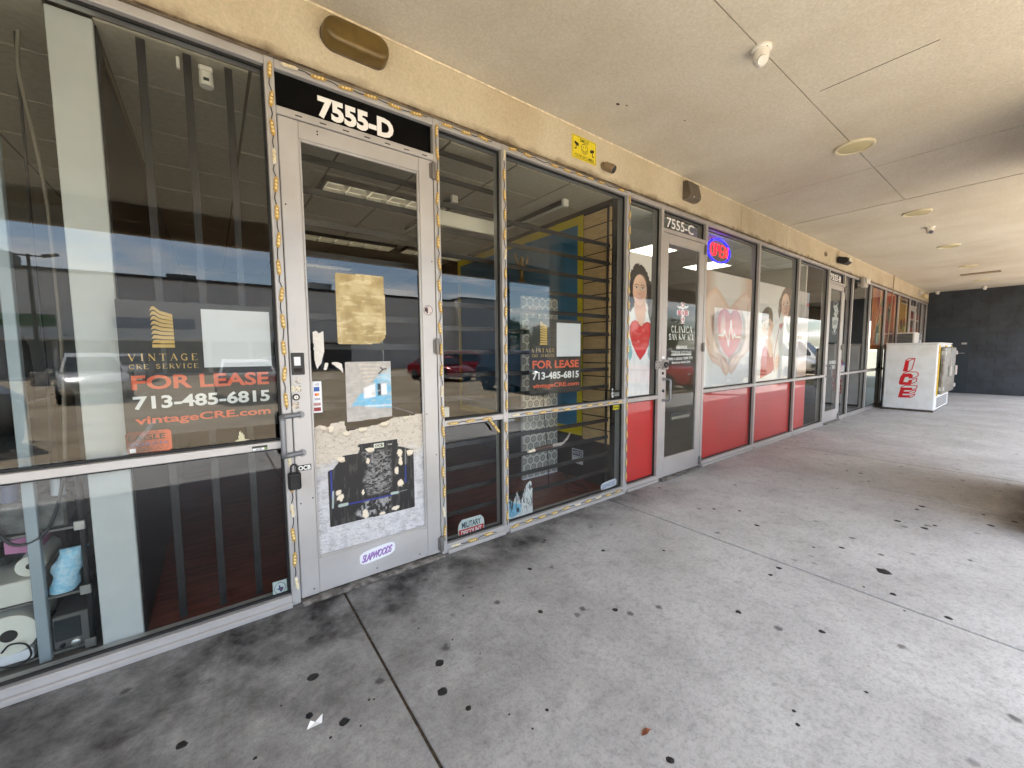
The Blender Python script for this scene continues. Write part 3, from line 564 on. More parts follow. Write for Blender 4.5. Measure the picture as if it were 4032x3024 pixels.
for k in range(28):
    a = 2*math.pi*k/28; b_ = 2*math.pi*(k+1)/28
    m_.add([(cx+0.043*math.cos(a), -0.0046, cz+0.043*math.sin(a)), (cx+0.043*math.cos(b_), -0.0046, cz+0.043*math.sin(b_)), (cx+0.038*math.cos(b_), -0.0046, cz+0.038*math.sin(b_)), (cx+0.038*math.cos(a), -0.0046, cz+0.038*math.sin(a))], [(0, 1, 2, 3)])
sq(m_, [(cx+0.026*math.cos(t), cz+0.024*math.sin(t)) for t in np.linspace(math.pi*1.08, math.pi*1.92, 9)], 0.005, lambda a, b_, e_: (a, -0.0046+e_, b_))
for s_ in (-1, 1): m_.add([(x, -0.0046, z) for x, z in circ(cx+s_*0.013, cz+0.013, 0.0035, 10, 0.007)], [tuple(range(10))])
m_.build('smiley', M_ink, ys, kind='stuff')
for s_ in (-1, 1):
    m_ = MB(); ox, oz = cx + s_*0.095, cz + (0.022 if s_ < 0 else 0.006)
    m_.add([(ox+s_*0.028, -0.0046, oz+0.018), (ox-s_*0.024, -0.0046, oz+0.006), (ox-s_*0.02, -0.0046, oz-0.02), (ox+s_*0.028, -0.0046, oz-0.006)], [(0, 1, 2, 3)])
    m_.add([(ox+s_*0.004, -0.0047, oz-0.012), (ox+s_*0.012, -0.0047, oz-0.012), (ox+s_*0.016, -0.0047, oz-0.04), (ox+s_*0.03, -0.0047, oz-0.04), (ox+s_*0.03, -0.0047, oz-0.048), (ox+s_*0.006, -0.0047, oz-0.048)], [tuple(range(6))])
    m_.build('camera_pictogram', M_ink, ys)
# bullet camera beside the sign
p = on(*b6.px(690, 540), 1, -0.09)
bc = empty('bullet_camera', (p[0], -0.014, p[2]), 'small tan bullet camera beside the yellow sign', 'camera')
M_tan = mat('tan_plastic', (138, 118, 92), 0.5)
MB().lathe([(0.034, 0.0), (0.034, -0.012), (0.028, -0.018)], (-0.01, 0, 0.035), 'y', 16).build('base', M_tan, bc, smooth=40)
MB().tube([(-0.01, -0.015, 0.035), (-0.008, -0.045, 0.03), (0.0, -0.06, 0.01)], 0.011, 8).build('arm', M_tan, bc, smooth=True)
d = np.array([0.25, -0.8, -0.55]); d /= np.linalg.norm(d); o0 = np.array([0.0, -0.06, 0.005])
bo = MB().tube([o0 - d*0.045, o0 - d*0.04, o0 + d*0.05, o0 + d*0.06], [0.03, 0.037, 0.039, 0.036], 16).build('body', M_tan, bc, smooth=40)
MB().tube([o0 + d*0.0602, o0 + d*0.062], 0.031, 16).build('lens', M_lens, bo)
# ceiling turret cameras
def turret(x, y, lab, dark=False, yaw=0.0):
    t = empty('turret_camera', (x, y, ZS), lab, 'camera', 'turret cameras on the soffit', rz=yaw)
    MB().lathe([(0.062, 0), (0.062, -0.012), (0.055, -0.02)], n=24).build('base', M_wplast, t, smooth=40)
    MB().lathe([(0.046, -0.02), (0.048, -0.04), (0.046, -0.062), (0.038, -0.085), (0.022, -0.102), (0.006, -0.108)], (0.004, 0.0, 0), n=20).build('ball', M_wplast, t, smooth=60)
    d = np.array([-0.5, -0.35, -0.6]); d /= np.linalg.norm(d); c_ = np.array([0.004, 0, -0.055])
    MB().tube([c_ + d*0.03, c_ + d*0.053], [0.03, 0.026], 16).build('lens_cover', M_lens if dark else M_wplast, t, smooth=40)
    for k in range(3): a = k*2.1; MB().lathe([(0.004, -0.0205), (0.003, -0.0225)], (0.056*math.cos(a), 0.056*math.sin(a), 0), n=8).build('screw', M_screw, t)
turret(2.938, -1.347, 'white turret camera hanging from the soffit nearest the viewer'); turret(9.26, -1.339, 'small white turret camera with black lens between soffit lights', True)
turret(19.4, -1.3, 'tiny far turret camera at the soffit by the dark wall'); turret(19.7, -0.25, 'white turret camera in the corner of dark wall and stucco band')
for i, x in enumerate((5.02, 8.12, 11.22, 14.32, 17.5)):
    t = empty('soffit_light', (x, -1.35, ZS), ('largest and nearest round soffit light', 'second round soffit light from the viewer', 'third round soffit light from the viewer', 'fourth round soffit light beside the vent', 'farthest round soffit light before the dark wall')[i], 'ceiling light', 'round lights in the soffit')
    MB().lathe([(0.155, 0), (0.155, -0.012), (0.148, -0.02), (0.132, -0.02), (0.128, -0.012)], n=36).build('trim_ring', mat('trim_ring_cream', (214, 203, 172), 0.5), t, smooth=40)
    MB().lathe([(0.128, -0.0125), (0.10, -0.019), (0.05, -0.024), (0.005, -0.025)], n=36).build('lens', mat('aged_lens', (196, 184, 138), 0.45), t, smooth=60)
vt = empty('soffit_vent', (15.9, -1.43, ZS), 'long rectangular vent in the far soffit', 'vent')
for (a, b_, c, d) in ((-0.13, 0.13, -0.34, -0.30), (-0.13, 0.13, 0.30, 0.34), (-0.13, -0.09, -0.30, 0.30), (0.09, 0.13, -0.30, 0.30)): MB().box(a, b_, c, d, -0.014, 0, b=0.003).build('frame', mat('vent_brown', (112, 92, 66), 0.6), vt)
for k in range(5): MB().box(-0.075+k*0.035, -0.058+k*0.035, -0.30, 0.30, -0.010, 0).build('louvre', mat('vent_louvre', (170, 152, 118), 0.6), vt)
# flood light, emergency heads, conduit on the far band
p = on(*b2.px(470, 150), 1, -0.12)
fl = empty('flood_light', (p[0], -0.014, p[2]), 'black flood light on the band above door 7555-B', 'flood light')
MB().box(-0.07, 0.07, -0.03, 0, -0.05, 0.05, b=0.006).build('base', M_bplast, fl); MB().prism([(-0.03, 0.06), (-0.17, 0.02), (-0.19, -0.06), (-0.12, -0.10), (-0.03, -0.06)], -0.13, 0.13, plane='yz').build('housing', M_bplast, fl)
MB().box(-0.09, 0.09, -0.2, -0.187, -0.05, 0.015).build('lens', mat('flood_lens', (214, 206, 186), 0.3), fl)
p = on(*b2.px(635, 335), 1, -0.06)
em = empty('emergency_light', (p[0], 0.0, p[2]), 'grey twin-spot emergency light above window right of door 7555-B', 'emergency light')
MB().box(-0.16, 0.16, -0.09, -0.002, -0.11, 0.11, b=0.02).build('housing', mat('grey_plastic', (172, 166, 154), 0.5), em, smooth=30)
for s_ in (-1, 1): MB().lathe([(0.05, -0.09), (0.06, -0.12), (0.045, -0.125)], (s_*0.08, 0, 0.02), 'y', 14).build('lamp_head', M_wplast, em, smooth=40)
p = on(*b2.px(1120, 432), 1, -0.12)
e2 = empty('emergency_light', (p[0], -0.014, p[2]), 'far twin-head emergency light on the band near the dark wall', 'emergency light')
MB().box(-0.2, 0.2, -0.08, 0, -0.05, 0.1, b=0.02).build('housing', M_wplast, e2)
for s_ in (-1, 1): MB().lathe([(0.04, -0.05), (0.08, -0.16), (0.07, -0.17)], (s_*0.16, 0, -0.07), 'y', 14).build('lamp_head', mat('lamp_cream', (222, 206, 160), 0.35), e2, smooth=40)
h_ = on(*b2.px(312, 105), 1, -0.014)
MB().prism(circ(h_[0], h_[2], 0.07, 12, 0.045), -0.022, -0.0142).prism(circ(h_[0]+0.02, h_[2]-0.01, 0.035, 9, 0.025), -0.028, -0.0221, 1).build('junction_cover', [M_tan, M_bplast], label='torn open junction cover on the band left of the flood light', cat='junction box')
a, b_ = on(*b2.px(875, 270), 1, -0.06), on(*b2.px(815, 850), 1, -0.10)
MB().tube([(a[0], -0.06, ZS - 0.002), (a[0]-0.05, -0.06, 2.9), (b_[0], -0.10, b_[2])], 0.012, 6).build('conduit', mat('conduit_tan', (168, 150, 122), 0.6), label='thin tan conduit running from the soffit down behind the ice freezer', cat='conduit')

# ================================================================== strings of amber LED modules round the unit D frames
M_led = mat('amber_module', (206, 170, 84), 0.5, c2=(168, 132, 58), scale=60); M_ledl = mat('module_lens', (232, 214, 160), 0.35); M_wire = mat('black_wire', (30, 32, 36), 0.5); M_dead = mat('dead_module', (214, 206, 188), 0.6, var=0.3, scale=80)
lm = MB().box(-0.034, 0.034, -0.009, -0.001, -0.010, 0.010, b=0.003)
for k in (-0.019, 0.0, 0.019): lm.lathe([(0.0065, -0.009), (0.0055, -0.0125), (0.002, -0.014)], (k, 0, 0), 'y', 8, 1)
for s_ in (-1, 1): lm.box(s_*0.034, s_*0.042, -0.006, -0.001, -0.005, 0.005)
lme = lm.mesh('led_module', [M_led, M_ledl]); lme2 = lm.mesh('led_module', [M_dead, M_ledl])
def led_run(label, pts, step=0.147, y=-0.002, dead=0.06):
    t = empty('led_string', (pts[0][0], y, pts[0][1]), label, 'led string', 'amber LED strings round the shop front frames')
    P = np.array(pts) - np.array(pts[0]); seg = np.linalg.norm(np.diff(P, axis=0), axis=1); tot = seg.sum(); cum = np.concatenate([[0], np.cumsum(seg)]); n = int(tot/step); wp = []
    def at(s_):
        i = min(np.searchsorted(cum, s_, 'right')-1, len(seg)-1); return P[i] + (P[i+1]-P[i])*(s_-cum[i])/seg[i], P[i+1]-P[i]
    for k in range(n+1):
        s_ = min(tot, (k+0.35)*step)
        if s_ >= tot - 0.03: break
        q, d = at(s_); d = d/np.linalg.norm(d); ang = math.atan2(d[1], d[0]) + random.uniform(-0.14, 0.14)
        off = random.uniform(-0.005, 0.005); q = q + np.array([-d[1], d[0]])*off
        if random.random() > 0.03:
            o = bpy.data.objects.new('led_module', lme2 if random.random() < dead else lme); col.objects.link(o); o.parent = t
            o.location = (q[0], -0.0015, q[1]); o.rotation_euler = (random.uniform(-0.15, 0.15), -ang, 0)
        c_, s2 = math.cos(ang)*0.04, math.sin(ang)*0.04
        wp += [(q[0]-c_, -0.005, q[1]-s2), (q[0]+c_, -0.005, q[1]+s2)]
        mid, _ = at(min(tot, s_+step*0.5)); sag = random.uniform(-0.007, 0.007); wp.append((mid[0]-d[1]*sag, -0.008, mid[1]+d[0]*sag))
    MB().tube(wp, 0.0027, 5).build('wire', M_wire, t)
led_run('vertical string of amber LED modules left of door 7555-D', [(0.325, 3.03), (0.325, 1.16)]); led_run('lower string of amber LED modules below the black lock box', [(0.325, 0.92), (0.325, 0.10)], dead=0.2)
led_run('string of amber LED modules along the header over door 7555-D', [(0.37, 3.03), (1.26, 3.03)], y=0.0005); led_run('string of amber LED modules along the header right of door 7555-D', [(1.33, 3.03), (1.85, 3.03)], y=0.0005)
led_run('vertical string of amber LED modules on the mullion right of door 7555-D', [(1.294, 3.02), (1.294, 0.06)])
led_run('string of amber LED modules along the header of the barred window', [(1.89, 3.03), (3.36, 3.03)], y=0.0005); led_run('vertical string of amber LED modules between sidelight and barred window', [(1.86, 3.02), (1.86, 1.0)])
led_run('lower vertical string of amber LED modules beside the military discount sticker', [(1.86, 0.93), (1.86, 0.06)]); led_run('string of amber LED modules on the sidelight mid rail', [(1.33, 0.964), (1.73, 0.964)])
led_run('string of amber LED modules on the mid rail of the barred window', [(1.90, 0.964), (3.34, 0.964)]); led_run('string of amber LED modules on the sill under the sidelight', [(1.33, 0.042), (1.83, 0.042)], dead=0.5)
led_run('string of amber LED modules on the sill under the barred window', [(1.89, 0.042), (3.36, 0.042)], dead=0.3); led_run('vertical string of amber LED modules on the mullion between units D and C', [(3.395, 3.02), (3.395, 0.06)])
led_run('loose dangling end of amber LED modules under the sidelight rail', [(1.70, 0.955), (1.78, 0.86), (1.85, 0.82)], step=0.075)

# ================================================================== signs and stickers of unit D
def xz(zm, a, b_, y=YG): return zm.xz(a, b_, y)
def box4(zm, tl, br, y=YG): (xa, zb) = xz(zm, *tl, y=y); (xb, za_) = xz(zm, *br, y=y); return xa, xb, za_, zb
M_gold = mat('gold_vinyl', (214, 178, 104), 0.45); M_orange = mat('orange_vinyl', (224, 104, 70), 0.5); M_film = mat('sign_film_dark', (44, 42, 39), 0.45, var=0.2, scale=9); M_whites = mat('white_sheet', (228, 230, 234), 0.5)
# serif capitals drawn as strokes on a 0..1 box: (points, thick?)
SER = {'V': [([(0.08, 1), (0.5, 0)], 1), ([(0.92, 1), (0.5, 0)], 0), ([(0, 1), (0.22, 1)], 0), ([(0.78, 1), (1, 1)], 0)], 'I': [([(0.5, 0), (0.5, 1)], 1), ([(0.25, 0), (0.75, 0)], 0), ([(0.25, 1), (0.75, 1)], 0)],
 'N': [([(0.12, 0), (0.12, 1)], 0), ([(0.12, 1), (0.88, 0)], 1), ([(0.88, 0), (0.88, 1)], 0), ([(0, 0), (0.24, 0)], 0), ([(0.76, 1), (1, 1)], 0)], 'T': [([(0.5, 0), (0.5, 1)], 1), ([(0.05, 1), (0.95, 1)], 0), ([(0.05, 1), (0.05, 0.85)], 0), ([(0.95, 1), (0.95, 0.85)], 0), ([(0.3, 0), (0.7, 0)], 0)],
 'A': [([(0.08, 0), (0.5, 1)], 0), ([(0.5, 1), (0.92, 0)], 1), ([(0.22, 0.35), (0.78, 0.35)], 0), ([(0, 0), (0.2, 0)], 0), ([(0.8, 0), (1, 0)], 0)], 'E': [([(0.2, 0), (0.2, 1)], 1), ([(0.1, 1), (0.85, 1)], 0), ([(0.1, 0), (0.9, 0)], 0), ([(0.2, 0.52), (0.65, 0.52)], 0), ([(0.85, 1), (0.85, 0.85)], 0), ([(0.9, 0), (0.9, 0.18)], 0)],
 'F': [([(0.2, 0), (0.2, 1)], 1), ([(0.1, 1), (0.85, 1)], 0), ([(0.1, 0), (0.35, 0)], 0), ([(0.2, 0.52), (0.65, 0.52)], 0), ([(0.85, 1), (0.85, 0.85)], 0)], 'L': [([(0.2, 0), (0.2, 1)], 1), ([(0.08, 1), (0.34, 1)], 0), ([(0.08, 0), (0.9, 0)], 0), ([(0.9, 0), (0.9, 0.2)], 0)],
 'R': [([(0.18, 0), (0.18, 1)], 1), ([(0.05, 0), (0.32, 0)], 0), ([(0.05, 1), (0.6, 1), (0.8, 0.88), (0.8, 0.65), (0.6, 0.5), (0.18, 0.5)], 0), ([(0.45, 0.5), (0.95, 0)], 1)], 'C': [([(0.88, 0.8), (0.7, 0.97), (0.45, 1), (0.2, 0.85), (0.08, 0.5), (0.2, 0.15), (0.45, 0), (0.7, 0.03), (0.9, 0.2)], 2), ([(0.88, 0.98), (0.88, 0.72)], 0)],
 'G': [([(0.86, 0.8), (0.7, 0.97), (0.45, 1), (0.2, 0.85), (0.08, 0.5), (0.2, 0.15), (0.45, 0), (0.7, 0.03), (0.82, 0.15)], 2), ([(0.82, 0.02), (0.82, 0.42)], 1), ([(0.62, 0.42), (0.98, 0.42)], 0)], 'S': [([(0.82, 0.8), (0.6, 0.98), (0.32, 0.95), (0.18, 0.75), (0.35, 0.58), (0.65, 0.46), (0.85, 0.27), (0.68, 0.04), (0.4, 0.0), (0.15, 0.2)], 2)]}
def serif(name, body, x0, x1, za_, zb, y, m, parent=None, gap=0.25, wk_=1.0, big=None):
    n = sum(0.6 if c_ in 'I ' else 1.0 for c_ in body) + gap*(len(body)-1); u = (x1-x0)/n; m_ = MB(); x = x0; h = zb-za_
    for ci, c_ in enumerate(body):
        wd = u*(0.6 if c_ in 'I ' else 1.0); k_ = 1.0
        for pts, th in SER.get(c_, []):
            ww = h*wk_*(0.045, 0.16, 0.105)[th]
            sq(m_, [(x + a*wd, za_ + b_*h) for a, b_ in pts], ww, lambda a, b_, e_: (a, y+e_, b_))
        x += wd + gap*u
    return m_.build(name, m, parent)
def lease_sign(lab, film, logo, t1, t2, t3, t4, t5, sq):
    s_ = empty('for_lease_sign', (0, 0, 0), lab, 'sign'); y = YG + 0.0085
    MB().box(film[0], film[1], y + 0.0006, y + 0.001, film[2], film[3]).build('film', M_film, s_)
    sheet('white_square', rect(*sq), y - 0.0006, M_whites, s_)
    x0, x1, za_, zb = logo; m_ = MB(); n = 9; h = (zb-za_)/n
    for k in range(n):
        zc = za_ + k*h; amp = (k/(n-1))**1.2*h*0.9; up_ = []; lo = []
        for u in np.linspace(0, 1, 14):
            wv = amp*(1.1*math.exp(-((u-0.16)/0.2)**2) - 0.9*u*u*(k/(n-1))); th = h*0.78*(min(1, (u/0.10)) ** 0.5 if k else 1)
            X = x0 + (x1-x0)*(u*0.96 + 0.02*(n-k)/n); lo.append((X, zc + wv)); up_.append((X, zc + wv + max(0.0006, th)))
        for i in range(13): m_.add([(lo[i][0], y, lo[i][1]), (lo[i+1][0], y, lo[i+1][1]), (up_[i+1][0], y, up_[i+1][1]), (up_[i][0], y, up_[i][1])], [(0, 1, 2, 3)])
    m_.build('logo', M_gold, s_)
    serif('lettering', 'VINTAGE', *t1, y, M_gold, s_, gap=0.55); serif('lettering', 'CRE SERVICE', *t2, y, M_gold, s_, gap=0.35, wk_=1.1)
    letters('lettering', 'FOR LEASE', *t3, y, M_orange, s_, bold=0.03); letters('lettering', '713-485-6815', *t4, y, M_white, s_, bold=0.03); letters('lettering', 'vintageCRE.com', *t5, y, M_orange, s_, bold=0.025)
    return s_
def lease_at(lab, x, z):
    lease_sign(lab, (x-0.03, x+0.60, z-0.06, z+0.60), (x+0.088, x+0.176, z+0.374, z+0.56), (x, x+0.262, z+0.311, z+0.343), (x, x+0.262, z+0.271, z+0.293), (x+0.004, x+0.57, z+0.169, z+0.24), (x+0.004, x+0.57, z+0.073, z+0.139), (x+0.006, x+0.57, z-0.011, z+0.04), (x+0.286, x+0.588, z+0.271, z+0.572))
lease_at('for lease sign with gold logo inside the large left window', -0.319, 1.137)
lease_at('for lease sign with gold logo inside the barred window', 2.181, 1.162)

PM = printmat('matte_print', 0.55); PMG = printmat('gloss_print', 0.35); FOIL = printmat('wrinkled_foil', 0.28, 0.5, 1.0, 30, stretch=(1.0, 1.0, 1.6))
def P_(zm, lst, y=YG): return [zm.xz(a, b_, y) for a, b_ in lst]
def bb(zm, lst, y=YG): q = np.array(P_(zm, lst, y)); return float(q[:, 0].min()), float(q[:, 0].max()), float(q[:, 1].min()), float(q[:, 1].max())
YI = YG + 0.0075          # stuck to the inside of a pane
YO = YG - 0.0012          # stuck to the outside of a pane
YD = 0.0268               # outside of a door pane
YF = 0.0032               # on a door stile
def noisy(pt, amt, s=30, seed=1): pt.c = np.clip(pt.c*(1 + (fbm(pt.U, pt.V, s, seed)-0.5)*amt)[..., None], 0, 1); return pt
# eagle torch sticker
e = bb(b7, [(235, 1420), (695, 1375), (250, 1640), (695, 1590)]); pt = Paint(*e, 420, (96, 24, 18)); x0, x1, za_, zb = e; W, H = x1-x0, zb-za_
g_ = np.clip((pt.U-x0)/W*1.7-0.62 + (fbm(pt.U, pt.V, 110, 5)-0.5)*1.0, 0, 1); pt.fill(g_, (226, 92, 50)); pt.cut([(x0+0.01, za_), (x1-0.012, za_), (x1, za_+0.012), (x1, zb-0.012), (x1-0.012, zb), (x0+0.012, zb), (x0, zb-0.01), (x0, za_+0.01)])
tk = empty('torch_sticker', label='dark red to orange eagle torch sticker low in the left window', cat='sticker'); pt.build('backing', YI, PMG, tk)
letters('lettering', 'EAGLE', x0+0.05*W, x0+0.86*W, za_+0.58*H, za_+0.84*H, YI-0.0004, mat('ink_black', (24, 14, 14), 0.5), tk, bold=0.02); letters('lettering', 'TORCH', x0+0.06*W, x0+0.88*W, za_+0.34*H, za_+0.48*H, YI-0.0004, mat('ink_blue', (70, 92, 150), 0.5), tk)
sheet('white_label', rect(x0+0.07*W, x0+0.2*W, za_+0.06*H, za_+0.24*H), YI-0.0006, M_whites, tk)
# white wing sticker
wpts = P_(b7, [(1335, 1500), (1380, 1480), (1372, 1455), (1385, 1440), (1380, 1420), (1395, 1395), (1408, 1425), (1418, 1410), (1425, 1440), (1438, 1430), (1435, 1465), (1445, 1480), (1488, 1482), (1440, 1496), (1360, 1505)])
sheet('wing_sticker', wpts, YI, mat('cream_vinyl', (232, 222, 186), 0.5), label='small cream winged emblem sticker at the left window corner', cat='sticker')
# rail sticker
e = bb(b7, [(1510, 1555), (1665, 1535), (1515, 1600), (1665, 1580)], 0.0); x0, x1, za_, zb = e; W, H = x1-x0, zb-za_
rs = empty('rail_sticker', label='small OCB booklet sticker on the left window mid rail', cat='sticker')
sheet('backing', rect(x0, x1, za_, zb), 0.0012, mat('sticker_dark', (46, 52, 38), 0.5), rs); sheet('panel', rect(x0+0.03*W, x0+0.80*W, za_+0.08*H, za_+0.52*H), 0.0007, M_whites, rs); letters('lettering', 'OCB', x0+0.25*W, x0+0.62*W, za_+0.14*H, za_+0.44*H, 0.0004, M_ink, rs, bold=0.03)
sheet('seal', circ(x0+0.9*W, za_+0.3*H, H*0.26, 14), 0.0007, mat('sticker_green', (118, 150, 66), 0.5), rs)
# pale decal with round state emblem
e = bb(z3, [(1345, 748), (1415, 738), (1350, 822), (1420, 805)]); x0, x1, za_, zb = e; W, H = x1-x0, zb-za_
td = empty('state_decal', label='pale square decal with round state emblem by the foot of the left jamb', cat='sticker'); sheet('backing', rect(x0, x1, za_, zb), YI, mat('decal_pale', (186, 206, 204), 0.5), td)
pt = Paint(x0+0.08*W, x1-0.08*W, za_+0.14*H, zb-0.08*H, 900, (214, 222, 218)); cx, cz = (x0+x1)/2, za_+0.53*H; pt.ell(cx, cz, W*0.40, H*0.37, (66, 80, 90), 0.1); pt.ell(cx, cz, W*0.36, H*0.33, (214, 222, 218), 0.1)
pt.poly([(cx-0.08*W, cz+0.2*H), (cx+0.02*W, cz+0.2*H), (cx+0.02*W, cz+0.08*H), (cx+0.24*W, cz+0.03*H), (cx+0.22*W, cz-0.12*H), (cx+0.05*W, cz-0.26*H), (cx-0.05*W, cz-0.1*H), (cx-0.26*W, cz-0.02*H), (cx-0.08*W, cz+0.02*H)], (60, 78, 116), 0.002); pt.ell(cx+0.1*W, cz-0.05*H, 0.07*W, 0.05*H, (170, 60, 60)); pt.build('emblem', YI-0.0004, PM, td)
# ------- door D
# silver film over the lower glass with torn, curled paper edge
fp = P_(z5, [(250, 675), (290, 655), (312, 664), (352, 666), (345, 650), (420, 633), (430, 682), (445, 690), (520, 670), (600, 656), (640, 640), (690, 615), (845, 597), (866, 1215), (285, 1382)], YD)
e = (0.4535, 1.1635, 0.2385, max(p[1] for p in fp)); pt = Paint(*e, 190, (230, 230, 232)); x0, x1, za_, zb = e
f1 = fbm(pt.U, pt.V, 26, 11); pt.fill(np.clip((f1-0.5)*2, 0, 0.4), (236, 236, 238)); pt.fill(np.clip((0.47-f1)*2, 0, 0.25), (150, 150, 154)); vein = np.abs(fbm(pt.U*0.6, pt.V*1.5, 30, 21)-0.5); pt.fill(np.clip((0.018-vein)*40, 0, 0.55), (120, 118, 116))
cream = np.clip((pt.V-(za_+0.60*(zb-za_)) + (fbm(pt.U, pt.V, 14, 2)-0.5)*0.16)/0.10, 0, 1); pt.fill(cream*0.8, (240, 228, 206)); pt.fill(np.clip((0.02-vein)*40, 0, 0.4)*cream, (150, 128, 100))
pt.cut(fp[:13] + [(x1, fp[12][1]), (x1+0.01, za_-0.01), (x0-0.01, za_-0.01), (x0-0.01, fp[0][1])], 0.006)
sf_ = pt.build('silver_film', YD-0.0004, FOIL, label='crinkled silver film with torn cream edge over the lower door glass', cat='film')
for (a, b_, l_, w_, d_) in ((300, 660, 0.03, 0.035, 0.4), (352, 660, 0.05, 0.03, -0.3), (432, 690, 0.035, 0.04, 0.2), (520, 672, 0.025, 0.06, 0.1), (640, 640, 0.03, 0.05, -0.2), (760, 608, 0.02, 0.06, 0.0), (560, 780, 0.03, 0.06, 0.3), (780, 790, 0.04, 0.05, -0.3), (400, 830, 0.035, 0.05, 0.4)):
    (px_, pz_) = z5.xz(a, b_, YD); m_ = MB()
    for i in range(5):
        t = i/4*2.0; yy_ = YD-0.002-l_*0.45*(1-math.cos(t)); zz_ = pz_-l_*math.sin(t)*0.8
        for k in range(3): m_.v.append((px_+(k-1)*w_*0.5*(1-0.12*i)+d_*l_*i/4, yy_-0.002*(k == 1), zz_+0.004*math.sin(k*2+i)))
    m_.f = [(i*3+k, i*3+k+1, (i+1)*3+k+1, (i+1)*3+k) for i in range(4) for k in range(2)]; m_.m = [0]*8
    m_.build('torn_flap', mat('flap_paper', (226, 214, 192), 0.6), sf_, smooth=60)
# black torn poster on the film
bp2 = P_(c7, [(262, 372), (315, 350), (360, 290), (375, 262), (395, 228), (545, 205), (565, 150), (535, 135), (560, 118), (905, 68), (915, 135), (1060, 165), (1072, 700), (285, 888)], YD)
q = np.array(bp2); e = (q[:, 0].min(), q[:, 0].max(), q[:, 1].min(), q[:, 1].max()); pt = Paint(*map(float, e), 260, (30, 28, 27))
def c7p(l): return P_(c7, l, YD)
scr = np.clip(pdist(pt.U, pt.V, c7p([(560, 190), (845, 160), (860, 450), (830, 560), (640, 590), (590, 460), (640, 330), (600, 230)]))/0.02+0.4, 0, 1); n1 = fbm(pt.U*0.8, pt.V*1.5, 70, 31, 5); pt.fill(scr*np.clip((n1-0.46)*6, 0, 0.8), (140, 138, 135)); pt.fill(scr*np.clip((fbm(pt.U, pt.V*2, 90, 35, 4)-0.57)*6, 0, 0.5), (180, 179, 176))
scr = np.clip(pdist(pt.U, pt.V, c7p([(600, 640), (850, 590), (860, 720), (620, 790), (500, 810), (520, 760)]))/0.02+0.3, 0, 1); n1 = fbm(pt.U*1.2, pt.V*0.9, 70, 41, 5); pt.fill(scr*np.clip((n1-0.46)*6, 0, 0.8), (170, 170, 168))
pt.fill(np.clip((fbm(pt.U*2, pt.V*0.3, 40, 51)-0.6)*6, 0, 0.35), (92, 90, 86))
pt.line(c7p([(430, 680), (860, 590)]), 0.009, (38, 52, 140)); pt.line(c7p([(290, 370), (303, 620)]), 0.009, (44, 58, 140)); pt.line(c7p([(985, 320), (990, 470)]), 0.008, (44, 58, 140)); pt.line(c7p([(312, 560), (310, 710)]), 0.009, (170, 182, 180)); pt.line(c7p([(860, 575), (915, 565)]), 0.018, (168, 184, 176)); pt.line(c7p([(375, 690), (440, 675)]), 0.02, (168, 180, 172)); pt.line(c7p([(985, 160), (988, 300)]), 0.006, (150, 150, 146)); pt.line(c7p([(920, 560), (1000, 540)]), 0.004, (140, 146, 140))
for (a, b_, ra, rb) in ((365, 568, 30, 25), (383, 617, 33, 32), (592, 562, 12, 26), (635, 275, 18, 34), (935, 195, 26, 40), (940, 275, 18, 45), (905, 360, 20, 40), (942, 475, 32, 34), (615, 765, 34, 42), (770, 760, 28, 14), (897, 708, 38, 20)):
    c_ = c7p([(a, b_), (a+ra, b_), (a, b_-rb)]); rx, rz = c_[1][0]-c_[0][0], c_[2][1]-c_[0][1]; d_ = np.hypot((pt.U-c_[0][0])/rx, (pt.V-c_[0][1])/rz) + (fbm(pt.U, pt.V, 90, int(a))-0.5)*0.9; pt.fill(np.clip((1-d_)*8, 0, 1), (226, 214, 192))
pt.cut(bp2, 0.004, 9); bpo = pt.build('torn_poster', YD-0.0009, PM, label='large torn black poster with scraped patches on the lower door film', cat='poster')
e = bb(c7, [(690, 115), (785, 100), (695, 155), (785, 140)], YD); W, H = e[1]-e[0], e[3]-e[2]
sheet('logo_box', rect(*e), YD-0.0016, mat('pale_box', (206, 208, 190), 0.5), bpo); letters('lettering', 'OCB', e[0]+0.12*W, e[1]-0.12*W, e[2]+0.2*H, e[3]-0.2*H, YD-0.0018, M_ink, bpo, bold=0.03)
e = bb(c7, [(822, 112), (858, 106), (822, 126), (858, 120)], YD); letters('lettering', 'OCB', *e, YD-0.0018, mat('pale_box', (206, 208, 190), 0.5), bpo, bold=0.02)
# tan paper, grey poster, scraps
tp = P_(z4, [(405, 1322), (545, 1330), (690, 1342)], YD) + P_(z5, [(648, 110), (645, 180), (620, 205), (560, 213), (388, 214)], YD)
q = np.array(tp); pt = Paint(*map(float, (q[:, 0].min(), q[:, 0].max(), q[:, 1].min(), q[:, 1].max())), 180, (172, 152, 104)); f1 = fbm(pt.U, pt.V, 16, 61); pt.fill(np.clip((f1-0.5)*3.5, 0, 0.8), (200, 184, 140)); pt.fill(np.clip((fbm(pt.U*0.4, pt.V*2, 40, 62)-0.58)*6, 0, 0.5), (222, 210, 170)); pt.fill(np.clip((0.42-f1)*5, 0, 0.5), (140, 120, 76)); pt.cut(tp, 0.004); pt.build('paper_sheet', YD-0.0004, PM, label='faded tan paper glued to the upper door glass', cat='paper')
gp = P_(z5, [(425, 312), (676, 306), (683, 604), (436, 640)], YD); e = (gp[0][0], gp[2][0], gp[3][1], gp[0][1]); pt = Paint(*e, 240, (178, 174, 168)); noisy(pt, 0.18, 30, 70); z5p = lambda l: P_(z5, l, YD)
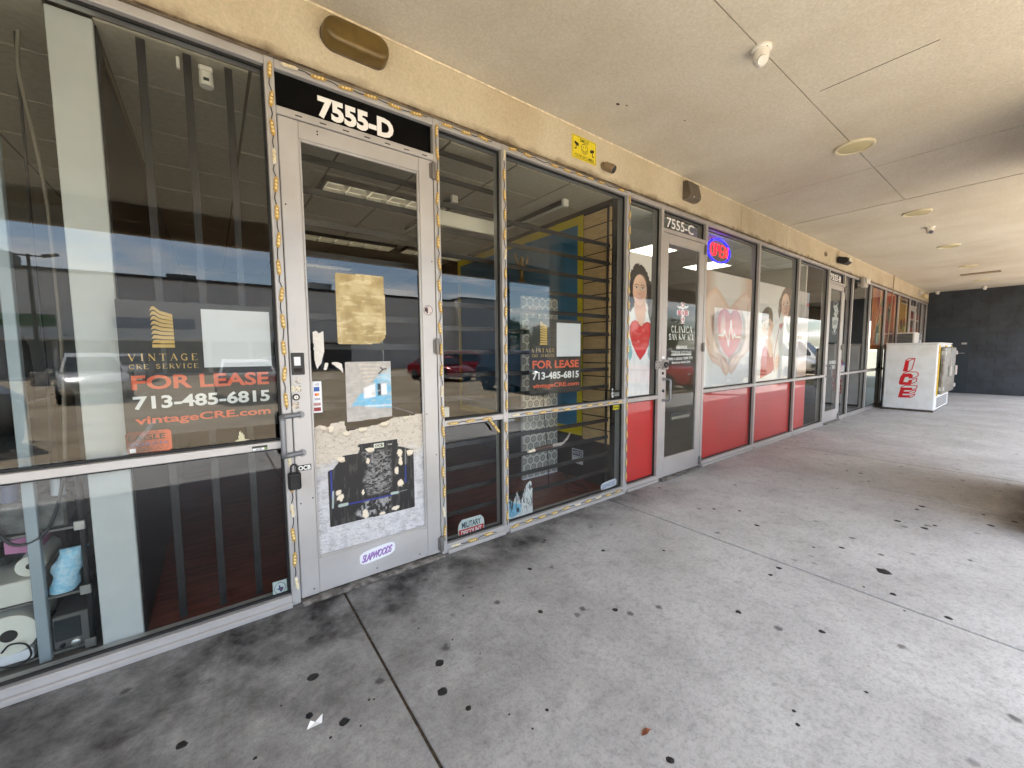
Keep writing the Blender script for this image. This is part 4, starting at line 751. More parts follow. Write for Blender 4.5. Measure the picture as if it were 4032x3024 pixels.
pt.poly(z5p([(460, 555), (505, 490), (540, 470), (610, 380), (640, 375), (678, 430), (682, 560), (600, 560), (500, 548)]), (122, 184, 214), 0.01); pt.poly(z5p([(600, 395), (640, 375), (680, 340), (680, 420)]), (176, 204, 216), 0.02)
pt.poly(z5p([(527, 455), (590, 425), (592, 500), (530, 510)]), (232, 234, 236)); pt.poly(z5p([(602, 430), (622, 428), (624, 490), (606, 495)]), (40, 50, 62)); pt.poly(z5p([(622, 428), (652, 425), (655, 488), (624, 490)]), (240, 240, 240)); pt.line(z5p([(610, 375), (632, 352), (620, 342)]), 0.008, (26, 26, 28)); pt.line(z5p([(632, 352), (650, 348)]), 0.008, (26, 26, 28))
for k in range(5): pt.line(z5p([(505+k*6, 327+k*22), (608-k*8, 327+k*20)]), 0.010, (206, 196, 178), op=0.8)
pt.line(z5p([(540, 552), (680, 545)]), 0.012, (214, 226, 232), op=0.8); noisy(pt, 0.3, 45, 77); pt.fill(np.clip((fbm(pt.U*0.7, pt.V*1.6, 40, 78)-0.58)*6, 0, 0.6), (196, 192, 186)); pt.cut(gp, 0.005); pt.build('product_poster', YD-0.0006, PM, label='torn grey poster with blue patch and white bottles on the door glass', cat='poster')
for lab, pl in (('long torn white paper scrap high on the door glass', [(250, 150), (270, 142), (285, 155), (308, 145), (313, 250), (296, 318), (275, 350), (262, 300)]), ('small curved white paper scrap left of the grey poster', [(348, 316), (385, 312), (408, 322), (416, 370), (398, 352), (370, 332)]), ('tiny white paper scrap between two larger scraps', [(318, 318), (336, 316), (326, 354), (310, 356)])):
    q = np.array(z5p(pl)); pt = Paint(*map(float, (q[:, 0].min(), q[:, 0].max(), q[:, 1].min(), q[:, 1].max())), 300, (216, 212, 204)); noisy(pt, 0.25, 60, 5); pt.cut(z5p(pl), 0.004); pt.build('paper_scrap', YD-0.0005, PM, label=lab, cat='paper scrap')
# card payment sticker
e = bb(z5, [(247, 418), (297, 416), (250, 590), (303, 584)], YD); x0, x1, za_, zb = e; W, H = x1-x0, zb-za_
cs = empty('payment_sticker', label='white strip of payment card logos on the door glass edge', cat='sticker'); sheet('backing', rect(*e), YD-0.0005, M_whites, cs)
bxs = lambda a, b_, c, d: rect(x0+a*W, x0+b_*W, za_+c*H, za_+d*H)
m_ = MB()
for k in range(3):
    sq(m_, [(x0+(0.35+k*0.1)*W+0.004*math.cos(t)*(k+1)*0.7, za_+0.9*H+0.004*math.sin(t)*(k+1)*0.9) for t in np.linspace(-0.9, 0.9, 6)], 0.0022, lambda a, b_, e_: (a, YD-0.0008+e_, b_))
m_.build('contactless_mark', M_ink, cs); sheet('card_mark', bxs(0.22, 0.78, 0.68, 0.82), YD-0.0008, mat('card_blue', (40, 84, 160), 0.5), cs); sheet('card_mark', circ(x0+0.42*W, za_+0.58*H, 0.15*W, 14), YD-0.0008, mat('card_red', (208, 60, 40), 0.5), cs); sheet('card_mark', circ(x0+0.6*W, za_+0.58*H, 0.15*W, 14), YD-0.001, mat('card_orange', (232, 150, 50), 0.5), cs)
letters('lettering', 'VISA', x0+0.2*W, x0+0.8*W, za_+0.40*H, za_+0.47*H, YD-0.0008, mat('card_navy', (34, 44, 96), 0.5), cs, bold=0.02, shear=0.2); sheet('card_mark', bxs(0.15, 0.85, 0.22, 0.32), YD-0.0008, mat('card_pale', (196, 150, 150), 0.5), cs); sheet('card_mark', bxs(0.15, 0.85, 0.05, 0.17), YD-0.0008, mat('card_dred', (140, 40, 36), 0.5), cs); letters('lettering', 'DISCOVER', x0+0.17*W, x0+0.83*W, za_+0.25*H, za_+0.29*H, YD-0.001, M_ink, cs)
# lock gear on the left stile
def stile(zm, l): return bb(zm, l, 0.0)
e = stile(z5, [(137, 262), (202, 262), (137, 380), (202, 380)]); ms = MB().box(e[0], e[1], -0.006, 0.0035, e[2], e[3], b=0.003).build('reader_plate', M_bplast, label='black card reader plate on the left door stile', cat='plate')
W, H = e[1]-e[0], e[3]-e[2]; MB().box(e[0]+0.2*W, e[1]-0.3*W, -0.008, -0.0062, e[2]+0.42*H, e[3]-0.18*H, b=0.001).build('worn_label', M_whites, ms); MB().box(e[0]+0.15*W, e[1]-0.2*W, -0.0075, -0.0062, e[2]+0.1*H, e[2]+0.3*H).build('slot', M_lens, ms)
c_ = z5.xz(160, 503, 0.0); lk = MB().lathe([(0.019, 0.0035), (0.019, -0.004), (0.015, -0.007)], (c_[0], 0, c_[1]), 'y', 20).build('lock_cylinder', M_bplast, label='round key lock cylinder on the left door stile', cat='lock', smooth=40)
MB().lathe([(0.0125, -0.0071), (0.011, -0.010)], (c_[0], 0, c_[1]), 'y', 20).build('core', M_steel, lk); MB().box(c_[0]-0.0015, c_[0]+0.0015, -0.0115, -0.0101, c_[1]-0.007, c_[1]+0.004).build('keyway', M_lens, lk)
for lab, r_, cc in (('small cream sticker above the key lock', [(135, 443), (188, 472)], (216, 208, 186)), ('faint worn sticker below the key lock', [(138, 532), (176, 566)], (206, 196, 180)), ('faint scribbled sticker right under the reader plate', [(145, 400), (190, 428)], (200, 195, 186))):
    e = stile(z5, [r_[0], (r_[1][0], r_[0][1]), (r_[0][0], r_[1][1]), r_[1]]); pt = Paint(*e, 700, cc); pt.fill(np.clip((fbm(pt.U, pt.V, 140, len(lab))-0.52)*6, 0, 0.8), (96, 84, 70)); pt.build('stile_sticker', YF-0.0006, PM, label=lab, cat='sticker')
s_ = empty('ocb_sticker', label='black OCB lettered sticker on the stile behind the lock box', cat='sticker'); e = stile(z5, [(172, 880), (240, 872), (175, 905), (240, 893)]); sheet('backing', rect(e[0]-0.004, e[1]+0.003, e[2]-0.003, e[3]+0.004), YF-0.0006, M_ink, s_); letters('lettering', 'OCB', *e, YF-0.0009, M_white, s_, bold=0.04)
c_ = z5.xz(880, 30, 0.0); s_ = empty('round_sticker', label='round black and pink sticker on the right door stile', cat='sticker'); pt = Paint(c_[0]-0.036, c_[0]+0.036, c_[1]-0.036, c_[1]+0.036, 700, (204, 190, 186)); rr = np.hypot(pt.U-c_[0], pt.V-c_[1]); pt.fill((rr > 0.030).astype(float), (60, 50, 50)); pt.fill(np.clip((fbm(pt.U, pt.V, 60, 8)-0.5)*10, 0, 1)*(rr < 0.026), (48, 34, 36)); pt.a = 0.033-rr; pt.build('print', YF-0.0006, PM, s_)
# key lock box hanging from the pull handle
p = z5(152, 955, 1, -0.07); kb_ = empty('key_lock_box', (p[0], -0.07, p[2]), 'black realtor key lock box hanging on the door 7555-D handle', 'lock box')
MB().box(-0.032, 0.032, -0.022, 0.022, -0.052, 0.045, b=0.008).build('case', M_bplast, kb_, smooth=30); MB().box(-0.024, 0.024, -0.027, -0.0225, -0.04, 0.03, b=0.004).build('dial_cover', mat('rubber_black', (16, 16, 17), 0.6), kb_)
MB().tube([(-0.015, 0, 0.04), (-0.015, 0, 0.075)] + [(0.015*math.cos(t), 0, 0.075+0.015*math.sin(t)) for t in np.linspace(math.pi, 0, 8)] + [(0.015, 0, 0.04)], 0.0055, 8).build('shackle', M_bplast, kb_, smooth=True)
# slapwoods stickers
def slap(lab, e, y, tilt, ink, back, shear=0.25):
    x0, x1, za_, zb = e; W, H = x1-x0, zb-za_; s_ = empty('brand_sticker', label=lab, cat='sticker'); n = 26
    pl = [(x0+W*(0.5+0.53*math.copysign(abs(math.cos(t))**0.45, math.cos(t))), za_+H*(0.5+0.60*math.copysign(abs(math.sin(t))**0.6, math.sin(t))) + tilt*W*(0.53*math.copysign(abs(math.cos(t))**0.45, math.cos(t))+0.5)) for t in [2*math.pi*k/n for k in range(n)]]
    sheet('backing', pl, y, back, s_); letters('lettering', 'SLAPWOODS', x0+0.03*W, x1-0.10*W, za_+0.12*H, za_+0.80*H, y-0.0004, mat('slap_shadow', (52, 40, 84), 0.5), s_, bold=0.03, shear=shear, tilt=tilt, sp=0.9); letters('lettering', 'SLAPWOODS', x0+0.02*W, x1-0.11*W, za_+0.17*H, za_+0.84*H, y-0.0007, ink, s_, bold=0.015, shear=shear, tilt=tilt, sp=0.9)
x0, z0 = c7.xz(560, 1270, 0.0); x1, _ = c7.xz(900, 1150, 0.0); slap('white slapwoods sticker with purple letters on the door kick rail', (x0+0.01, x1-0.01, z0+0.012, z0+0.085), 0.0047, 0.10, mat('slap_purple', (176, 136, 206), 0.5), M_whites)
# ------- sidelight and barred window stickers
x0, x1, za_, zb = bb(z7, [(218, 1360), (400, 1300), (225, 1425), (390, 1400), (300, 1285), (300, 1420)]); za_ = z7.xz(300, 1425)[1]; zb = z7.xz(300, 1292)[1]; W, H = x1-x0, zb-za_; cx = (x0+x1)/2; cz = (za_+zb)/2
pl = [(x0+0.15*W, za_), (x1-0.15*W, za_), (x1-0.03*W, za_+0.2*H), (x1, cz), (x1-0.03*W, zb-0.2*H), (x1-0.15*W, zb), (x0+0.15*W, zb), (x0+0.03*W, zb-0.2*H), (x0, cz), (x0+0.03*W, za_+0.2*H)]
s_ = empty('discount_sticker', label='red and pale military discount sticker low on the sidelight', cat='sticker'); sheet('backing', pl, YI, mat('discount_pale', (206, 214, 210), 0.5), s_); k_ = [(cx+(a-cx)*0.95, cz+(b_-cz)*0.93) for a, b_ in pl if b_ <= cz+0.001]
sheet('red_half', [(cx+(a-cx)*0.95, min(cz, cz+(b_-cz)*0.93)) for a, b_ in (pl[9], pl[0], pl[1], pl[2])] + [(x1-0.02*W, cz), (x0+0.02*W, cz)], YI-0.0004, mat('discount_red', (186, 48, 46), 0.5), s_)
letters('lettering', 'MILITARY', x0+0.14*W, x1-0.14*W, cz+0.05*H, zb-0.14*H, YI-0.0006, mat('military_teal', (28, 66, 78), 0.5), s_, bold=0.025); letters('lettering', 'DISCOUNT', x0+0.12*W, x1-0.12*W, za_+0.14*H, cz-0.06*H, YI-0.0008, M_white, s_, bold=0.02)
e = bb(z7, [(118, 532), (160, 530), (120, 600), (160, 598)]); MB().box(e[0], e[1], YI+0.001, YI+0.03, e[2], e[3], b=0.003).build('sensor_box', M_wplast, label='small white sensor box inside the sidelight corner', cat='sensor')
letters('torch_lettering', 'torch', *bb(z7, [(562, 610), (606, 605), (562, 628), (606, 624)]), YI, M_white, bold=0.01, label='small white torch lettering under the barred window rail', cat='lettering')
tp = P_(z7, [(566, 1168), (600, 1185), (625, 1110), (650, 1180), (690, 1060), (722, 1035), (732, 1100), (731, 1275), (640, 1300), (580, 1312), (566, 1290)]); q = np.array(tp); pt = Paint(*map(float, (q[:, 0].min(), q[:, 0].max(), q[:, 1].min(), q[:, 1].max())), 260, (222, 222, 220)); z7p = lambda l: P_(z7, l)
pt.poly(z7p([(566, 1170), (610, 1190), (655, 1200), (650, 1250), (600, 1290), (566, 1290)]), (128, 186, 214), 0.015); pt.fill(np.clip((fbm(pt.U*3, pt.V*0.6, 60, 33, 5)-0.5)*9, 0, 1)*np.clip((pt.V-z7p([(640, 1290)])[0][1])/0.12, 0, 1), (26, 26, 28)); pt.poly(z7p([(620, 1225), (640, 1222), (640, 1250), (622, 1252)]), (40, 46, 52), 0.004); pt.cut(tp, 0.012); pt.build('torn_poster', YI, PM, label='torn white and blue poster remains low in the barred window', cat='poster')
m_ = MB(); pp = [z7(a, b_, 1, YO-0.01) for a, b_ in ((697, 838), (740, 825), (800, 808), (860, 795), (925, 782), (945, 770))]; m_.tube([tuple(p_) for p_ in pp[:2]], [0.010, 0.017], 8, 0); m_.tube([tuple(p_) for p_ in pp[1:4]], [0.017, 0.018, 0.017], 8, 1); m_.tube([tuple(p_) for p_ in pp[3:]], [0.017, 0.016, 0.007], 8, 2); m_.tube([tuple(z7(a, b_, 1, YO-0.006)) for a, b_ in ((938, 775), (965, 745), (986, 705))], [0.011, 0.011, 0.005], 6, 2)
m_.build('peeled_roll', [M_dead, mat('roll_brown', (70, 54, 46), 0.6, var=0.5, scale=60), mat('roll_grey', (150, 146, 140), 0.6, var=0.4, scale=60)], label='curled roll of peeled sticker stuck on the barred window', cat='sticker', smooth=40)
x0, x1, za_, zb = bb(z7, [(1268, 440), (1326, 420), (1270, 470), (1330, 465), (1290, 395)]); s_ = empty('sold_here_sticker', label='black sold here sticker in the barred window corner', cat='sticker'); W, H = x1-x0, zb-za_
sheet('backing', rect(x0, x1, za_, za_+0.72*H), YI, M_ink, s_); letters('lettering', 'SOLD', x0+0.36*W, x1-0.05*W, za_+0.38*H, za_+0.52*H, YI-0.0005, M_white, s_, bold=0.01); letters('lettering', 'HERE', x0+0.36*W, x1-0.05*W, za_+0.2*H, za_+0.34*H, YI-0.0005, M_white, s_, bold=0.01); letters('lettering', 't', x0+0.08*W, x0+0.34*W, za_+0.08*H, za_+0.7*H, YI-0.0005, M_white, s_, bold=0.05)
sheet('leaf_mark', [(x0+0.2*W, za_+0.72*H), (x0+0.08*W, za_+0.86*H), (x0+0.15*W, za_+0.84*H), (x0+0.21*W, zb), (x0+0.27*W, za_+0.84*H), (x0+0.36*W, za_+0.86*H)], YI, M_white, s_)
e = bb(z7, [(1286, 515), (1332, 512), (1288, 548), (1332, 544)]); s_ = empty('yellow_sticker', label='tiny yellow sticker below the mid rail by unit C', cat='sticker'); sheet('backing', rect(*e), YI, M_yel, s_); sheet('print', rect(e[0]+0.006, e[1]-0.006, e[2]+0.02, e[2]+0.026), YI-0.0005, M_ink, s_)
x0, z0 = z7.xz(1200, 1112); x1, _ = z7.xz(1310, 1080); slap('white slapwoods sticker with pale letters at the barred window corner', (x0+0.01, x1-0.01, z0+0.01, z0+0.075), YI, 0.06, mat('slap_pale', (196, 200, 226), 0.5), M_whites)
# litter on the pavement
p = b5(52, 1175, 2, 0.0); MB().add([(p[0]-0.03, p[1]-0.012, 0.001), (p[0]+0.025, p[1]-0.018, 0.004), (p[0]+0.034, p[1]+0.012, 0.016), (p[0]+0.004, p[1]+0.004, 0.003), (p[0]-0.012, p[1]+0.012, 0.012)], [(0, 1, 3), (1, 2, 3), (0, 3, 4)]).build('paper_litter', M_white, label='tiny folded white paper scrap on the dark stained pavement', cat='litter')
p = b5(1855, 1222, 2, 0.0); MB().add([(p[0]-0.025, p[1]+0.0, 0.001), (p[0]-0.005, p[1]-0.012, 0.006), (p[0]+0.02, p[1]-0.006, 0.002), (p[0]+0.03, p[1]-0.012, 0.003), (p[0]+0.012, p[1]+0.008, 0.007), (p[0]-0.01, p[1]+0.01, 0.003)], [(0, 1, 4, 5), (1, 2, 4), (2, 3, 4)]).build('dry_leaf', mat('dry_leaf_brown', (126, 76, 52), 0.7, var=0.4, scale=80), label='small reddish dry leaf on the grey pavement', cat='leaf')
# ================================================================== clinic (7555-C): posters, red panels, lettering
M_redv = mat('red_vinyl', (206, 46, 42), 0.5, c2=(190, 50, 46), scale=2.2, detail=9, ramp=(0.25, 0.6), bump=0.05, bscale=9)
for lab, x0, x1 in (('red panel under the poster of the woman with a heart', 3.42, 3.955), ('red panel under the cupped hands poster', 4.942, 6.41), ('red panel under the child and doctor poster', 6.463, 7.97), ('narrow red panel under the balloon poster', 8.022, 8.70)):
    sheet('red_panel', rect(x0+0.004, x1-0.004, ZB+0.004, ZR0-0.004), YI, M_redv, label=lab, cat='panel', group='red panels of the clinic')
def facepart(pt, cx, cz, rx, rz, skin, eyes=True, tilt=0.0, lips=(176, 70, 70)):
    c_, s_ = math.cos(tilt), math.sin(tilt); q = lambda a, b_: (cx + rx*(a*c_ - b_*s_), cz + rz*(a*s_*rx/rz + b_*c_))
    pt.ell(*q(0.45, -0.05), rx*0.6, rz*0.8, tuple(v*0.86 for v in skin), 0.9, 0.7); pt.ell(*q(-0.45, -0.25), rx*0.35, rz*0.25, (226, 150, 130), 0.9, 0.35); pt.ell(*q(0.4, -0.25), rx*0.35, rz*0.25, (216, 140, 120), 0.9, 0.35)
    for sx in (-1, 1):
        if eyes:
            pt.ell(*q(sx*0.45, 0.13), rx*0.22, rz*0.065, (232, 226, 220), 0.4); pt.ell(*q(sx*0.45, 0.13), rx*0.11, rz*0.06, (52, 62, 66), 0.4)
            pt.line([q(sx*0.45-0.24, 0.17), q(sx*0.45, 0.205), q(sx*0.45+0.24, 0.17)], rz*0.028, (40, 28, 24))
        pt.line([q(sx*0.45-0.28, 0.30 - (0.04 if sx < 0 else 0)), q(sx*0.45, 0.36), q(sx*0.45+0.28, 0.30 - (0.04 if sx > 0 else 0))], rz*0.04, (62, 44, 36), op=0.9)
    pt.line([q(0.06, 0.15), q(0.12, -0.2)], rx*0.10, tuple(v*0.88 for v in skin), 0.02, 0.6); pt.ell(*q(0.02, -0.25), rx*0.22, rz*0.045, tuple(v*0.72 for v in skin), 0.8, 0.7)
    pt.line([q(-0.36, -0.50), q(-0.15, -0.57), q(0.15, -0.57), q(0.40, -0.48)], rz*0.055, lips, 0.006); pt.line([q(-0.22, -0.535), q(0.24, -0.53)], rz*0.018, (236, 224, 218), 0.003, 0.8)
# --- woman holding a red heart
pt = Paint(3.424, 3.868, 0.998, 2.497, 190, (222, 217, 212)); C5 = lambda l: P_(c5, l, YI); c5p = lambda a, b_: C5([(a, b_)])[0]
pt.fill(np.clip((2.2-pt.V)/1.2, 0, 1)*0.5, (220, 220, 222))
curl = (fbm(pt.U*1.2, pt.V*0.8, 40, 3)-0.5)*0.06
hd = pdist(pt.U, pt.V, C5([(90, 200), (125, 195), (160, 212), (190, 270), (225, 340), (248, 400), (262, 470), (264, 560), (253, 660), (235, 712), (212, 700), (200, 600), (190, 520), (90, 540), (70, 600), (50, 640), (38, 600), (38, 400), (48, 300), (62, 245)])) + curl
pt.fill(np.clip(hd/0.01, 0, 1), (38, 28, 26)); strand = np.clip((fbm(pt.U*2.2, pt.V*0.5, 55, 4)-0.55)*4, 0, 0.5); pt.fill(strand*np.clip(hd/0.01, 0, 1), (86, 66, 58))
pt.poly(C5([(88, 510), (170, 510), (188, 600), (180, 690), (145, 745), (110, 700), (84, 600)]), (214, 166, 142)); pt.poly(C5([(96, 520), (168, 515), (175, 560), (130, 590), (100, 565)]), (196, 146, 124), 0.03, 0.5)
cx, cz = c5p(131, 425); rx = c5p(190, 425)[0]-cx; rz = c5p(131, 290)[1]-cz
pt.ell(cx, cz, rx, rz, (228, 188, 164), 0.08); facepart(pt, cx-0.003, cz, rx, rz, (228, 188, 164), lips=(188, 74, 80))
hl = pdist(pt.U, pt.V, C5([(60, 240), (110, 262), (95, 300), (78, 350), (72, 430), (62, 500), (40, 500), (45, 300)])) + curl*0.4; pt.fill(np.clip(hl/0.008, 0, 1), (36, 27, 25)); hl = pdist(pt.U, pt.V, C5([(105, 258), (140, 250), (175, 300), (188, 360), (190, 450), (196, 520), (215, 520), (215, 320), (170, 220), (110, 215)])) + curl*0.4; pt.fill(np.clip(hl/0.008, 0, 1), (36, 27, 25))
pt.poly(C5([(35, 640), (60, 600), (82, 575), (95, 690), (140, 745), (165, 720), (182, 610), (196, 620), (220, 700), (255, 720), (250, 1340), (30, 1360)]), (232, 232, 234)); pt.poly(C5([(100, 600), (180, 600), (178, 690), (143, 742), (108, 700)]), (218, 172, 148), 0.01); pt.line(C5([(85, 580), (96, 690), (140, 745)]), 0.006, (186, 186, 192)); pt.line(C5([(182, 612), (172, 700), (145, 745)]), 0.006, (186, 186, 192)); pt.line(C5([(138, 1040), (140, 1340)]), 0.004, (200, 202, 210)); pt.line(C5([(55, 1120), (230, 1125)]), 0.01, (206, 208, 216), 0.02)
pt.fill(np.clip((fbm(pt.U*2, pt.V*0.6, 12, 9)-0.52)*2, 0, 0.3)*(pt.V < 1.65), (196, 200, 210))
pt.poly(C5([(242, 1000), (258, 980), (258, 1130), (240, 1120), (215, 1060)]), (58, 46, 42), 0.01, 0.9)
hh = C5([(40, 740), (60, 702), (90, 686), (115, 700), (135, 735), (150, 740), (165, 715), (190, 703), (215, 708), (238, 745), (240, 800), (215, 890), (175, 980), (135, 1035), (105, 990), (65, 900), (42, 810)]); pt.poly(hh, (206, 40, 44), 0.006); hdist = pdist(pt.U, pt.V, hh); pt.fill(np.clip((0.03-hdist)/0.03, 0, 1)*(hdist > 0)*0.45, (150, 22, 30)); pt.ell(*c5p(90, 740), 0.05, 0.06, (228, 90, 90), 0.9, 0.6); pt.ell(*c5p(200, 750), 0.04, 0.05, (226, 84, 84), 0.9, 0.4)
for l in ([(243, 796), (228, 800), (232, 822), (214, 842), (216, 860), (210, 876), (214, 900), (206, 920), (198, 985), (214, 1032), (238, 1020), (252, 930), (262, 830)], [(34, 842), (46, 862), (56, 905), (68, 960), (60, 1012), (40, 1042), (30, 960)]): pt.poly(C5(l), (128, 182, 190), 0.006)
for l in ([(216, 862), (246, 848)], [(212, 902), (246, 880)], [(232, 824), (256, 812)], [(36, 880), (52, 890)], [(38, 915), (58, 920)]): pt.line(C5(l), 0.006, (84, 136, 148))
pt.build('woman_poster', YI, PM, label='poster of a smiling dark-haired woman in white holding a red heart', cat='poster')
# --- cupped hands with a heart
pt = Paint(4.952, 6.338, 1.0, 2.497, 110, (226, 221, 217)); B1 = lambda l: P_(b1, l, YI); b1p = lambda a, b_: B1([(a, b_)])[0]; x0, x1 = 4.952, 6.338
pt.fill(np.clip((1.9-pt.V)/0.8, 0, 1), (238, 239, 241)); sk = (240, 214, 198)
pt.fill(np.clip(1.35-(pt.U-x0)/0.28, 0, 1)*np.clip((pt.V-1.75)/0.4, 0, 1)*0.8, (178, 136, 108)); pt.fill(np.clip(1.3-(x1-pt.U)/0.30, 0, 1)*np.clip((pt.V-1.6)/0.4, 0, 1)*0.75, (206, 164, 134))
Lh = [(195, 860), (240, 760), (300, 715), (345, 765), (395, 845), (440, 930), (410, 990), (360, 1010), (310, 1100), (300, 1240), (340, 1370), (400, 1440), (432, 1500), (435, 1560), (405, 1605), (378, 1570), (345, 1510), (270, 1465), (232, 1390), (205, 1290), (200, 1100)]
Rh = [(440, 935), (500, 860), (560, 800), (615, 778), (655, 830), (665, 950), (655, 1120), (645, 1330), (600, 1385), (545, 1440), (500, 1530), (455, 1590), (438, 1560), (440, 1490), (470, 1420), (550, 1370), (590, 1230), (585, 1080), (550, 980), (480, 980)]
for l, base, tone in ((Lh, sk, (216, 172, 146)), (Rh, (236, 214, 202), (210, 168, 148))):
    P2 = B1(l); d_ = pdist(pt.U, pt.V, P2); pt.fill(np.clip(d_/0.02+0.5, 0, 1), base); pt.fill(np.clip((0.07-d_)/0.07, 0, 1)*(d_ > -0.01)*0.55, tone)
pt.poly(B1([(262, 1010), (330, 950), (350, 1000), (318, 1150), (345, 1330), (420, 1440), (400, 1440), (330, 1370), (285, 1250), (262, 1110)]), (120, 78, 58), 0.05, 0.85); pt.poly(B1([(560, 960), (600, 1050), (600, 1230), (550, 1370), (470, 1430), (430, 1500), (430, 1420), (520, 1340), (570, 1150)]), (112, 74, 56), 0.05, 0.85)
for l in ([(235, 1290), (215, 1230)], [(255, 1400), (320, 1440)], [(345, 1440), (385, 1540)], [(500, 1430), (590, 1390)], [(465, 1480), (500, 1440)], [(250, 1000), (275, 1180)], [(625, 900), (620, 1200)], [(360, 1390), (415, 1480)], [(440, 1440), (520, 1400)]): pt.line(B1(l), 0.012, (168, 112, 84), 0.03, 0.75)
for l in ([(240, 1320), (300, 1410)], [(560, 1380), (630, 1340)], [(390, 1500), (410, 1580)], [(230, 900), (240, 1200)]): pt.line(B1(l), 0.03, (244, 222, 202), 0.05, 0.7)
hh = B1([(320, 1110), (322, 1020), (345, 955), (388, 928), (425, 945), (450, 985), (475, 952), (512, 950), (547, 985), (565, 1060), (568, 1150), (555, 1240), (520, 1330), (470, 1400), (430, 1425), (390, 1385), (350, 1310), (325, 1220)]); pt.poly(hh, (194, 48, 46), 0.012); d_ = pdist(pt.U, pt.V, hh); pt.fill(np.clip((0.06-d_)/0.06, 0, 1)*(d_ > 0)*0.5, (142, 30, 32)); cx, cz = b1p(375, 1110); pt.ell(cx, cz, 0.06, 0.15, (238, 196, 190), 0.9, 0.8); pt.ell(*b1p(500, 1010), 0.10, 0.12, (216, 104, 98), 0.9, 0.5)
pt.line(B1([(330, 1198), (378, 1202), (393, 1150), (407, 1212), (414, 1212), (428, 1305), (455, 1050), (470, 1225), (480, 1225), (488, 1180), (500, 1218), (555, 1222)]), 0.024, (250, 248, 246), 0.008); pt.build('hands_poster', YI, PM, label='poster of cupped hands holding a red heart with pulse line', cat='poster')
# --- child and doctor
pt = Paint(6.472, 7.835, 1.0, 2.497, 110, (235, 233, 230)); pt.fill(np.clip((pt.V-1.8)/0.7, 0, 1)*0.4, (196, 190, 180)); sk = (232, 196, 176)
pt.poly(B1([(880, 1000), (930, 950), (975, 1050), (1035, 1060), (1075, 1200), (1075, 1680), (890, 1680), (870, 1300)]), (236, 235, 233), 0.02); pt.fill(np.clip((fbm(pt.U*1.5, pt.V*0.7, 14, 5)-0.5)*2.4, 0, 0.3)*np.clip(pdist(pt.U, pt.V, B1([(880, 1000), (930, 950), (1075, 1200), (1075, 1680), (890, 1680)]))*30, 0, 1), (190, 188, 190))
hd = pdist(pt.U, pt.V, B1([(975, 760), (1010, 712), (1055, 706), (1083, 760), (1094, 850), (1085, 960), (1062, 1080), (1035, 1200), (1015, 1150), (1000, 1040), (960, 960), (940, 1040), (928, 960), (940, 850)])); st = fbm(pt.U*2.5, pt.V*0.5, 24, 6); pt.fill(np.clip(hd/0.02+0.5, 0, 1), (104, 84, 66)); pt.fill(np.clip(hd/0.02, 0, 1)*np.clip((st-0.5)*4, 0, 0.7), (164, 134, 100))
cx, cz = b1p(1003, 905); rx = b1p(1043, 905)[0]-cx; rz = cz-b1p(1003, 1030)[1]; pt.ell(cx, cz, rx, rz, sk, 0.12); facepart(pt, cx, cz, rx, rz, sk, tilt=0.12, lips=(190, 90, 90)); pt.poly(B1([(975, 800), (1012, 770), (1035, 800), (1050, 900), (1062, 1000), (1080, 900), (1060, 740), (1010, 720)]), (112, 90, 70), 0.02)
hd = pdist(pt.U, pt.V, B1([(762, 1060), (768, 975), (798, 925), (830, 912), (862, 930), (876, 985), (876, 1070), (868, 1090), (770, 1100)])); pt.fill(np.clip(hd/0.02+0.5, 0, 1), (98, 78, 60)); pt.fill(np.clip(hd/0.02, 0, 1)*np.clip((st-0.5)*4, 0, 0.5), (140, 114, 88))
cx, cz = b1p(818, 1110); rx = b1p(866, 1110)[0]-cx; rz = cz-b1p(818, 1210)[1]; pt.ell(cx, cz, rx, rz, (236, 202, 182), 0.12); facepart(pt, cx-0.01, cz-0.01, rx, rz*0.95, (236, 202, 182), lips=(186, 100, 96)); pt.poly(B1([(765, 1070), (790, 1060), (850, 1030), (872, 1060), (872, 960), (800, 940), (768, 1000)]), (100, 80, 62), 0.02)
pt.poly(B1([(770, 1340), (800, 1300), (850, 1400), (878, 1380), (882, 1545), (850, 1585), (745, 1635), (755, 1450)]), (192, 40, 42), 0.012); pt.poly(B1([(745, 1640), (850, 1580), (885, 1560), (890, 1690), (740, 1690)]), (234, 234, 232), 0.012)
pt.poly(B1([(800, 1240), (850, 1230), (876, 1300), (872, 1410), (850, 1425), (805, 1300)]), (232, 194, 172), 0.012); pt.poly(B1([(838, 1110), (872, 1060), (884, 1100), (866, 1180), (836, 1240), (818, 1190)]), (228, 186, 164), 0.012); pt.line(B1([(850, 1120), (838, 1200)]), 0.012, (196, 146, 124), 0.02, 0.6)
pt.poly(B1([(940, 1090), (985, 1075), (955, 1150)]), (186, 60, 64), 0.02, 0.8); pt.line(B1([(945, 1095), (925, 1200), (895, 1350), (884, 1500), (890, 1560)]), 0.022, (176, 50, 60), 0.008); pt.poly(B1([(900, 1420), (930, 1380), (947, 1440), (932, 1520), (905, 1560), (888, 1500)]), sk, 0.012)
for l in ([(905, 1440), (935, 1420)], [(900, 1475), (938, 1460)], [(898, 1510), (930, 1500)]): pt.line(B1(l), 0.012, (198, 148, 128), 0.02, 0.7)
pt.build('doctor_poster', YI, PM, label='poster of a long-haired doctor with stethoscope beside a child in red', cat='poster')
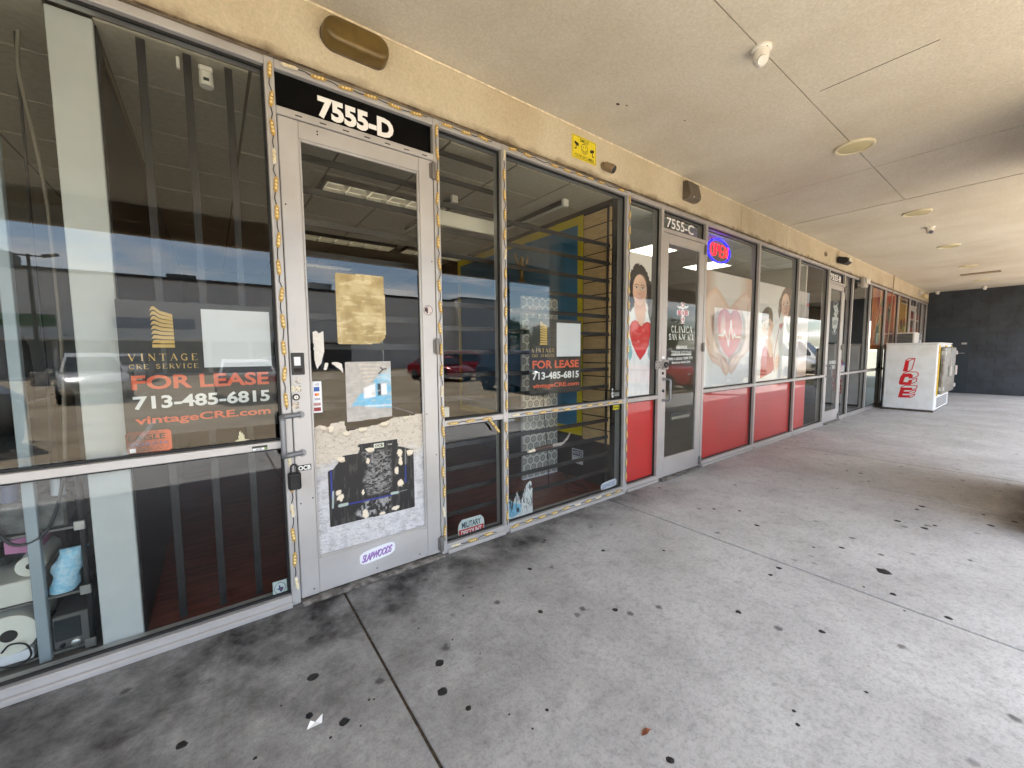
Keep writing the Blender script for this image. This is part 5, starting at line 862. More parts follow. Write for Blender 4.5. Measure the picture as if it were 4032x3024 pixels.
# --- balloon poster
pt = Paint(8.03, 8.69, 1.0, 2.497, 90, (202, 198, 196)); C6 = lambda l: P_(c6, l, YI); pt.fill(np.clip((fbm(pt.U*2.2, pt.V*0.4, 8, 15)-0.42)*4, 0, 0.7), (156, 146, 142)); pt.poly(C6([(100, 640), (230, 570), (225, 700), (150, 760), (95, 800)]), (140, 92, 100), 0.06, 0.9); pt.poly(C6([(95, 820), (220, 740), (215, 1000), (90, 1060)]), (216, 202, 196), 0.06); pt.poly(C6([(90, 1040), (210, 980), (205, 1150), (88, 1160)]), (204, 176, 160), 0.06)
pt.ell(*C6([(212, 420)])[0], 0.13, 0.20, (96, 128, 156), 0.2); pt.ell(*C6([(205, 390)])[0], 0.05, 0.10, (150, 178, 196), 0.9, 0.7); pt.poly(C6([(186, 460), (208, 462), (206, 490), (184, 486)]), (190, 62, 62), 0.01); pt.build('balloon_poster', YI, PM, label='narrow poster with a blue balloon at the clinic end', cat='poster')
# --- door C emblem and lettering (inside of the door pane)
YDI = 0.0355; D4 = lambda l: P_(c4, l, YDI)
em = empty('clinic_lettering', label='red cross emblem and white clinic hours on door 7555-C', cat='lettering'); M_redc = mat('cross_red', (186, 40, 46), 0.5)
cr_ = [(283, 253), (318, 255), (318, 335), (362, 337), (362, 395), (318, 394), (317, 484), (280, 484), (281, 392), (237, 388), (237, 335), (282, 333)]; sheet('cross_outline', D4(cr_), YDI, M_white, em); cc = np.array(D4(cr_)).mean(0); sheet('cross', [(cc[0]+(a-cc[0])*0.90, cc[1]+(b_-cc[1])*0.955) for a, b_ in D4(cr_)], YDI-0.0006, M_redc, em)
m_ = MB(); yy = YDI-0.0012
def dq(l, wd):
    sq(m_, D4(l), wd, lambda a, b_, e_: (a, yy+e_, b_))
dq([(299, 285), (297, 475)], 0.010); m_.add([(a, yy, b_) for a, b_ in circ(*D4([(300, 283)])[0], 0.016, 14)], [tuple(range(14))])
for s_ in (1, -1): dq([(299 + s_*20*math.sin(t), 330 + t*22) for t in np.linspace(0, 6.3, 22)], 0.009)
for s_ in (1, -1):
    for k in range(4): dq([(300, 322-k*2), (300+s_*30, 306-k*4), (300+s_*(60-k*9), 292+k*12)], 0.011)
m_.build('caduceus', M_white, em, kind='stuff')
def d4(tl, br): a = D4([tl])[0]; b_ = D4([br])[0]; return a[0], b_[0], b_[1], a[1]
serif('lettering', 'CLINICA', *d4((175, 505), (400, 584)), YDI, M_white, em, gap=0.12, wk_=1.25); serif('lettering', 'SAN RAFAEL', *d4((146, 592), (423, 660)), YDI, M_white, em, gap=0.1, wk_=1.25); letters('lettering', 'ABRIMOS', *d4((226, 720), (346, 754)), YDI, M_white, em, bold=0.02); letters('lettering', 'TODOS LOS DIAS', *d4((175, 780), (391, 813)), YDI, M_white, em, bold=0.02)
e = d4((175, 818), (391, 824)); sheet('underline', rect(*e), YDI, M_white, em); letters('lettering', 'lunes a sábado 9AM-9PM', *d4((140, 842), (405, 872)), YDI, M_white, em, bold=0.018); letters('lettering', 'domingo 9AM-5PM', *d4((180, 890), (380, 920)), YDI, M_white, em, bold=0.018)
s_ = empty('slot_label', label='dark strip label with pale print low on door 7555-C glass', cat='sticker'); e = d4((172, 1462), (378, 1500)); MB().add([(e[0], YDI, e[2]-0.0), (e[1], YDI, e[2]), (e[1], YDI, e[3]), (e[0], YDI, e[3])], [(0, 1, 2, 3)]).build('backing', M_ink, s_); sheet('print_band', rect(e[0]+0.015, e[1]-0.015, e[2]+0.012, (e[2]+e[3])/2), YDI-0.0006, mat('label_pale', (140, 134, 118), 0.5), s_)
# lock guard plate, cylinder, small stickers on door C
e = bb(c4, [(0, 878), (135, 872), (0, 990), (135, 985)], 0.0); lp = empty('lock_guard', label='grey latch guard plate across the door 7555-C jamb', cat='lock'); W, H = e[1]-e[0], e[3]-e[2]
MB().box(e[0], e[1], -0.006, 0.0015, e[2]+0.15*H, e[3]-0.12*H, b=0.002).build('plate', mat('guard_grey', (134, 132, 130), 0.4, 0.7), lp); MB().box(e[0]+0.55*W, e[1], -0.012, -0.0062, e[2]+0.05*H, e[3], b=0.002).build('cover', MATS['guard_grey'], lp); MB().lathe([(0.034, -0.012), (0.034, -0.022), (0.026, -0.028), (0.02, -0.02)], (e[0]+0.78*W, 0, e[2]+0.5*H), 'y', 18).build('knob', mat('dark_steel', (60, 60, 62), 0.4, 0.6), lp, smooth=40)
for (a, b_) in ((0.06, 0.3), (0.06, 0.75), (0.3, 0.3), (0.3, 0.75), (0.42, 0.52)): MB().lathe([(0.007, -0.006), (0.005, -0.009)], (e[0]+a*W, 0, e[2]+b_*H), 'y', 8).build('bolt', M_screw, lp)
for nm, a, b_, r, lab in (('lock_cylinder', 87, 1214, 0.017, 'dark key lock cylinder beside the door 7555-C handle'), ('lock_cylinder', 84, 1022, 0.016, 'small upper key lock cylinder on door 7555-C stile')):
    c_ = c4.xz(a, b_, 0.0); o = MB().lathe([(r, 0.0035), (r, -0.004), (r*0.75, -0.008)], (c_[0], 0, c_[1]), 'y', 16).build(nm, MATS['dark_steel'], label=lab, cat='lock', smooth=40)
e = bb(c4, [(76, 838), (104, 838), (76, 862), (104, 862)], 0.0); s_ = empty('mini_sticker', label='tiny white and red sticker above the door 7555-C lock', cat='sticker'); sheet('backing', rect(*e), YF-0.0006, M_white, s_); sheet('print', rect(e[0]+0.005, e[1]-0.012, e[2]+0.02, e[3]-0.004), YF-0.001, M_redc, s_)
# --- neon open sign hanging inside
op_ = empty('open_sign', (5.50, 0.14, 2.80), 'blue ring neon sign reading OPEN in red letters', 'neon sign')
M_nb = mat('neon_blue', (40, 40, 255), 0.4, emit=(20, 20, 255), es=0.7); M_nr = mat('neon_red', (255, 40, 60), 0.4, emit=(255, 16, 40), es=0.55)
for q, nm in (((0.20, math.pi-0.20), 'ring_tube'), ((math.pi+0.20, 2*math.pi-0.20), 'ring_tube'), ((-0.17, 0.17), 'ring_tube'), ((math.pi-0.17, math.pi+0.17), 'ring_tube')):
    MB().tube([(0.30*math.cos(t), 0, 0.150*math.sin(t)) for t in np.linspace(*q, 26)], 0.013, 8).build('ring_tube', M_nb, op_, smooth=True)
for i, (ch, sts) in enumerate((('O', [[(0, 0.2), (0, 0.8), (0.3, 1), (0.7, 1), (1, 0.8), (1, 0.2), (0.7, 0), (0.3, 0), (0, 0.2)]]), ('P', [[(0, 0), (0, 1), (0.8, 1), (1, 0.8), (0.9, 0.52), (0, 0.48)]]), ('E', [[(1, 0), (0, 0), (0, 1), (1, 1)], [(0, 0.5), (0.85, 0.5)]]), ('N', [[(0, 0), (0, 1), (1, 0), (1, 1)]]))):
    m_ = MB()
    for l in sts: m_.tube([(-0.235 + i*0.122 + a*0.088, -0.012, -0.072 + b_*0.145) for a, b_ in l], 0.0085, 7)
    m_.build('letter_tube', M_nr, op_, smooth=True)
for (a, b_) in ((-0.2, -0.27), (0.02, -0.02), (0.04, 0.14)): MB().tube([(a, 0.005, 0.13), (b_, 0.005, 0.235)], 0.002, 5).build('hanging_chain', M_wire, op_)
# ================================================================== unit 7555-B lettering
M_bl2 = mat('black_film', (10, 10, 12), 0.4); s_ = empty('gothic_decal', label='black film with white gothic lettering on door 7555-B', cat='decal'); sheet('film', rect(9.68, 10.39, 1.62, 2.66), YDI, M_bl2, s_)
GB = Zm(3230, 1130, 120/463); GP = lambda l: P_(GB, l, YDI-0.0006); m_ = MB()
def gq(l, wd, y=YDI-0.0006):
    sq(m_, GP(l), wd, lambda a, b_, e_: (a, y+e_, b_))
gq([(205, 280), (212, 300), (225, 310)], 0.07); gq([(215, 300), (255, 295)], 0.06); gq([(225, 300), (220, 345), (245, 350), (262, 335)], 0.07); gq([(255, 260), (252, 300)], 0.04); gq([(225, 360), (268, 365), (262, 385), (235, 440)], 0.06); gq([(210, 410), (235, 412), (250, 440)], 0.06); gq([(225, 390), (230, 450)], 0.05); gq([(185, 490), (215, 475), (240, 478), (268, 495)], 0.07); gq([(200, 485), (190, 560), (200, 610)], 0.06); gq([(256, 490), (255, 560), (242, 615)], 0.06); gq([(228, 480), (226, 600)], 0.035); gq([(213, 490), (212, 600)], 0.03); gq([(243, 490), (240, 600)], 0.03); gq([(190, 600), (246, 605)], 0.07); gq([(205, 620), (213, 690)], 0.05); gq([(235, 620), (215, 690)], 0.05)
m_.build('lettering', M_white, s_, kind='stuff'); m_ = MB(); gq([(208, 285), (203, 250), (225, 222), (255, 225), (274, 262)], 0.045); gq([(178, 680), (195, 708), (225, 715), (248, 685)], 0.05); m_.build('flourish', mat('grey_vinyl', (136, 136, 136), 0.5), s_, kind='stuff')
# small white print, red zigzag and hours slip on the B door glass
for lab, l in (('row of small worn white print on door 7555-B', [(135, 1122), (238, 1120), (135, 1165), (238, 1165)]), ('second short row of worn white print on door 7555-B', [(145, 1190), (220, 1190), (145, 1240), (220, 1240)])):
    e = bb(GB, l, YDI); pt = Paint(*e, 160, (206, 206, 202)); pt.fill(np.clip((fbm(pt.U*1.3, pt.V*0.8, 40, len(lab))-0.5)*12, 0, 0.8), (96, 96, 94)); pt.build('small_print', YDI, PM, label=lab, cat='lettering')
m_ = MB(); gq([(182, 1268), (190, 1340), (232, 1350), (195, 1385), (228, 1410), (180, 1450), (192, 1500), (225, 1490), (198, 1535), (222, 1560), (210, 1590)], 0.05, YDI); m_.build('zigzag_decal', mat('dark_maroon', (70, 36, 34), 0.5), label='dark red zigzag decal on door 7555-B lower glass', cat='decal')
s_ = empty('info_slip', label='white and blue slip in the narrow window right of door 7555-B', cat='paper'); e = bb(GB, [(318, 1165), (362, 1155), (318, 1310), (362, 1300)], YI); sheet('backing', rect(*e), YI, M_whites, s_); sheet('blue_band', rect(e[0], e[1], e[3]-0.12*(e[3]-e[2])*2, e[3]), YI-0.0006, mat('card_blue', (40, 84, 160), 0.5), s_)
# ================================================================== far unit posters
AP = Zm(3440, 1120, 240/1531)
def apost(lab, x0, x1, za_, zb, fn):
    pt = Paint(x0, x1, za_, zb, 55, (196, 104, 40)); fn(pt); pt.build('food_poster', YI, PM, label=lab, cat='poster', group='orange posters of the far unit')
A_ = lambda l: P_(AP, l, YI)
def fA(pt):
    pt.fill((fbm(pt.U, pt.V, 5, 1) > 0.5)*0.3, (216, 150, 60)); pt.poly(A_([(90, 60), (185, 80), (170, 700), (130, 820), (105, 500)]), (156, 42, 44)); pt.line(A_([(195, 95), (165, 620), (105, 1500)]), 0.10, (226, 200, 140)); pt.poly(A_([(20, 1500), (60, 1050), (130, 900), (110, 1500)]), (92, 124, 104), 0.05)
    pt.poly(A_([(130, 850), (250, 830), (235, 1380), (120, 1400)]), (178, 150, 62), 0.1, 0.8); pt.ell(*A_([(225, 560)])[0], 0.25, 0.18, (120, 110, 50)); pt.ell(*A_([(225, 810)])[0], 0.2, 0.06, (60, 34, 20)); pt.ell(*A_([(200, 660)])[0], 0.2, 0.1, (214, 96, 40)); pt.fill(np.clip((fbm(pt.U, pt.V, 9, 7)-0.6)*8, 0, 0.6), (150, 60, 40)); pt.line(A_([(130, 920), (85, 1040)]), 0.05, (216, 220, 200))
def fB(pt):
    pt.poly(A_([(540, 200), (640, 230), (600, 830), (530, 800)]), (160, 50, 48), 0.03); pt.poly(A_([(370, 150), (530, 200), (530, 520), (370, 480)]), (190, 66, 42), 0.03); pt.fill(np.clip((fbm(pt.U*1.5, pt.V, 8, 3)-0.56)*10, 0, 1)*(pt.V > 2.4), (226, 120, 60)); pt.line(A_([(545, 240), (525, 1180)]), 0.06, (206, 170, 90)); pt.poly(A_([(330, 870), (380, 870), (345, 1250), (310, 1230)]), (150, 40, 40)); pt.ell(*A_([(385, 720)])[0], 0.22, 0.26, (112, 112, 84)); pt.ell(*A_([(395, 610)])[0], 0.12, 0.1, (50, 30, 22)); pt.line(A_([(385, 580), (400, 560), (405, 600)]), 0.05, (220, 200, 160)); pt.poly(A_([(330, 1200), (500, 1200), (490, 1480), (320, 1480)]), (70, 34, 22), 0.2); pt.poly(A_([(530, 880), (590, 800), (575, 1180), (515, 1180)]), (196, 160, 84), 0.05)
def fC(pt):
    pt.fill(np.ones(pt.U.shape), (204, 152, 52)); pt.poly(A_([(700, 260), (915, 340), (905, 420), (700, 360)]), (160, 60, 50)); pt.line(A_([(700, 365), (905, 430)]), 0.04, (230, 220, 200)); pt.poly(A_([(700, 375), (905, 440), (895, 510), (700, 460)]), (96, 66, 38)); pt.line(A_([(700, 465), (895, 520)]), 0.03, (224, 204, 160)); pt.poly(A_([(870, 500), (900, 510), (880, 900), (850, 900)]), (206, 120, 60), 0.1, 0.7)
    for a, b_, c_ in ((690, 960, (120, 40, 30)), (770, 940, (170, 40, 34)), (770, 1010, (90, 24, 20)), (845, 960, (120, 90, 50)), (700, 1060, (110, 80, 40)), (845, 1060, (190, 160, 70)), (740, 1100, (170, 160, 70)), (800, 1110, (184, 166, 76))): pt.ell(*A_([(a, b_)])[0], 0.16, 0.10, c_, 0.4)
apost('orange and red striped poster left of the conduit', 13.0, 14.03, 1.48, 3.0, fA); apost('red-orange poster of a cup behind the conduit', 14.13, 15.56, 1.48, 3.0, fB); apost('yellow poster of small bottles above the air conditioner', 15.66, 17.10, 1.48, 3.0, fC)
def fD(pt): pt.fill(np.ones(pt.U.shape), (172, 84, 62)); pt.fill((pt.V > 2.42)*1.0, (160, 66, 52)); pt.fill(((pt.V > 2.16) & (pt.V < 2.38))*1.0, (104, 80, 52)); pt.fill(((pt.V > 2.38) & (pt.V < 2.42))*1.0, (226, 216, 200))
pt = Paint(17.32, 17.96, 1.2, 2.62, 55, (170, 80, 60)); fD(pt); pt.build('food_poster', YDI, PM, label='red poster with brown band on the far door', cat='poster', group='orange posters of the far unit')
pt = Paint(18.2, 19.06, 1.2, 2.62, 55, (170, 80, 60)); fD(pt); pt.build('food_poster', YI, PM, label='red poster with brown band right of the far door', cat='poster', group='orange posters of the far unit')
pt = Paint(18.62, 19.05, 0.9, 2.0, 60, (226, 226, 224)); pt.fill(np.clip((vnoise(pt.U, pt.V, 12, 4)-0.5)*8, 0, 1)*(np.abs(pt.U-18.83) < 0.15), (70, 76, 100)); pt.build('list_sign', -0.03, PM, label='tall white list sign by the last far window', cat='sign')
# ================================================================== ice freezer and air conditioner
fz = empty('ice_freezer', (13.33, -0.18, 0), 'white outdoor ice freezer with red ICE lettering', 'freezer')
M_fz = mat('freezer_white', (236, 235, 231), 0.5, c2=(222, 219, 212), scale=3.5, detail=8, ramp=(0.3, 0.55), bump=0.06, bscale=25); M_fzm = mat('freezer_metal', (150, 150, 146), 0.35, 0.7, c2=(108, 104, 96), scale=8); M_gaskY = mat('yellow_gasket', (226, 190, 86), 0.6, c2=(96, 70, 30), scale=14, ramp=(0.3, 0.42))
LZ = 2.12
MB().box(0, LZ, -0.90, 0, 0.03, 1.60, b=0.02).build('cabinet', M_fz, fz, smooth=30); MB().box(0.02, LZ-0.02, 0.001, 0.03, 0.05, 1.58).build('dark_back_sheet', mat('back_sheet_black', (18, 18, 18), 0.7), fz); MB().box(0.05, LZ-0.05, -0.86, -0.04, 0.0, 0.03).build('plinth', M_gask, fz); MB().box(-0.012, LZ+0.01, -0.915, 0.0, 1.6, 1.625, b=0.008).build('top_lid', M_fz, fz)  # black sheet added behind the cabinet to darken its reflection in the glass
for k in range(2):
    xa = 0.12 + k*0.98; dr = MB().box(xa, xa+0.88, -1.0, -0.925, 0.42, 1.52, b=0.02).build('door', M_fzm, fz)
    for (a, b_, c, d) in ((xa-0.03, xa+0.04, 0.38, 1.56), (xa+0.84, xa+0.91, 0.38, 1.56)): MB().box(a, b_, -0.924, -0.901, c, d).build('door_gasket', M_gaskY, dr)
    MB().box(xa+0.70, xa+0.78, -1.05, -1.0, 0.82, 1.06, b=0.01).build('latch', M_steel, dr)
for k in range(2):
    for z in (0.55, 1.38): MB().box(0.10+k*1.9, 0.18+k*1.9, -1.02, -0.93, z-0.05, z+0.05, b=0.01).build('hinge', M_steel, fz)
for k in range(6): MB().box(0.25, LZ-0.25, -0.9065, -0.9005, 0.10+k*0.04, 0.118+k*0.04).build('vent_slot', M_gask, fz)
MB().box(-0.006, 0.0, -0.895, -0.002, 0.0, 0.05).build('skirt', mat('rusty_skirt', (96, 84, 70), 0.8, c2=(60, 44, 34), scale=12), fz)
FY = -0.18
def icemap(a, b_): p = on(*c3.px(a, b_), 0, 13.33); return (-0.0025, p[1]-FY, p[2])
M_ice = mat('ice_red', (210, 26, 32), 0.5)
def icepoly(name, l, m_=M_ice, off=0.0): q = [icemap(a, b_) for a, b_ in l]; MB().add([(p[0]+off, p[1], p[2]) for p in q], [tuple(range(len(q)))]).build(name, m_, fz)
icepoly('letter', [(872, 1022), (915, 1022), (893, 1142), (842, 1140)])
mI = MB()
for l, nm in (([(843, 1165), (930, 1163), (953, 1180), (948, 1215), (905, 1218), (908, 1200), (868, 1203), (848, 1255), (900, 1257), (905, 1235), (948, 1230), (938, 1265), (915, 1288), (815, 1285), (798, 1270), (815, 1200)], 'letter'), ([(820, 1315), (948, 1318), (940, 1345), (858, 1345), (852, 1358), (920, 1360), (912, 1385), (845, 1383), (838, 1398), (925, 1400), (915, 1426), (790, 1422)], 'letter')): icepoly(nm, l)
def icestroke(l, nm='letter_outline', wd=0.016):
    m_ = MB(); P3 = [icemap(a, b_) for a, b_ in l]
    sq(m_, [(p[1], p[2]) for p in P3], wd, lambda a, b_, e_: (-0.0035+e_, a, b_))
    m_.build(nm, M_ice, fz, kind='stuff')
icestroke([(872, 1022), (915, 998), (977, 999), (942, 1118), (893, 1142)]); icestroke([(915, 1022), (977, 999)]); icestroke([(843, 1165), (890, 1145), (995, 1146), (1013, 1162), (1008, 1190), (948, 1215)]); icestroke([(948, 1230), (998, 1213), (990, 1248), (918, 1286)]); icestroke([(820, 1315), (865, 1292), (1000, 1296), (993, 1322), (940, 1345)]); icestroke([(920, 1360), (988, 1340), (975, 1365), (912, 1385)]); icestroke([(925, 1400), (975, 1384), (965, 1405), (915, 1428)])
p0 = on(*c3.px(745, 720), 0, 15.62); p1_ = on(*c3.px(975, 720), 0, 15.62); ac = empty('air_conditioner', (15.62, 0, 1.5), 'white window air conditioner above the ice freezer', 'air conditioner')
ya, yb = float(p0[1]), float(p1_[1]); zt = float(p0[2])-1.5
MB().box(0, 0.62, yb, ya, 0.0, zt, b=0.012).build('case', M_wplast, ac); gr = MB().box(-0.006, -0.001, yb+0.04, ya-0.03, 0.05, zt-0.04).build('side_grille', mat('grille_dark', (92, 92, 88), 0.7), ac)
for k in range(9): MB().box(-0.012, -0.0062, yb+0.04, ya-0.03, 0.06+k*(zt-0.11)/9, 0.06+k*(zt-0.11)/9+0.012).build('fin', mat('fin_grey', (150, 150, 144), 0.5), ac)
# ================================================================== rooms behind the glass
Y0 = 0.118
M_tile = mat('ceiling_tile', (176, 168, 152), 0.9, var=0.08, scale=30); M_tbar = mat('ceiling_grid', (96, 86, 72), 0.7); M_tile2 = mat('clinic_tile', (206, 206, 196), 0.9, var=0.06, scale=30)
def room(nm, x0, x1, yb, zc, wall, floor, tile, grid=0.6, tiles=True, nearrows=6):
    c = MB().box(x0, x1, Y0, yb, zc+0.012, zc+0.03).build('room_ceiling', M_tbar, kind='structure'); c['label'] = 'suspended tile ceiling of ' + nm
    if tiles:
        nx = max(1, round((x1-x0)/grid)); ny = max(1, round((yb-Y0)/grid)); gx = (x1-x0)/nx; gy = grid
        me = MB().box(0.008, gx-0.008, 0.008, gy-0.008, 0.0, 0.011, b=0.003).mesh('ceiling_tile', tile)
        for i in range(nx):
            for j in range(ny):
                o = bpy.data.objects.new('ceiling_tile', me); col.objects.link(o); o.parent = c; o.location = (x0+i*gx, -0.02 + j*gy + (0.0 if j else 0.0), zc)
                if j == 0: o.scale = (1, (gy-0.14)/gy, 1); o.location.y = Y0
    MB().box(x0, x1, Y0, yb, -0.1, 0.03).build('room_floor', floor, kind='structure')
    MB().box(x0, x1, yb, yb+0.1, 0.0, zc+0.5).build('room_wall', wall, kind='structure')
M_dwall = mat('dim_back_wall', (92, 96, 96), 0.8, var=0.12, scale=1.5); M_redfl = mat('red_brown_floor', (128, 66, 48), 0.35, c2=(96, 46, 34), scale=3, stretch=(1, 8, 1)); M_cwall = mat('clinic_wall', (176, 180, 172), 0.8); M_cfl = mat('clinic_floor', (150, 148, 142), 0.3, var=0.1, scale=2); M_dk = mat('dark_wall', (26, 26, 28), 0.7, var=0.2, scale=3); M_gfl = mat('store_floor', (120, 116, 108), 0.5, var=0.2, scale=4)
room('unit D', -0.36, 3.30, 7.0, 3.0, M_dwall, M_redfl, M_tile); room('the left store room', -4.6, -0.50, 3.6, 3.0, mat('store_wall', (112, 116, 116), 0.8), M_gfl, M_tile); room('the clinic', 3.42, 8.68, 4.6, 2.985, M_cwall, M_cfl, M_tile2, tiles=True); room('unit B', 8.74, 12.6, 4.5, 2.99, M_dk, mat('dark_floor', (60, 58, 56), 0.4), M_dk, tiles=False); room('the far unit', 12.6, 20.0, 4.5, 2.99, M_dk, MATS['dark_floor'], M_dk, tiles=False)
# party walls
pw = empty('partition', label='black slatted partition with white end panel behind the left window', cat='partition')
MB().box(-0.352, -0.346, 0.16, 2.15, 0.03, 2.995).build('black_side', mat('black_slatwall', (14, 14, 14), 0.5), pw); MB().box(-0.498, -0.353, 0.155, 7.0, 0.03, 3.0).build('core', M_dwall, pw); MB().box(-0.502, -0.353, 0.128, 0.153, 0.03, 3.0, b=0.004).build('white_end_panel', mat('white_melamine', (196, 200, 198), 0.45, var=0.05, scale=4), pw)
M_dkb = mat('black_slatwall', (14, 14, 14), 0.5); MB().box(-0.343, -0.339, 0.30, 2.1, 2.90, 2.94).build('top_rail', mat('rail_brown', (120, 104, 80), 0.6), pw)
rw = empty('party_wall', label='right wall of unit D with tan slats and yellow-bordered blue panel', cat='wall')
MB().box(3.302, 3.361, Y0, 7.0, 0.0, 3.0).build('wall_body', mat('black_wall', (22, 20, 19), 0.7), rw); MB().box(3.29, 3.30, Y0, 3.6, 2.955, 3.0).build('top_beam', mat('dark_brown', (58, 48, 40), 0.6), rw)
for k in range(17):
    zb = 0.50 + k*0.1435; MB().box(3.286, 3.30, 0.135, 0.51, zb, zb+0.132, b=0.004).build('slat', mat('tan_slat', (212, 180, 130), 0.6, var=0.12, scale=8, stretch=(1, 1, 6)), rw)
M_yp = mat('yellow_paint', (222, 200, 34), 0.5); M_bp = mat('blue_paint', (58, 128, 170), 0.5, var=0.08, scale=3)
MB().box(3.292, 3.30, 0.60, 3.2, 0.62, 2.86).build('blue_panel', M_bp, rw)
for (a, b_, c, d) in ((0.525, 0.60, 0.53, 2.95), (3.2, 3.28, 0.53, 2.95), (0.60, 3.2, 2.86, 2.95), (0.60, 3.2, 0.53, 0.62)): MB().box(3.29, 3.30, a, b_, c, d).build('yellow_border', M_yp, rw)
MB().box(8.682, 8.738, Y0, 4.6, 0.0, 3.0).build('partition', mat('pale_partition', (196, 192, 180), 0.6), label='pale partition edge between clinic and unit B', cat='partition')
MB().box(3.362, 3.418, Y0, 4.6, 0.0, 3.0).build('partition', M_cwall, label='pale partition between unit D and the clinic', cat='partition'); MB().box(12.58, 12.63, Y0, 4.5, 0.0, 3.0).build('partition', M_dk, label='dark partition between unit B and the far unit', cat='partition')
MB().box(-4.65, -4.6, Y0, 3.6, 0, 3.0).build('partition', M_dwall, label='left wall of the store room', cat='partition')
# security bars
M_barm = mat('black_bar', (16, 16, 17), 0.45)
sb = empty('window_bars', label='three black vertical security bars inside the left window', cat='security bars')
for x in (-0.212, -0.037, 0.136): MB().box(x, x+0.034, 0.146, 0.158, 0.06, 3.0, b=0.002).build('bar', M_barm, sb)
sb = empty('window_bars', label='black horizontal security bars behind the 7555-D door', cat='security bars')
for k in range(13): z = 2.64 - k*0.187; MB().box(0.36, 1.27, 0.146, 0.158, z-0.02, z+0.02, b=0.002).build('bar', M_barm, sb)
for x in (0.36, 1.245): MB().box(x, x+0.025, 0.1585, 0.17, 0.06, 2.9).build('upright', M_barm, sb)
sb = empty('window_bars', label='black horizontal security bars behind the narrow sidelight', cat='security bars')
for k in range(16): z = 2.92 - k*0.180; MB().box(1.32, 1.90, 0.146, 0.158, z-0.018, z+0.018, b=0.002).build('bar', M_barm, sb)
sb = empty('window_bars', label='black horizontal security bars inside the wide barred window', cat='security bars')
for k in range(14): z = 2.542 - k*0.1782; MB().box(1.93, 3.38, 0.146, 0.158, z-0.018, z+0.018, b=0.002).build('bar', M_barm, sb)
MB().box(3.262, 3.285, 0.1585, 0.17, 0.1, 2.95).build('upright', M_barm, sb)
MB().box(1.33, 1.92, 0.19, 0.26, 2.425, 2.535, b=0.006).build('blind_box', mat('cream_box', (214, 210, 196), 0.5), label='white roller shutter box across the narrow sidelight', cat='shutter box')
# louvred ceiling lights of unit D, dim glow added to brighten the room
def troffer(x, y, lab, L_=1.2, W_=0.31):
    t = empty('louvre_light', (x, y, 2.985), lab, 'ceiling light', 'dimly glowing louvred ceiling lights of unit D'); M_lo = mat('louvre_cream', (226, 218, 196), 0.35, 0.1, emit=(255, 240, 205), es=0.015)
    fr = MB()
    for (a, b_, c, d) in ((0, L_, 0, 0.02), (0, L_, W_-0.02, W_), (0, 0.02, 0.02, W_-0.02), (L_-0.02, L_, 0.02, W_-0.02)): fr.box(a, b_, c, d, -0.03, 0.012)
    fr.build('frame', mat('dark_trim', (52, 46, 40), 0.6), t); MB().box(0.02, L_-0.02, 0.02, W_-0.02, 0.002, 0.012).build('reflector', mat('added_glow_reflector', (200, 190, 170), 0.5, emit=(255, 240, 210), es=0.10), t)
    n = 6
    for i in range(n):
        for j in range(2):
            xa = 0.02 + i*(L_-0.04)/n; xb = xa+(L_-0.04)/n; ya = 0.02+j*(W_-0.04)/2; yb = ya+(W_-0.04)/2; m = 0.005; xa += m; xb -= m; ya += m; yb -= m; h = -0.028; q = 0.035
            MB().add([(xa, ya, h), (xb, ya, h), (xb, yb, h), (xa, yb, h), (xa+q, ya+q, 0.0), (xb-q, ya+q, 0.0), (xb-q, yb-q, 0.0), (xa+q, yb-q, 0.0)], [(0, 1, 5, 4), (1, 2, 6, 5), (2, 3, 7, 6), (3, 0, 4, 7)]).build('louvre_cell', M_lo, t)
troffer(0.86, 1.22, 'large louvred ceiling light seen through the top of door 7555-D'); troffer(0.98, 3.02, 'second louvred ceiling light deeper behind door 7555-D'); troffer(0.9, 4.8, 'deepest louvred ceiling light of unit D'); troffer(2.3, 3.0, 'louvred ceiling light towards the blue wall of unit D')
for i, (x, y, l) in enumerate(((2.92, 0.42, 'slim tube light on the ceiling near the yellow border'), (1.97, 0.98, 'slim tube light on the ceiling behind the sidelight'))):
    t = empty('tube_light', (x, y, 2.998), l, 'ceiling light', 'slim tube lights of unit D'); MB().box(-0.03, 0.03, 0, 1.2, -0.035, -0.001, b=0.005).build('housing', mat('dark_trim', (52, 46, 40), 0.6), t); MB().tube([(0, 0.03, -0.05), (0, 1.17, -0.05)], 0.013, 8).build('tube', mat('tube_off', (206, 204, 196), 0.3), t, smooth=True); MB().box(-0.035, 0.035, -0.02, 0.02, -0.07, -0.0, b=0.006).build('end_cap', M_wplast, t)
# clinic lit panels
for i, (x, y, lab) in enumerate(((5.05, 0.82, 'lit square ceiling panel seen above the woman poster'), (6.85, 0.86, 'lit square ceiling panel beside the open sign'), (5.05, 2.9, 'deeper lit ceiling panel of the clinic'))):
    t = empty('ceiling_panel', (x, y, 2.98), lab, 'ceiling light', 'lit ceiling panels of the clinic'); MB().box(0, 0.62, 0, 0.6, -0.006, 0.003).build('frame', M_wplast, t); MB().box(0.02, 0.60, 0.02, 0.58, -0.010, -0.0062).build('diffuser', mat('lit_diffuser', (255, 252, 240), 0.5, emit=(255, 250, 235), es=0.8), t)
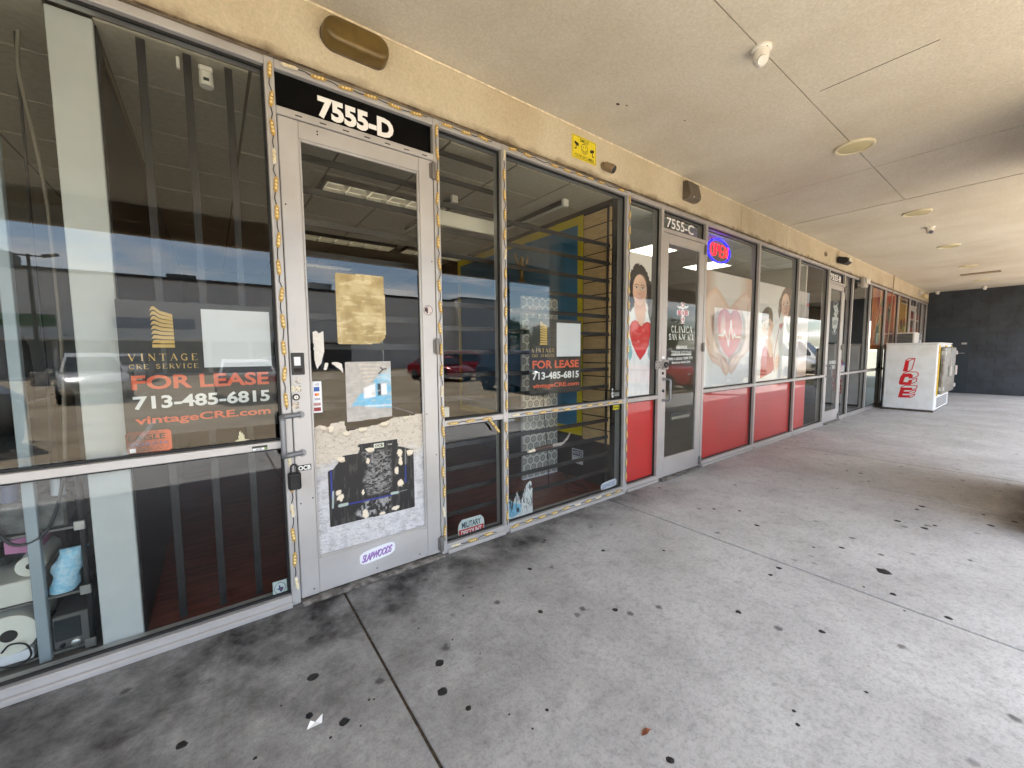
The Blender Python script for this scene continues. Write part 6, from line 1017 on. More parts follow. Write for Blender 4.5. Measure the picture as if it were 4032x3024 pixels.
# unit B tube lights and vertical neon
t = empty('tube_light', (9.6, 1.6, 2.75), 'lit twin tube light hanging in dark unit B', 'ceiling light')
for k in (0, 0.16): MB().tube([(0, k, 0), (1.2, k+0.1, 0)], 0.02, 8).build('tube', mat('lit_tube', (255, 255, 250), 0.4, emit=(245, 250, 255), es=1.5), t)
ns_ = empty('neon_sign', (9.62, 0.42, 2.12), 'vertical red and blue neon sign inside unit B', 'neon sign')
MB().box(-0.09, 0.09, 0.0, 0.02, -0.36, 0.36, b=0.005).build('back_board', M_bplast, ns_)
for (a, b_, c, d) in ((-0.085, -0.07, -0.35, 0.35), (0.07, 0.085, -0.35, 0.35), (-0.07, 0.07, 0.335, 0.35), (-0.07, 0.07, -0.35, -0.335)): MB().box(a, b_, -0.008, -0.001, c, d).build('border_tube', mat('neon_blue_dim', (40, 30, 220), 0.4, emit=(50, 30, 255), es=1.0), ns_)
for k, ch in enumerate('Oulet'): letters('letter_tube', ch, -0.045, 0.045, 0.21-k*0.135, 0.31-k*0.135, -0.006, mat('neon_red_dim', (255, 40, 60), 0.4, emit=(255, 20, 50), es=1.2), ns_)
# badge-patterned board, notice, statuette, cable in unit D
pt = Paint(2.74, 3.27, 0.05, 2.09, 170, (216, 214, 204))
for i in range(8):
    for j in range(26):
        cx = 2.76 + i*0.092 + (0.046 if j % 2 else 0); cz = 0.08 + j*0.081; rr = np.hypot(pt.U-cx, pt.V-cz); near = rr < 0.05
        if near.any(): pt.fill(np.clip((0.038-rr)/0.004, 0, 1)*0.9, (92, 92, 88)); pt.fill(np.clip((0.026-rr)/0.004, 0, 1)*0.9, (188, 186, 178)); pt.fill(np.clip((0.012-np.abs(rr-0.006))/0.004-1.8, 0, 1)*0.7, (84, 84, 80))
bo_ = empty('display_board', label='tall white display board printed with round grey badges behind the barred window', cat='board'); pt.build('print', 0.898, PM, bo_); MB().box(2.74, 3.27, 0.899, 0.93, 0.03, 2.09).build('board', M_whites, bo_)
nb = empty('notice_sign', label='white and navy notice sign on the black wall low behind the bars', cat='sign'); MB().box(3.282, 3.285, 0.495, 0.665, 0.20, 0.365).build('plate', M_whites, nb); MB().box(3.2805, 3.2818, 0.505, 0.655, 0.29, 0.355).build('navy_band', mat('navy_ink', (36, 48, 86), 0.5), nb)
letters('lettering', 'NOTICE', 0, 1, 0, 1, 0, M_white, nb, bold=0.02, mapf=lambda a, b_: (3.2798, 0.648-0.136*a, 0.302+0.04*b_)); letters('lettering', 'WE RESERVE', 0, 1, 0, 1, 0, M_ink, nb, mapf=lambda a, b_: (3.2815, 0.65-0.12*a, 0.268+0.014*b_))
st_ = empty('statuette', (2.975, 1.2, 2.30), 'bronze winged statuette hanging before the blue wall', 'statuette'); M_br = mat('bronze', (120, 98, 52), 0.4, 0.6)
MB().lathe([(0.02, 0.0), (0.045, 0.02), (0.022, 0.05), (0.02, 0.1), (0.034, 0.15), (0.04, 0.2), (0.018, 0.235), (0.026, 0.26), (0.018, 0.285), (0.004, 0.295)], n=12).build('figure', M_br, st_, smooth=50)
for s_ in (-1, 1): MB().prism([(s_*0.02, 0.17), (s_*0.06, 0.24), (s_*0.10, 0.33), (s_*0.095, 0.25), (s_*0.075, 0.2), (s_*0.03, 0.14)], -0.006, 0.006).build('wing', M_br, st_)
MB().tube([tuple(z7(a, b_, 2, 0.035)) for a, b_ in ((900, 640), (905, 800), (945, 960))][-1:] + [tuple(z7(a, b_, 2, 0.036)) for a, b_ in ((975, 1040), (955, 1080), (985, 1115), (1050, 1120), (1105, 1105), (1080, 1075), (1010, 1050), (985, 1035))], 0.006, 6).build('floor_cable', M_wire, label='black cable coiled on the red floor behind the barred window', cat='cable')
MB().tube(smooth([(2.62, 0.5, 1.85), (2.66, 0.5, 1.4), (2.72, 0.52, 0.9), (2.80, 0.55, 0.4), (2.86, 0.6, 0.04)]), 0.005, 6).build('hanging_cable', M_wire, label='thin black cable hanging in front of the display board', cat='cable')
# store room behind the left window
MB().box(-0.725, -0.685, 0.185, 0.225, 0.03, 2.99, b=0.003).build('steel_post', mat('blue_grey_post', (158, 170, 176), 0.45, 0.2), label='thin blue-grey post inside the left window', cat='post')
rk = empty('wire_rack', (0, 0, 0), 'black and chrome storage rack behind the left window', 'rack')
for (x, y) in ((-0.548, 0.20), (-1.45, 0.20), (-0.548, 0.62), (-1.45, 0.62)): MB().tube([(x, y, 0.03), (x, y, 0.95)], 0.011, 8).build('upright', M_barm, rk, smooth=True)
for z in (0.055, 0.33, 0.655):
    MB().box(-1.44, -0.56, 0.205, 0.615, z-0.012, z, b=0.002).build('shelf', mat('shelf_grey', (120, 120, 116), 0.4, 0.4), rk); MB().box(-0.575, -0.535, 0.186, 0.2, z-0.02, z+0.025, b=0.003).build('clip', M_steel, rk)
tv = empty('toaster_oven', (-0.68, 0.205, 0.058), 'small grey toaster oven on the lowest rack shelf', 'toaster oven')
MB().box(0, 0.128, 0, 0.22, 0.0, 0.165, b=0.006).build('body', mat('oven_grey', (120, 120, 118), 0.35, 0.5), tv); MB().box(0.008, 0.096, -0.004, -0.0005, 0.045, 0.15, b=0.003).build('glass_door', mat('oven_glass', (44, 50, 52), 0.15), tv); MB().lathe([(0.017, 0.0), (0.017, -0.012), (0.012, -0.016)], (0.075, 0, 0.022), 'y', 16).build('dial', M_steel, tv, smooth=40); MB().lathe([(0.010, 0.0), (0.010, -0.01)], (0.03, 0, 0.022), 'y', 12).build('knob', M_bplast, tv)
def roll(x, y, z, r, l, lab):
    t = empty('paper_roll', (x, y, z), lab, 'paper roll'); m = MB().lathe([(r*0.3, 0), (r, 0.0), (r, l), (r*0.3, l)], (0, 0, 0), 'y', 26).build('paper', mat('roll_paper', (226, 224, 210), 0.8, bump=0.1, bscale=60), t, smooth=40); MB().lathe([(r*0.3, -0.002), (r*0.3, 0.0)], (0, 0, 0), 'y', 18).build('core', mat('roll_core', (40, 38, 34), 0.9), t); return t
roll(-0.81, 0.2, 0.20, 0.092, 0.28, 'large white paper roll at the left picture edge'); roll(-0.735, 0.24, 0.49, 0.048, 0.26, 'smaller white paper roll on the middle shelf')
MB().box(-0.95, -0.745, 0.21, 0.5, 0.058, 0.108, b=0.004).build('carton', M_whites, label='low white carton under the large paper roll', cat='box'); MB().box(-0.95, -0.70, 0.208, 0.55, 0.333, 0.44, b=0.004).build('carton', mat('carton_white', (214, 212, 200), 0.7), label='white carton on the middle rack shelf', cat='box')
bag = MB(); n = 10
for i in range(9):
    z = 0.335 + i*0.026; w_ = 0.052*(1-0.10*abs(i-4)/4)+0.006*math.sin(i*1.7); cx = -0.64 + i*0.006
    for k in range(n): t = 2*math.pi*k/n; bag.v.append((cx + w_*(1+0.10*math.sin(3*t+i))*math.cos(t), 0.235 + 0.032*math.sin(t)*(1 if i < 8 else 0.3), z))
bag.f = [(i*n+k, i*n+(k+1) % n, (i+1)*n+(k+1) % n, (i+1)*n+k) for i in range(8) for k in range(n)] + [tuple(range(n)), tuple(range(8*n, 9*n))]; bag.m = [0]*len(bag.f)
bag.build('wipe_bag', mat('blue_plastic_bag', (146, 200, 224), 0.2, c2=(188, 220, 234), scale=40, bump=0.6, bscale=45), label='crinkled light blue plastic bag on the middle shelf', cat='bag', smooth=60)
MB().prism([(-0.80, 0.575), (-0.70, 0.56), (-0.69, 0.60), (-0.74, 0.64), (-0.80, 0.63)], 0.22, 0.42).build('pink_cloth', mat('pink_cloth', (186, 124, 158), 0.8), label='folded pink cloth under the upper rack shelf', cat='cloth')
MB().box(-1.2, -0.60, 0.215, 0.55, 0.657, 0.80, b=0.01).build('storage_tray', mat('clear_grey_tray', (96, 98, 94), 0.25, var=0.4, scale=14), label='cluttered grey storage tray on the upper rack shelf', cat='tray')
for lab, pts in (('grey cable hanging from the ceiling in the left window', [(-0.64, 0.4, 2.99), (-0.65, 0.4, 2.8), (-0.615, 0.4, 2.42), (-0.60, 0.4, 2.13), (-0.60, 0.4, 1.5), (-0.62, 0.38, 0.95)]), ('dark cable hanging beside the grey one in the left window', [(-0.655, 0.42, 2.99), (-0.66, 0.42, 2.5), (-0.665, 0.42, 1.9), (-0.66, 0.4, 1.2), (-0.68, 0.38, 0.9)])):
    MB().tube(smooth(pts), 0.008 if 'grey cable' in lab else 0.006, 6).build('hanging_cable', mat('cable_grey', (134, 128, 116), 0.6) if 'grey cable' in lab else M_wire, label=lab, cat='cable')
pc = empty('room_camera', (0.055, 0.17, 2.99), 'white camera hanging at the top of the left window', 'camera'); MB().box(-0.03, 0.03, 0, 0.05, -0.03, 0.0, b=0.006).build('bracket', M_wplast, pc); MB().lathe([(0.012, -0.03), (0.03, -0.035), (0.032, -0.09), (0.03, -0.10), (0.004, -0.103)], (0.0, 0.02, 0), n=16).build('body', M_wplast, pc, smooth=40); MB().box(-0.012, 0.012, -0.014, -0.0125, -0.085, -0.07).build('label_plate', M_bplast, pc)
MB().box(-0.065, -0.05, 0.165, 0.19, 2.93, 2.985, b=0.003).build('contact_sensor', M_wplast, label='tiny contact sensor left of the white room camera', cat='sensor')
# grey equipment of the dark bay
MB().box(-1.3, -0.76, 1.0, 1.4, 0.03, 1.25, b=0.02).build('cabinet', mat('dark_cabinet', (30, 32, 32), 0.5), label='dark cabinet deep in the left store room', cat='cabinet')
# clinic furniture seen dimly
MB().box(7.2, 8.6, 3.6, 4.5, 0.03, 1.05, b=0.02).build('reception_desk', M_whites, label='white reception desk deep in the clinic', cat='desk')

# more of the store room clutter
ch = empty('office_chair', (-1.05, 0.75, 0.03), 'black office chair back high behind the left window edge', 'chair'); m_ = MB()
for (z, w_, d_) in ((1.02, 0.20, 0.05), (1.10, 0.25, 0.06), (1.3, 0.27, 0.05), (1.5, 0.26, 0.045), (1.62, 0.22, 0.04), (1.66, 0.12, 0.03)):
    for k in range(12): t = 2*math.pi*k/12; m_.v.append((w_*math.cos(t), d_*math.sin(t), z))
m_.f = [(i*12+k, i*12+(k+1) % 12, (i+1)*12+(k+1) % 12, (i+1)*12+k) for i in range(5) for k in range(12)] + [tuple(range(12)), tuple(range(60, 72))]; m_.m = [0]*len(m_.f); m_.build('backrest', M_bplast, ch, smooth=50)
MB().tube([(0, 0.05, 1.1), (0, 0.06, 0.5)], 0.03, 8).build('back_stem', M_bplast, ch); MB().box(-0.24, 0.24, -0.40, 0.06, 0.44, 0.52, b=0.03).build('seat', M_bplast, ch); MB().tube([(0, -0.15, 0.44), (0, -0.15, 0.08)], 0.03, 8).build('column', M_steel, ch)
for k in range(5): a = k*1.257; MB().tube([(0, -0.15, 0.09), (0.3*math.cos(a), -0.15+0.3*math.sin(a), 0.04)], [0.025, 0.018], 6).build('base_leg', M_bplast, ch)
for i, (x, z, c_, r, h, lab) in enumerate(((-0.63, 0.805, (190, 200, 206), 0.025, 0.15, 'pale spray bottle on the cluttered tray'), (-0.78, 0.805, (60, 80, 120), 0.03, 0.12, 'blue tin on the cluttered tray'), (-0.86, 0.805, (196, 160, 90), 0.028, 0.17, 'amber bottle on the cluttered tray'), (-0.93, 0.805, (200, 200, 196), 0.035, 0.10, 'white jar on the cluttered tray'), (-0.62, 0.06, (190, 60, 60), 0.018, 0.06, 'small red can beside the toaster oven'))):
    if i < 4:
        t = empty('bottle', (x, 0.27, z), lab, 'bottle'); MB().lathe([(r, 0), (r, h*0.65), (r*0.4, h*0.8), (r*0.4, h)], n=14).build('body', mat('bottle_%d' % i, c_, 0.3), t, smooth=40); MB().lathe([(r*0.48, h), (r*0.48, h+0.02)], n=12).build('cap', M_bplast, t)
MB().tube(smooth([(-0.80, 0.19, 0.95), (-0.82, 0.19, 0.75), (-0.76, 0.19, 0.62), (-0.66, 0.19, 0.66), (-0.60, 0.19, 0.86), (-0.61, 0.2, 0.98)]), 0.007, 7).build('cable_loop', M_wire, label='thick black cable loop hanging before the storage rack', cat='cable')
MB().tube(smooth([(-0.83, 0.18, 0.14), (-0.80, 0.175, 0.17), (-0.755, 0.175, 0.15), (-0.745, 0.175, 0.09), (-0.79, 0.175, 0.06), (-0.84, 0.175, 0.08)]), 0.004, 6).build('cable_loop', M_wire, label='thin black cable curl in front of the low white carton', cat='cable')
MB().box(-0.93, -0.915, 0.3, 0.31, 1.02, 1.32).build('yellow_strap', M_yel, label='yellow strap end at the far left of the left window', cat='strap')
# ================================================================== the car park that the glass reflects
M_tyre = mat('tyre_rubber', (24, 24, 25), 0.8); M_rim = mat('alloy_rim', (196, 198, 202), 0.3, 0.8); M_cgl = mat('car_glass', (18, 22, 26), 0.06, spec=0.8); M_hl = mat('head_lamp', (230, 232, 236), 0.1); M_tl = mat('tail_lamp', (170, 22, 24), 0.2); M_trim = mat('black_trim', (20, 20, 21), 0.5); M_plate = mat('number_plate', (206, 206, 200), 0.5)
wt = MB().lathe([(0.20, -0.10), (0.30, -0.11), (0.335, -0.085), (0.345, 0.0), (0.335, 0.085), (0.30, 0.11), (0.20, 0.10)], axis='y', n=24).mesh('tyre', M_tyre, 50)
wr = MB(); wr.lathe([(0.215, -0.06), (0.215, -0.095), (0.20, -0.10), (0.19, -0.06)], axis='y', n=24); wr.lathe([(0.05, -0.05), (0.05, -0.10), (0.03, -0.105)], axis='y', n=12)
for k in range(5):
    a = 2*math.pi*k/5
    for da in (-0.12, 0.12):
        c_, s_ = math.cos(a+da), math.sin(a+da); wr.add([(0.03*c_-0.018*s_, -0.097, 0.03*s_+0.018*c_), (0.03*c_+0.018*s_, -0.097, 0.03*s_-0.018*c_), (0.205*c_+0.02*s_, -0.092, 0.205*s_-0.02*c_), (0.205*c_-0.02*s_, -0.092, 0.205*s_+0.02*c_)], [(0, 1, 2, 3)])
wrm = wr.mesh('rim', M_rim); whb = MB().lathe([(0.20, -0.055), (0.02, -0.05)], axis='y', n=20).mesh('hub', M_trim)
def paint(c): return mat('car_paint_%d_%d_%d' % c, c, 0.25, 0.2, spec=0.6)
KINDS_ = {'suv': dict(L=4.7, w=0.92, body=[(-2.33, 0.45, 0.80, 0.80), (-2.30, 0.32, 1.05, 0.90), (-1.6, 0.25, 1.08, 0.92), (0.0, 0.24, 1.02, 0.92), (0.95, 0.24, 1.02, 0.92), (1.55, 0.25, 0.98, 0.90), (2.1, 0.3, 0.88, 0.84), (2.32, 0.38, 0.72, 0.74)], roof=[(-2.22, 1.08), (-1.95, 1.62), (-1.2, 1.72), (0.1, 1.70), (0.45, 1.60), (1.15, 1.02)], wb=(-1.40, 1.42)),
 'sedan': dict(L=4.7, w=0.90, body=[(-2.35, 0.45, 0.82, 0.76), (-2.28, 0.3, 0.98, 0.86), (-1.5, 0.22, 1.00, 0.90), (0.0, 0.2, 0.95, 0.90), (0.9, 0.2, 0.92, 0.90), (1.6, 0.22, 0.84, 0.87), (2.15, 0.28, 0.72, 0.80), (2.35, 0.35, 0.58, 0.68)], roof=[(-1.85, 0.99), (-1.15, 1.36), (-0.5, 1.45), (0.2, 1.42), (0.5, 1.34), (1.2, 0.92)], wb=(-1.42, 1.42)),
 'pickup': dict(L=5.4, w=0.98, body=[(-2.7, 0.55, 1.12, 0.92), (-2.66, 0.45, 1.15, 0.96), (-0.9, 0.38, 1.15, 0.98), (0.1, 0.38, 1.15, 0.98), (1.1, 0.38, 1.14, 0.98), (1.9, 0.4, 1.10, 0.95), (2.6, 0.45, 1.0, 0.92), (2.72, 0.5, 0.85, 0.84)], roof=[(-0.85, 1.16), (-0.65, 1.82), (-0.1, 1.90), (0.6, 1.88), (0.85, 1.78), (1.45, 1.16)], wb=(-1.75, 1.75)),
 'van': dict(L=5.6, w=1.0, body=[(-2.8, 0.45, 1.3, 0.96), (-2.78, 0.35, 1.35, 1.0), (-1.5, 0.3, 1.35, 1.0), (0.5, 0.3, 1.32, 1.0), (1.6, 0.3, 1.25, 1.0), (2.2, 0.3, 1.15, 0.97), (2.6, 0.34, 1.0, 0.92), (2.8, 0.4, 0.8, 0.84)], roof=[(-2.78, 1.35), (-2.75, 2.3), (-1.0, 2.42), (0.9, 2.4), (1.3, 2.2), (2.1, 1.2)], wb=(-1.7, 1.8))}
def car(kind, lab, loc, rz, c):
    K = KINDS_[kind]; t = empty('parked_car', (loc[0], loc[1], -0.15), lab, 'car', 'cars in the car park', rz=rz); P = paint(c); b = MB(); n = 10; B = K['body']
    for (x, zl, zt_, w_) in B:
        ring = [(-w_*0.80, zl), (-w_*0.98, zl+0.10), (-w_, (zl+zt_)/2+0.05), (-w_*0.965, zt_-0.06), (-w_*0.88, zt_), (w_*0.88, zt_), (w_*0.965, zt_-0.06), (w_, (zl+zt_)/2+0.05), (w_*0.98, zl+0.10), (w_*0.80, zl)]
        b.v += [(x, y, z) for y, z in ring]
    b.f = [(i*n+k, i*n+(k+1) % n, (i+1)*n+(k+1) % n, (i+1)*n+k) for i in range(len(B)-1) for k in range(n)] + [tuple(range(n)), tuple(range((len(B)-1)*n, len(B)*n))]; b.m = [0]*len(b.f)
    Rf = K['roof']; belt = lambda x: float(np.interp(x, [q[0] for q in B], [q[2] for q in B])); wd = lambda x: float(np.interp(x, [q[0] for q in B], [q[3] for q in B]))
    tw = lambda z: 1.0-0.26*max(0, z-0.95)/0.8
    bo = b.build('body', P, t, smooth=35); g = MB(); o0 = len(g.v); m = len(Rf)
    for (x, z) in Rf:
        zb = belt(x)-0.02; w0 = wd(x)*0.90; w1 = w0*tw(z) if z > zb+0.1 else w0
        g.v += [(x, -w0, zb), (x, -w1, z), (x, w1, z), (x, w0, zb)]
    for i in range(m-1):
        a, c2_ = i*4, (i+1)*4; g.f += [(a+1, c2_+1, c2_+2, a+2), (a, c2_, c2_+1, a+1), (a+2, c2_+2, c2_+3, a+3)]; g.m += [0, 0, 0]
    g.build('cabin', P, t, smooth=30)
    def pane_(pts, nm='window'): MB().add(pts, [tuple(range(len(pts)))]).build(nm, M_cgl, t)
    for s_ in (-1, 1):
        xs_ = [Rf[0][0]+0.35, -0.55 if kind != 'pickup' else 0.25, -0.48 if kind != 'pickup' else 0.31, Rf[-1][0]-0.32]
        for (xa, xb) in ((xs_[0], xs_[1]), (xs_[2], xs_[3])) if kind != 'van' else ((1.0, 1.85),):
            if xb - xa < 0.2: continue
            xq = np.linspace(xa, xb, 6); top = [np.interp(x, [q[0] for q in Rf], [q[1] for q in Rf])-0.09 for x in xq]; pts = []
            for x in xq: pts.append((x, s_*(wd(x)*0.90*1.0+0.006), belt(x)+0.03))
            for x, z in list(zip(xq, top))[::-1]: z = max(z, belt(x)+0.05); fz_ = (z-belt(x))/max(0.05, np.interp(x, [q[0] for q in Rf], [q[1] for q in Rf])-belt(x)); pts.append((x, s_*(wd(x)*0.90*(1+(tw(np.interp(x, [q[0] for q in Rf], [q[1] for q in Rf]))-1)*fz_)+0.008), z))
            pane_(pts)
    for (i, j, e_) in ((m-1, m-2, 0.012), (0, 1, -0.012)):
        (xa, za_), (xb, zb_) = Rf[i], Rf[j]; wa = wd(xa)*0.90*0.90; wb_ = wd(xb)*0.90*tw(zb_)*0.90; f_ = lambda t_: (xa+(xb-xa)*t_, za_+(zb_-za_)*t_)
        p_, q_ = f_(0.08), f_(0.93); pane_([(p_[0]+e_, -wa, p_[1]+0.012), (p_[0]+e_, wa, p_[1]+0.012), (q_[0]+e_, wb_, q_[1]+0.012), (q_[0]+e_, -wb_, q_[1]+0.012)], 'windscreen' if i else 'rear_window')
    fx, rx_ = B[-1][0], B[0][0]; zf = B[-1][2]; zr = B[1][2]
    for s_ in (-1, 1):
        MB().box(fx-0.22, fx-0.03, s_*B[-1][3]*0.62, s_*B[-1][3]*1.0, zf-0.10, zf+0.04, b=0.02).build('headlight', M_hl, t); MB().box(rx_-0.015, rx_+0.12, s_*B[0][3]*0.62, s_*B[0][3]*1.04, zr-0.28, zr-0.10, b=0.02).build('tail_light', M_tl, t)
        MB().box(0.75, 0.9, s_*(K['w']+0.02), s_*(K['w']+0.16), belt(0.8)+0.02, belt(0.8)+0.15, b=0.02).build('mirror', P, t)
    MB().box(fx-0.08, fx+0.015, -B[-1][3]*0.6, B[-1][3]*0.6, zf-0.26, zf-0.04, b=0.02).build('grille', M_trim, t); MB().box(rx_-0.02, rx_+0.05, -0.26, 0.26, zr-0.45, zr-0.32).build('number_plate', M_plate, t); MB().box(fx, fx+0.03, -0.2, 0.2, B[-1][1]+0.02, B[-1][1]+0.13).build('number_plate', M_plate, t)
    for xw in K['wb']:
        for s_ in (-1, 1):
            w_ = empty('wheel', (xw, s_*(K['w']-0.09), 0.345), parent=t, rz=0 if s_ < 0 else math.pi)
            for me in (wt, wrm, whb): o = bpy.data.objects.new(me.name, me); col.objects.link(o); o.parent = w_
            MB().lathe([(0.40, 0.0), (0.40, -0.03)], (xw, s_*(K['w']-0.035)+(0.015 if s_ > 0 else 0.015), 0.36), 'y', 24).build('wheel_arch', M_trim, t)
    return t
car('suv', 'bright red SUV parked nose-in opposite the clinic', (15.2, -7.75), R(90), (196, 24, 34)); car('suv', 'dark blue SUV parked opposite the barred window', (10.3, -10.3), R(90), (38, 44, 54))
car('sedan', 'dark red sedan facing the shops across the lane', (10.9, -19.0), R(80), (140, 22, 28)); car('suv', 'red SUV standing side-on beyond the red pole base', (13.9, -20.6), R(35), (178, 26, 34)); car('sedan', 'white sedan with its tail towards the shops', (0.95, -15.1), R(-90), (222, 220, 214))
car('suv', 'white SUV facing the left window from across the lane', (-3.6, -18.6), R(78), (214, 214, 210)); car('pickup', 'dark pickup truck close to the left window', (-4.6, -9.6), R(62), (40, 36, 40)); car('van', 'white van parked far along the row', (29.5, -8.6), R(90), (226, 224, 218)); car('van', 'white van beyond the first white van', (33.5, -8.8), R(90), (216, 216, 212)); car('suv', 'grey SUV in the middle of the row', (20.5, -8.2), R(90), (120, 122, 124)); car('sedan', 'silver sedan behind the light pole', (19.5, -24.0), R(20), (150, 154, 160))
car('suv', 'black SUV parked before the grey building', (-10.5, -30.0), R(-90), (30, 30, 32)); car('sedan', 'grey sedan parked before the grey building', (3.5, -31.0), R(-90), (110, 112, 116)); car('pickup', 'white pickup by the tower of the grey building', (24.5, -31.0), R(-90), (210, 210, 206)); car('suv', 'silver SUV parked before the grey building', (-4.0, -30.5), R(90), (168, 170, 172))
# painted stall lines, blue bay mark
M_pl = mat('line_paint', (220, 214, 200), 0.7, var=0.25, scale=9)
for i in range(14): x = -9.5 + i*2.75; MB().box(x, x+0.1, -10.4, -5.4, -0.15, -0.146).build('stall_line', M_pl, bpy.data.objects['parking_lot'])
for i in range(9): x = -8 + i*2.8; MB().box(x, x+0.1, -21.0, -16.2, -0.15, -0.146).build('stall_line', M_pl, bpy.data.objects['parking_lot'])
MB().box(-1.2, 0.9, -6.1, -5.6, -0.15, -0.1455).build('blue_marking', mat('bay_blue', (40, 74, 110), 0.7, var=0.3, scale=6), bpy.data.objects['parking_lot'])
# light poles
def pole(x, y, h, lab, base=None):
    t = empty('light_pole', (x, y, -0.15), lab, 'light pole'); MB().tube([(0, 0, 0.4), (0, 0, h)], [0.10, 0.07], 10).build('pole', mat('pole_bronze', (52, 48, 46), 0.5, 0.3), t, smooth=True); MB().lathe([(0.36, 0), (0.36, 0.72), (0.33, 0.75)], n=20).build('base', base or mat('pole_concrete', (170, 165, 155), 0.8), t, smooth=40)
    for s_ in (-1, 1): a = MB().box(s_*0.08, s_*0.55, -0.05, 0.05, h-0.1, h-0.04).build('arm', MATS['pole_bronze'], t); MB().prism([(s_*0.5, h-0.12), (s_*1.1, h+0.06), (s_*1.1, h+0.14), (s_*0.5, h-0.0)], -0.2, 0.2).build('lamp_head', MATS['pole_bronze'], t)
pole(15.4, -18.2, 9.0, 'dark light pole on a red concrete base', mat('base_red', (190, 40, 40), 0.7)); pole(31.0, -45.0, 7.6, 'twin-head light pole before the far trees'); pole(-7.5, -30.0, 7.0, 'twin-head light pole before the grey building')
# grey retail building across the lot
gb = empty('retail_building', (0, -41, -0.15), 'long grey retail building across the car park', 'building'); M_gs = mat('grey_stucco', (222, 221, 220), 0.85, var=0.08, scale=0.6); M_ls = mat('light_band', (214, 212, 208), 0.85); M_ds = mat('dark_cap', (48, 46, 46), 0.7)
MB().box(-70, 24.2, -20, 0, 0, 7.75).build('wall', M_gs, gb); MB().box(-70.1, 24.3, -20, 0.12, 7.75, 7.98).build('parapet_cap', M_ds, gb); MB().box(-70, 24.2, 0.0, 0.05, 4.9, 5.1).build('band', M_ls, gb); MB().box(-70, 24.2, 0.0, 0.06, 3.2, 3.55).build('band', M_ls, gb)
tw_ = MB().box(24.3, 31, -14, 1.3, 0, 8.05).build('tower', mat('tower_grey', (160, 160, 164), 0.85), gb); MB().box(24.2, 31.1, -14, 1.4, 8.05, 8.25).build('tower_cap', M_ds, gb); MB().box(23.9, 24.28, 0.0, 1.2, 0, 7.9).build('sunlit_tower_side', mat('sunlit_side_pale', (222, 214, 200), 0.8), gb)  # pale strip beside the tower paints its sunlit side in colour
MB().box(-62, 10, 0.06, 1.6, 2.75, 2.95, b=0.02).build('awning', mat('awning_white', (210, 208, 204), 0.6), gb)
for i in range(24):
    xa = -60 + i*3.0; wd_ = MB().box(xa, xa+2.7, 0.0, 0.04, 0.1, 2.7).build('window', mat('far_glass', (66, 70, 74), 0.15), gb)
for i, c_ in enumerate(((170, 150, 50), (150, 60, 50), (70, 110, 70), (60, 90, 130), (180, 170, 150))): MB().box(-30 + i*8.0, -25 + i*8.0, 0.06, 0.14, 3.75, 4.6, b=0.02).build('sign_board', mat('board_%d' % i, c_, 0.6), gb)
for x, y, z in ((-14, -6, 1.1), (-3, -8, 0.8), (9, -7, 1.0)): MB().box(x, x+2.2, y, y+2, 7.8, 7.8+z+0.6).build('roof_unit', mat('roof_unit_grey', (110, 110, 108), 0.7), gb)
lb = empty('far_building', (55, -62, -0.15), 'low white building among the far trees', 'building'); MB().box(-14, 16, -8, 0, 0, 4.2).build('wall', mat('far_white', (214, 212, 206), 0.8), lb); MB().box(-14.3, 16.3, -8, 0.3, 4.2, 4.5).build('roof', M_ds, lb)
for i in range(8): MB().box(-12+i*3.3, -10+i*3.3, 0.0, 0.05, 1.0, 2.6).build('window', MATS['far_glass'], lb)
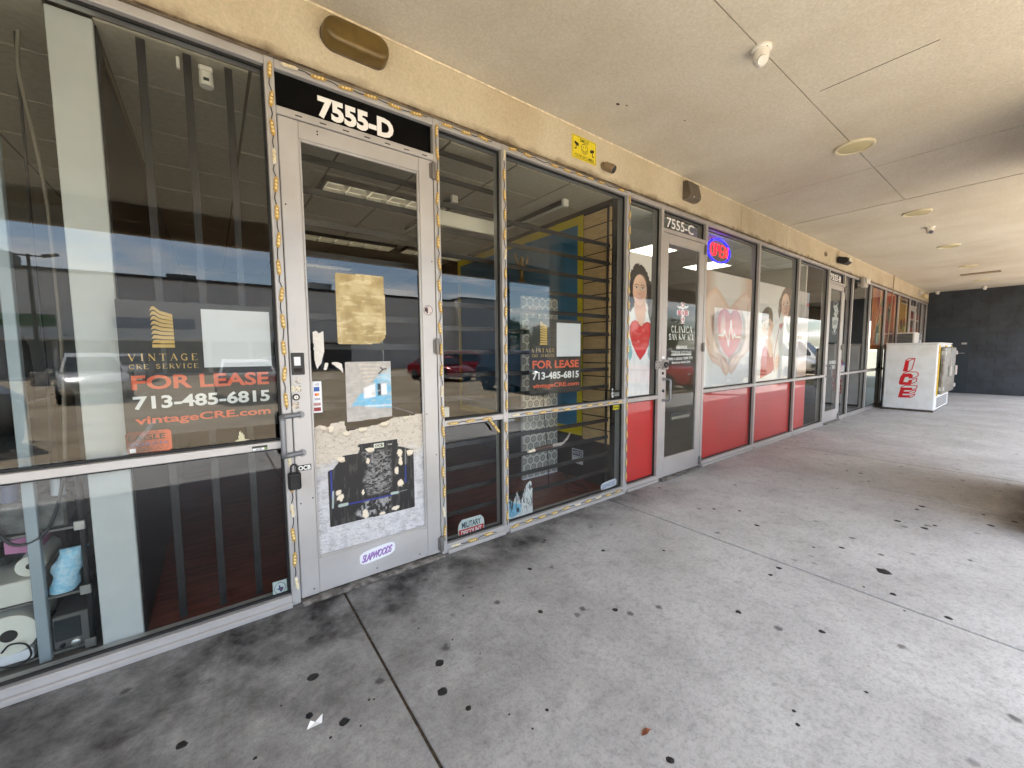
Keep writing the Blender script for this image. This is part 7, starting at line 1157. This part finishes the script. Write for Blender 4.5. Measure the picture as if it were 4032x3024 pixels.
# trees
M_leaf = mat('leaf_green', (70, 92, 44), 0.6, c2=(44, 62, 30), scale=0.8, ramp=(0.35, 0.65)); M_bark = mat('bark', (84, 70, 56), 0.9, var=0.3, scale=5)
def tree(x, y, h, r, lab, seed):
    g = np.random.default_rng(seed); t = empty('broadleaf_tree', (x, y, -0.15), lab, 'tree', 'trees along the far street'); tr = MB(); tr.tube([(0, 0, 0), (0.1, 0, h*0.3), (0.0, 0.1, h*0.6)], [0.22, 0.16, 0.08], 8); cl = []
    for k in range(9):
        a = g.uniform(0, 6.28); q = g.uniform(0.2, 0.75)*r; c_ = np.array([q*math.cos(a), q*math.sin(a), h*g.uniform(0.45, 0.88)]); cl.append((c_, r*g.uniform(0.3, 0.52))); tr.tube([(0.05, 0, h*0.32), tuple(c_*np.array([0.5, 0.5, 0.8])), tuple(c_)], [0.09, 0.06, 0.02], 6)
    tr.build('trunk', M_bark, t, smooth=50); N_ = 2400; v = np.zeros((N_*4, 3)); 
    for i in range(N_):
        c_, rr = cl[g.integers(len(cl))]; d = g.normal(size=3); d /= np.linalg.norm(d); p_ = c_ + d*rr*g.uniform(0.55, 1.08)*np.array([1, 1, 0.8]); a_ = g.normal(size=3); a_ /= np.linalg.norm(a_); b_ = np.cross(a_, g.normal(size=3)); b_ /= np.linalg.norm(b_)+1e-9; s_ = g.uniform(0.10, 0.22)
        v[i*4:(i+1)*4] = [p_-a_*s_, p_+b_*s_*0.6, p_+a_*s_, p_-b_*s_*0.6]
    me = bpy.data.meshes.new('crown'); me.from_pydata(v.tolist(), [], [(4*i, 4*i+1, 4*i+2, 4*i+3) for i in range(N_)]); me.materials.append(M_leaf); mkobj('crown', me, t)
for i, (x, y, h, r, lab) in enumerate(((31.5, -48, 6.2, 2.6, 'dense tree just right of the grey tower'), (36.5, -47, 6.6, 3.0, 'taller tree behind the twin-head pole'), (41.5, -48, 6.0, 2.8, 'round tree before the low white building'), (47, -49, 6.4, 3.0, 'broad tree farther along the street'), (53, -46, 5.8, 2.8, 'small tree at the end of the street row'), (50, -31, 6.6, 3.2, 'tree beside the palm opposite the clinic door'), (44, -25, 5.0, 2.6, 'low bushy tree opposite the clinic door'))): tree(x, y, h, r, lab, 20+i)
pm = empty('palm_tree', (46.5, -25.5, -0.15), 'fan palm opposite the clinic door', 'tree'); MB().tube([(0, 0, 0), (0.1, 0, 2.2), (0.0, 0.1, 4.7)], [0.24, 0.2, 0.18], 10).build('trunk', M_bark, pm, smooth=True)
for k in range(26):
    a = k*2.4; e_ = -0.5 + 1.6*(k/26); d = np.array([math.cos(a)*math.cos(e_), math.sin(a)*math.cos(e_), math.sin(e_)]); s_ = np.cross(d, [0, 0, 1]); s_ /= np.linalg.norm(s_); o_ = np.array([0, 0.1, 4.8]); m_ = MB()
    for j in range(-4, 5): f_ = j/4.5; tip = o_ + d*(1.5 - 0.35*abs(f_)) + s_*f_*0.75 - np.array([0, 0, 0.25*abs(f_)]); mid_ = o_ + d*0.7; m_.add([tuple(mid_ - s_*0.05 + s_*f_*0.1), tuple(mid_ + s_*0.05 + s_*f_*0.1), tuple(tip)], [(0, 1, 2)])
    m_.tube([tuple(o_), tuple(mid_)], 0.02, 4); m_.build('frond', M_leaf, pm)
for i in range(7): MB().box(-9.0 + i*5.5, -7.2 + i*5.5, -5.75, -5.55, -0.15, -0.03, b=0.03).build('wheel_stop', mat('kerb_concrete', (170, 160, 142), 0.8), label='concrete wheel stop, number %s from the left along the kerb' % ('one', 'two', 'three', 'four', 'five', 'six', 'seven')[i], cat='wheel stop', group='wheel stops along the kerb')
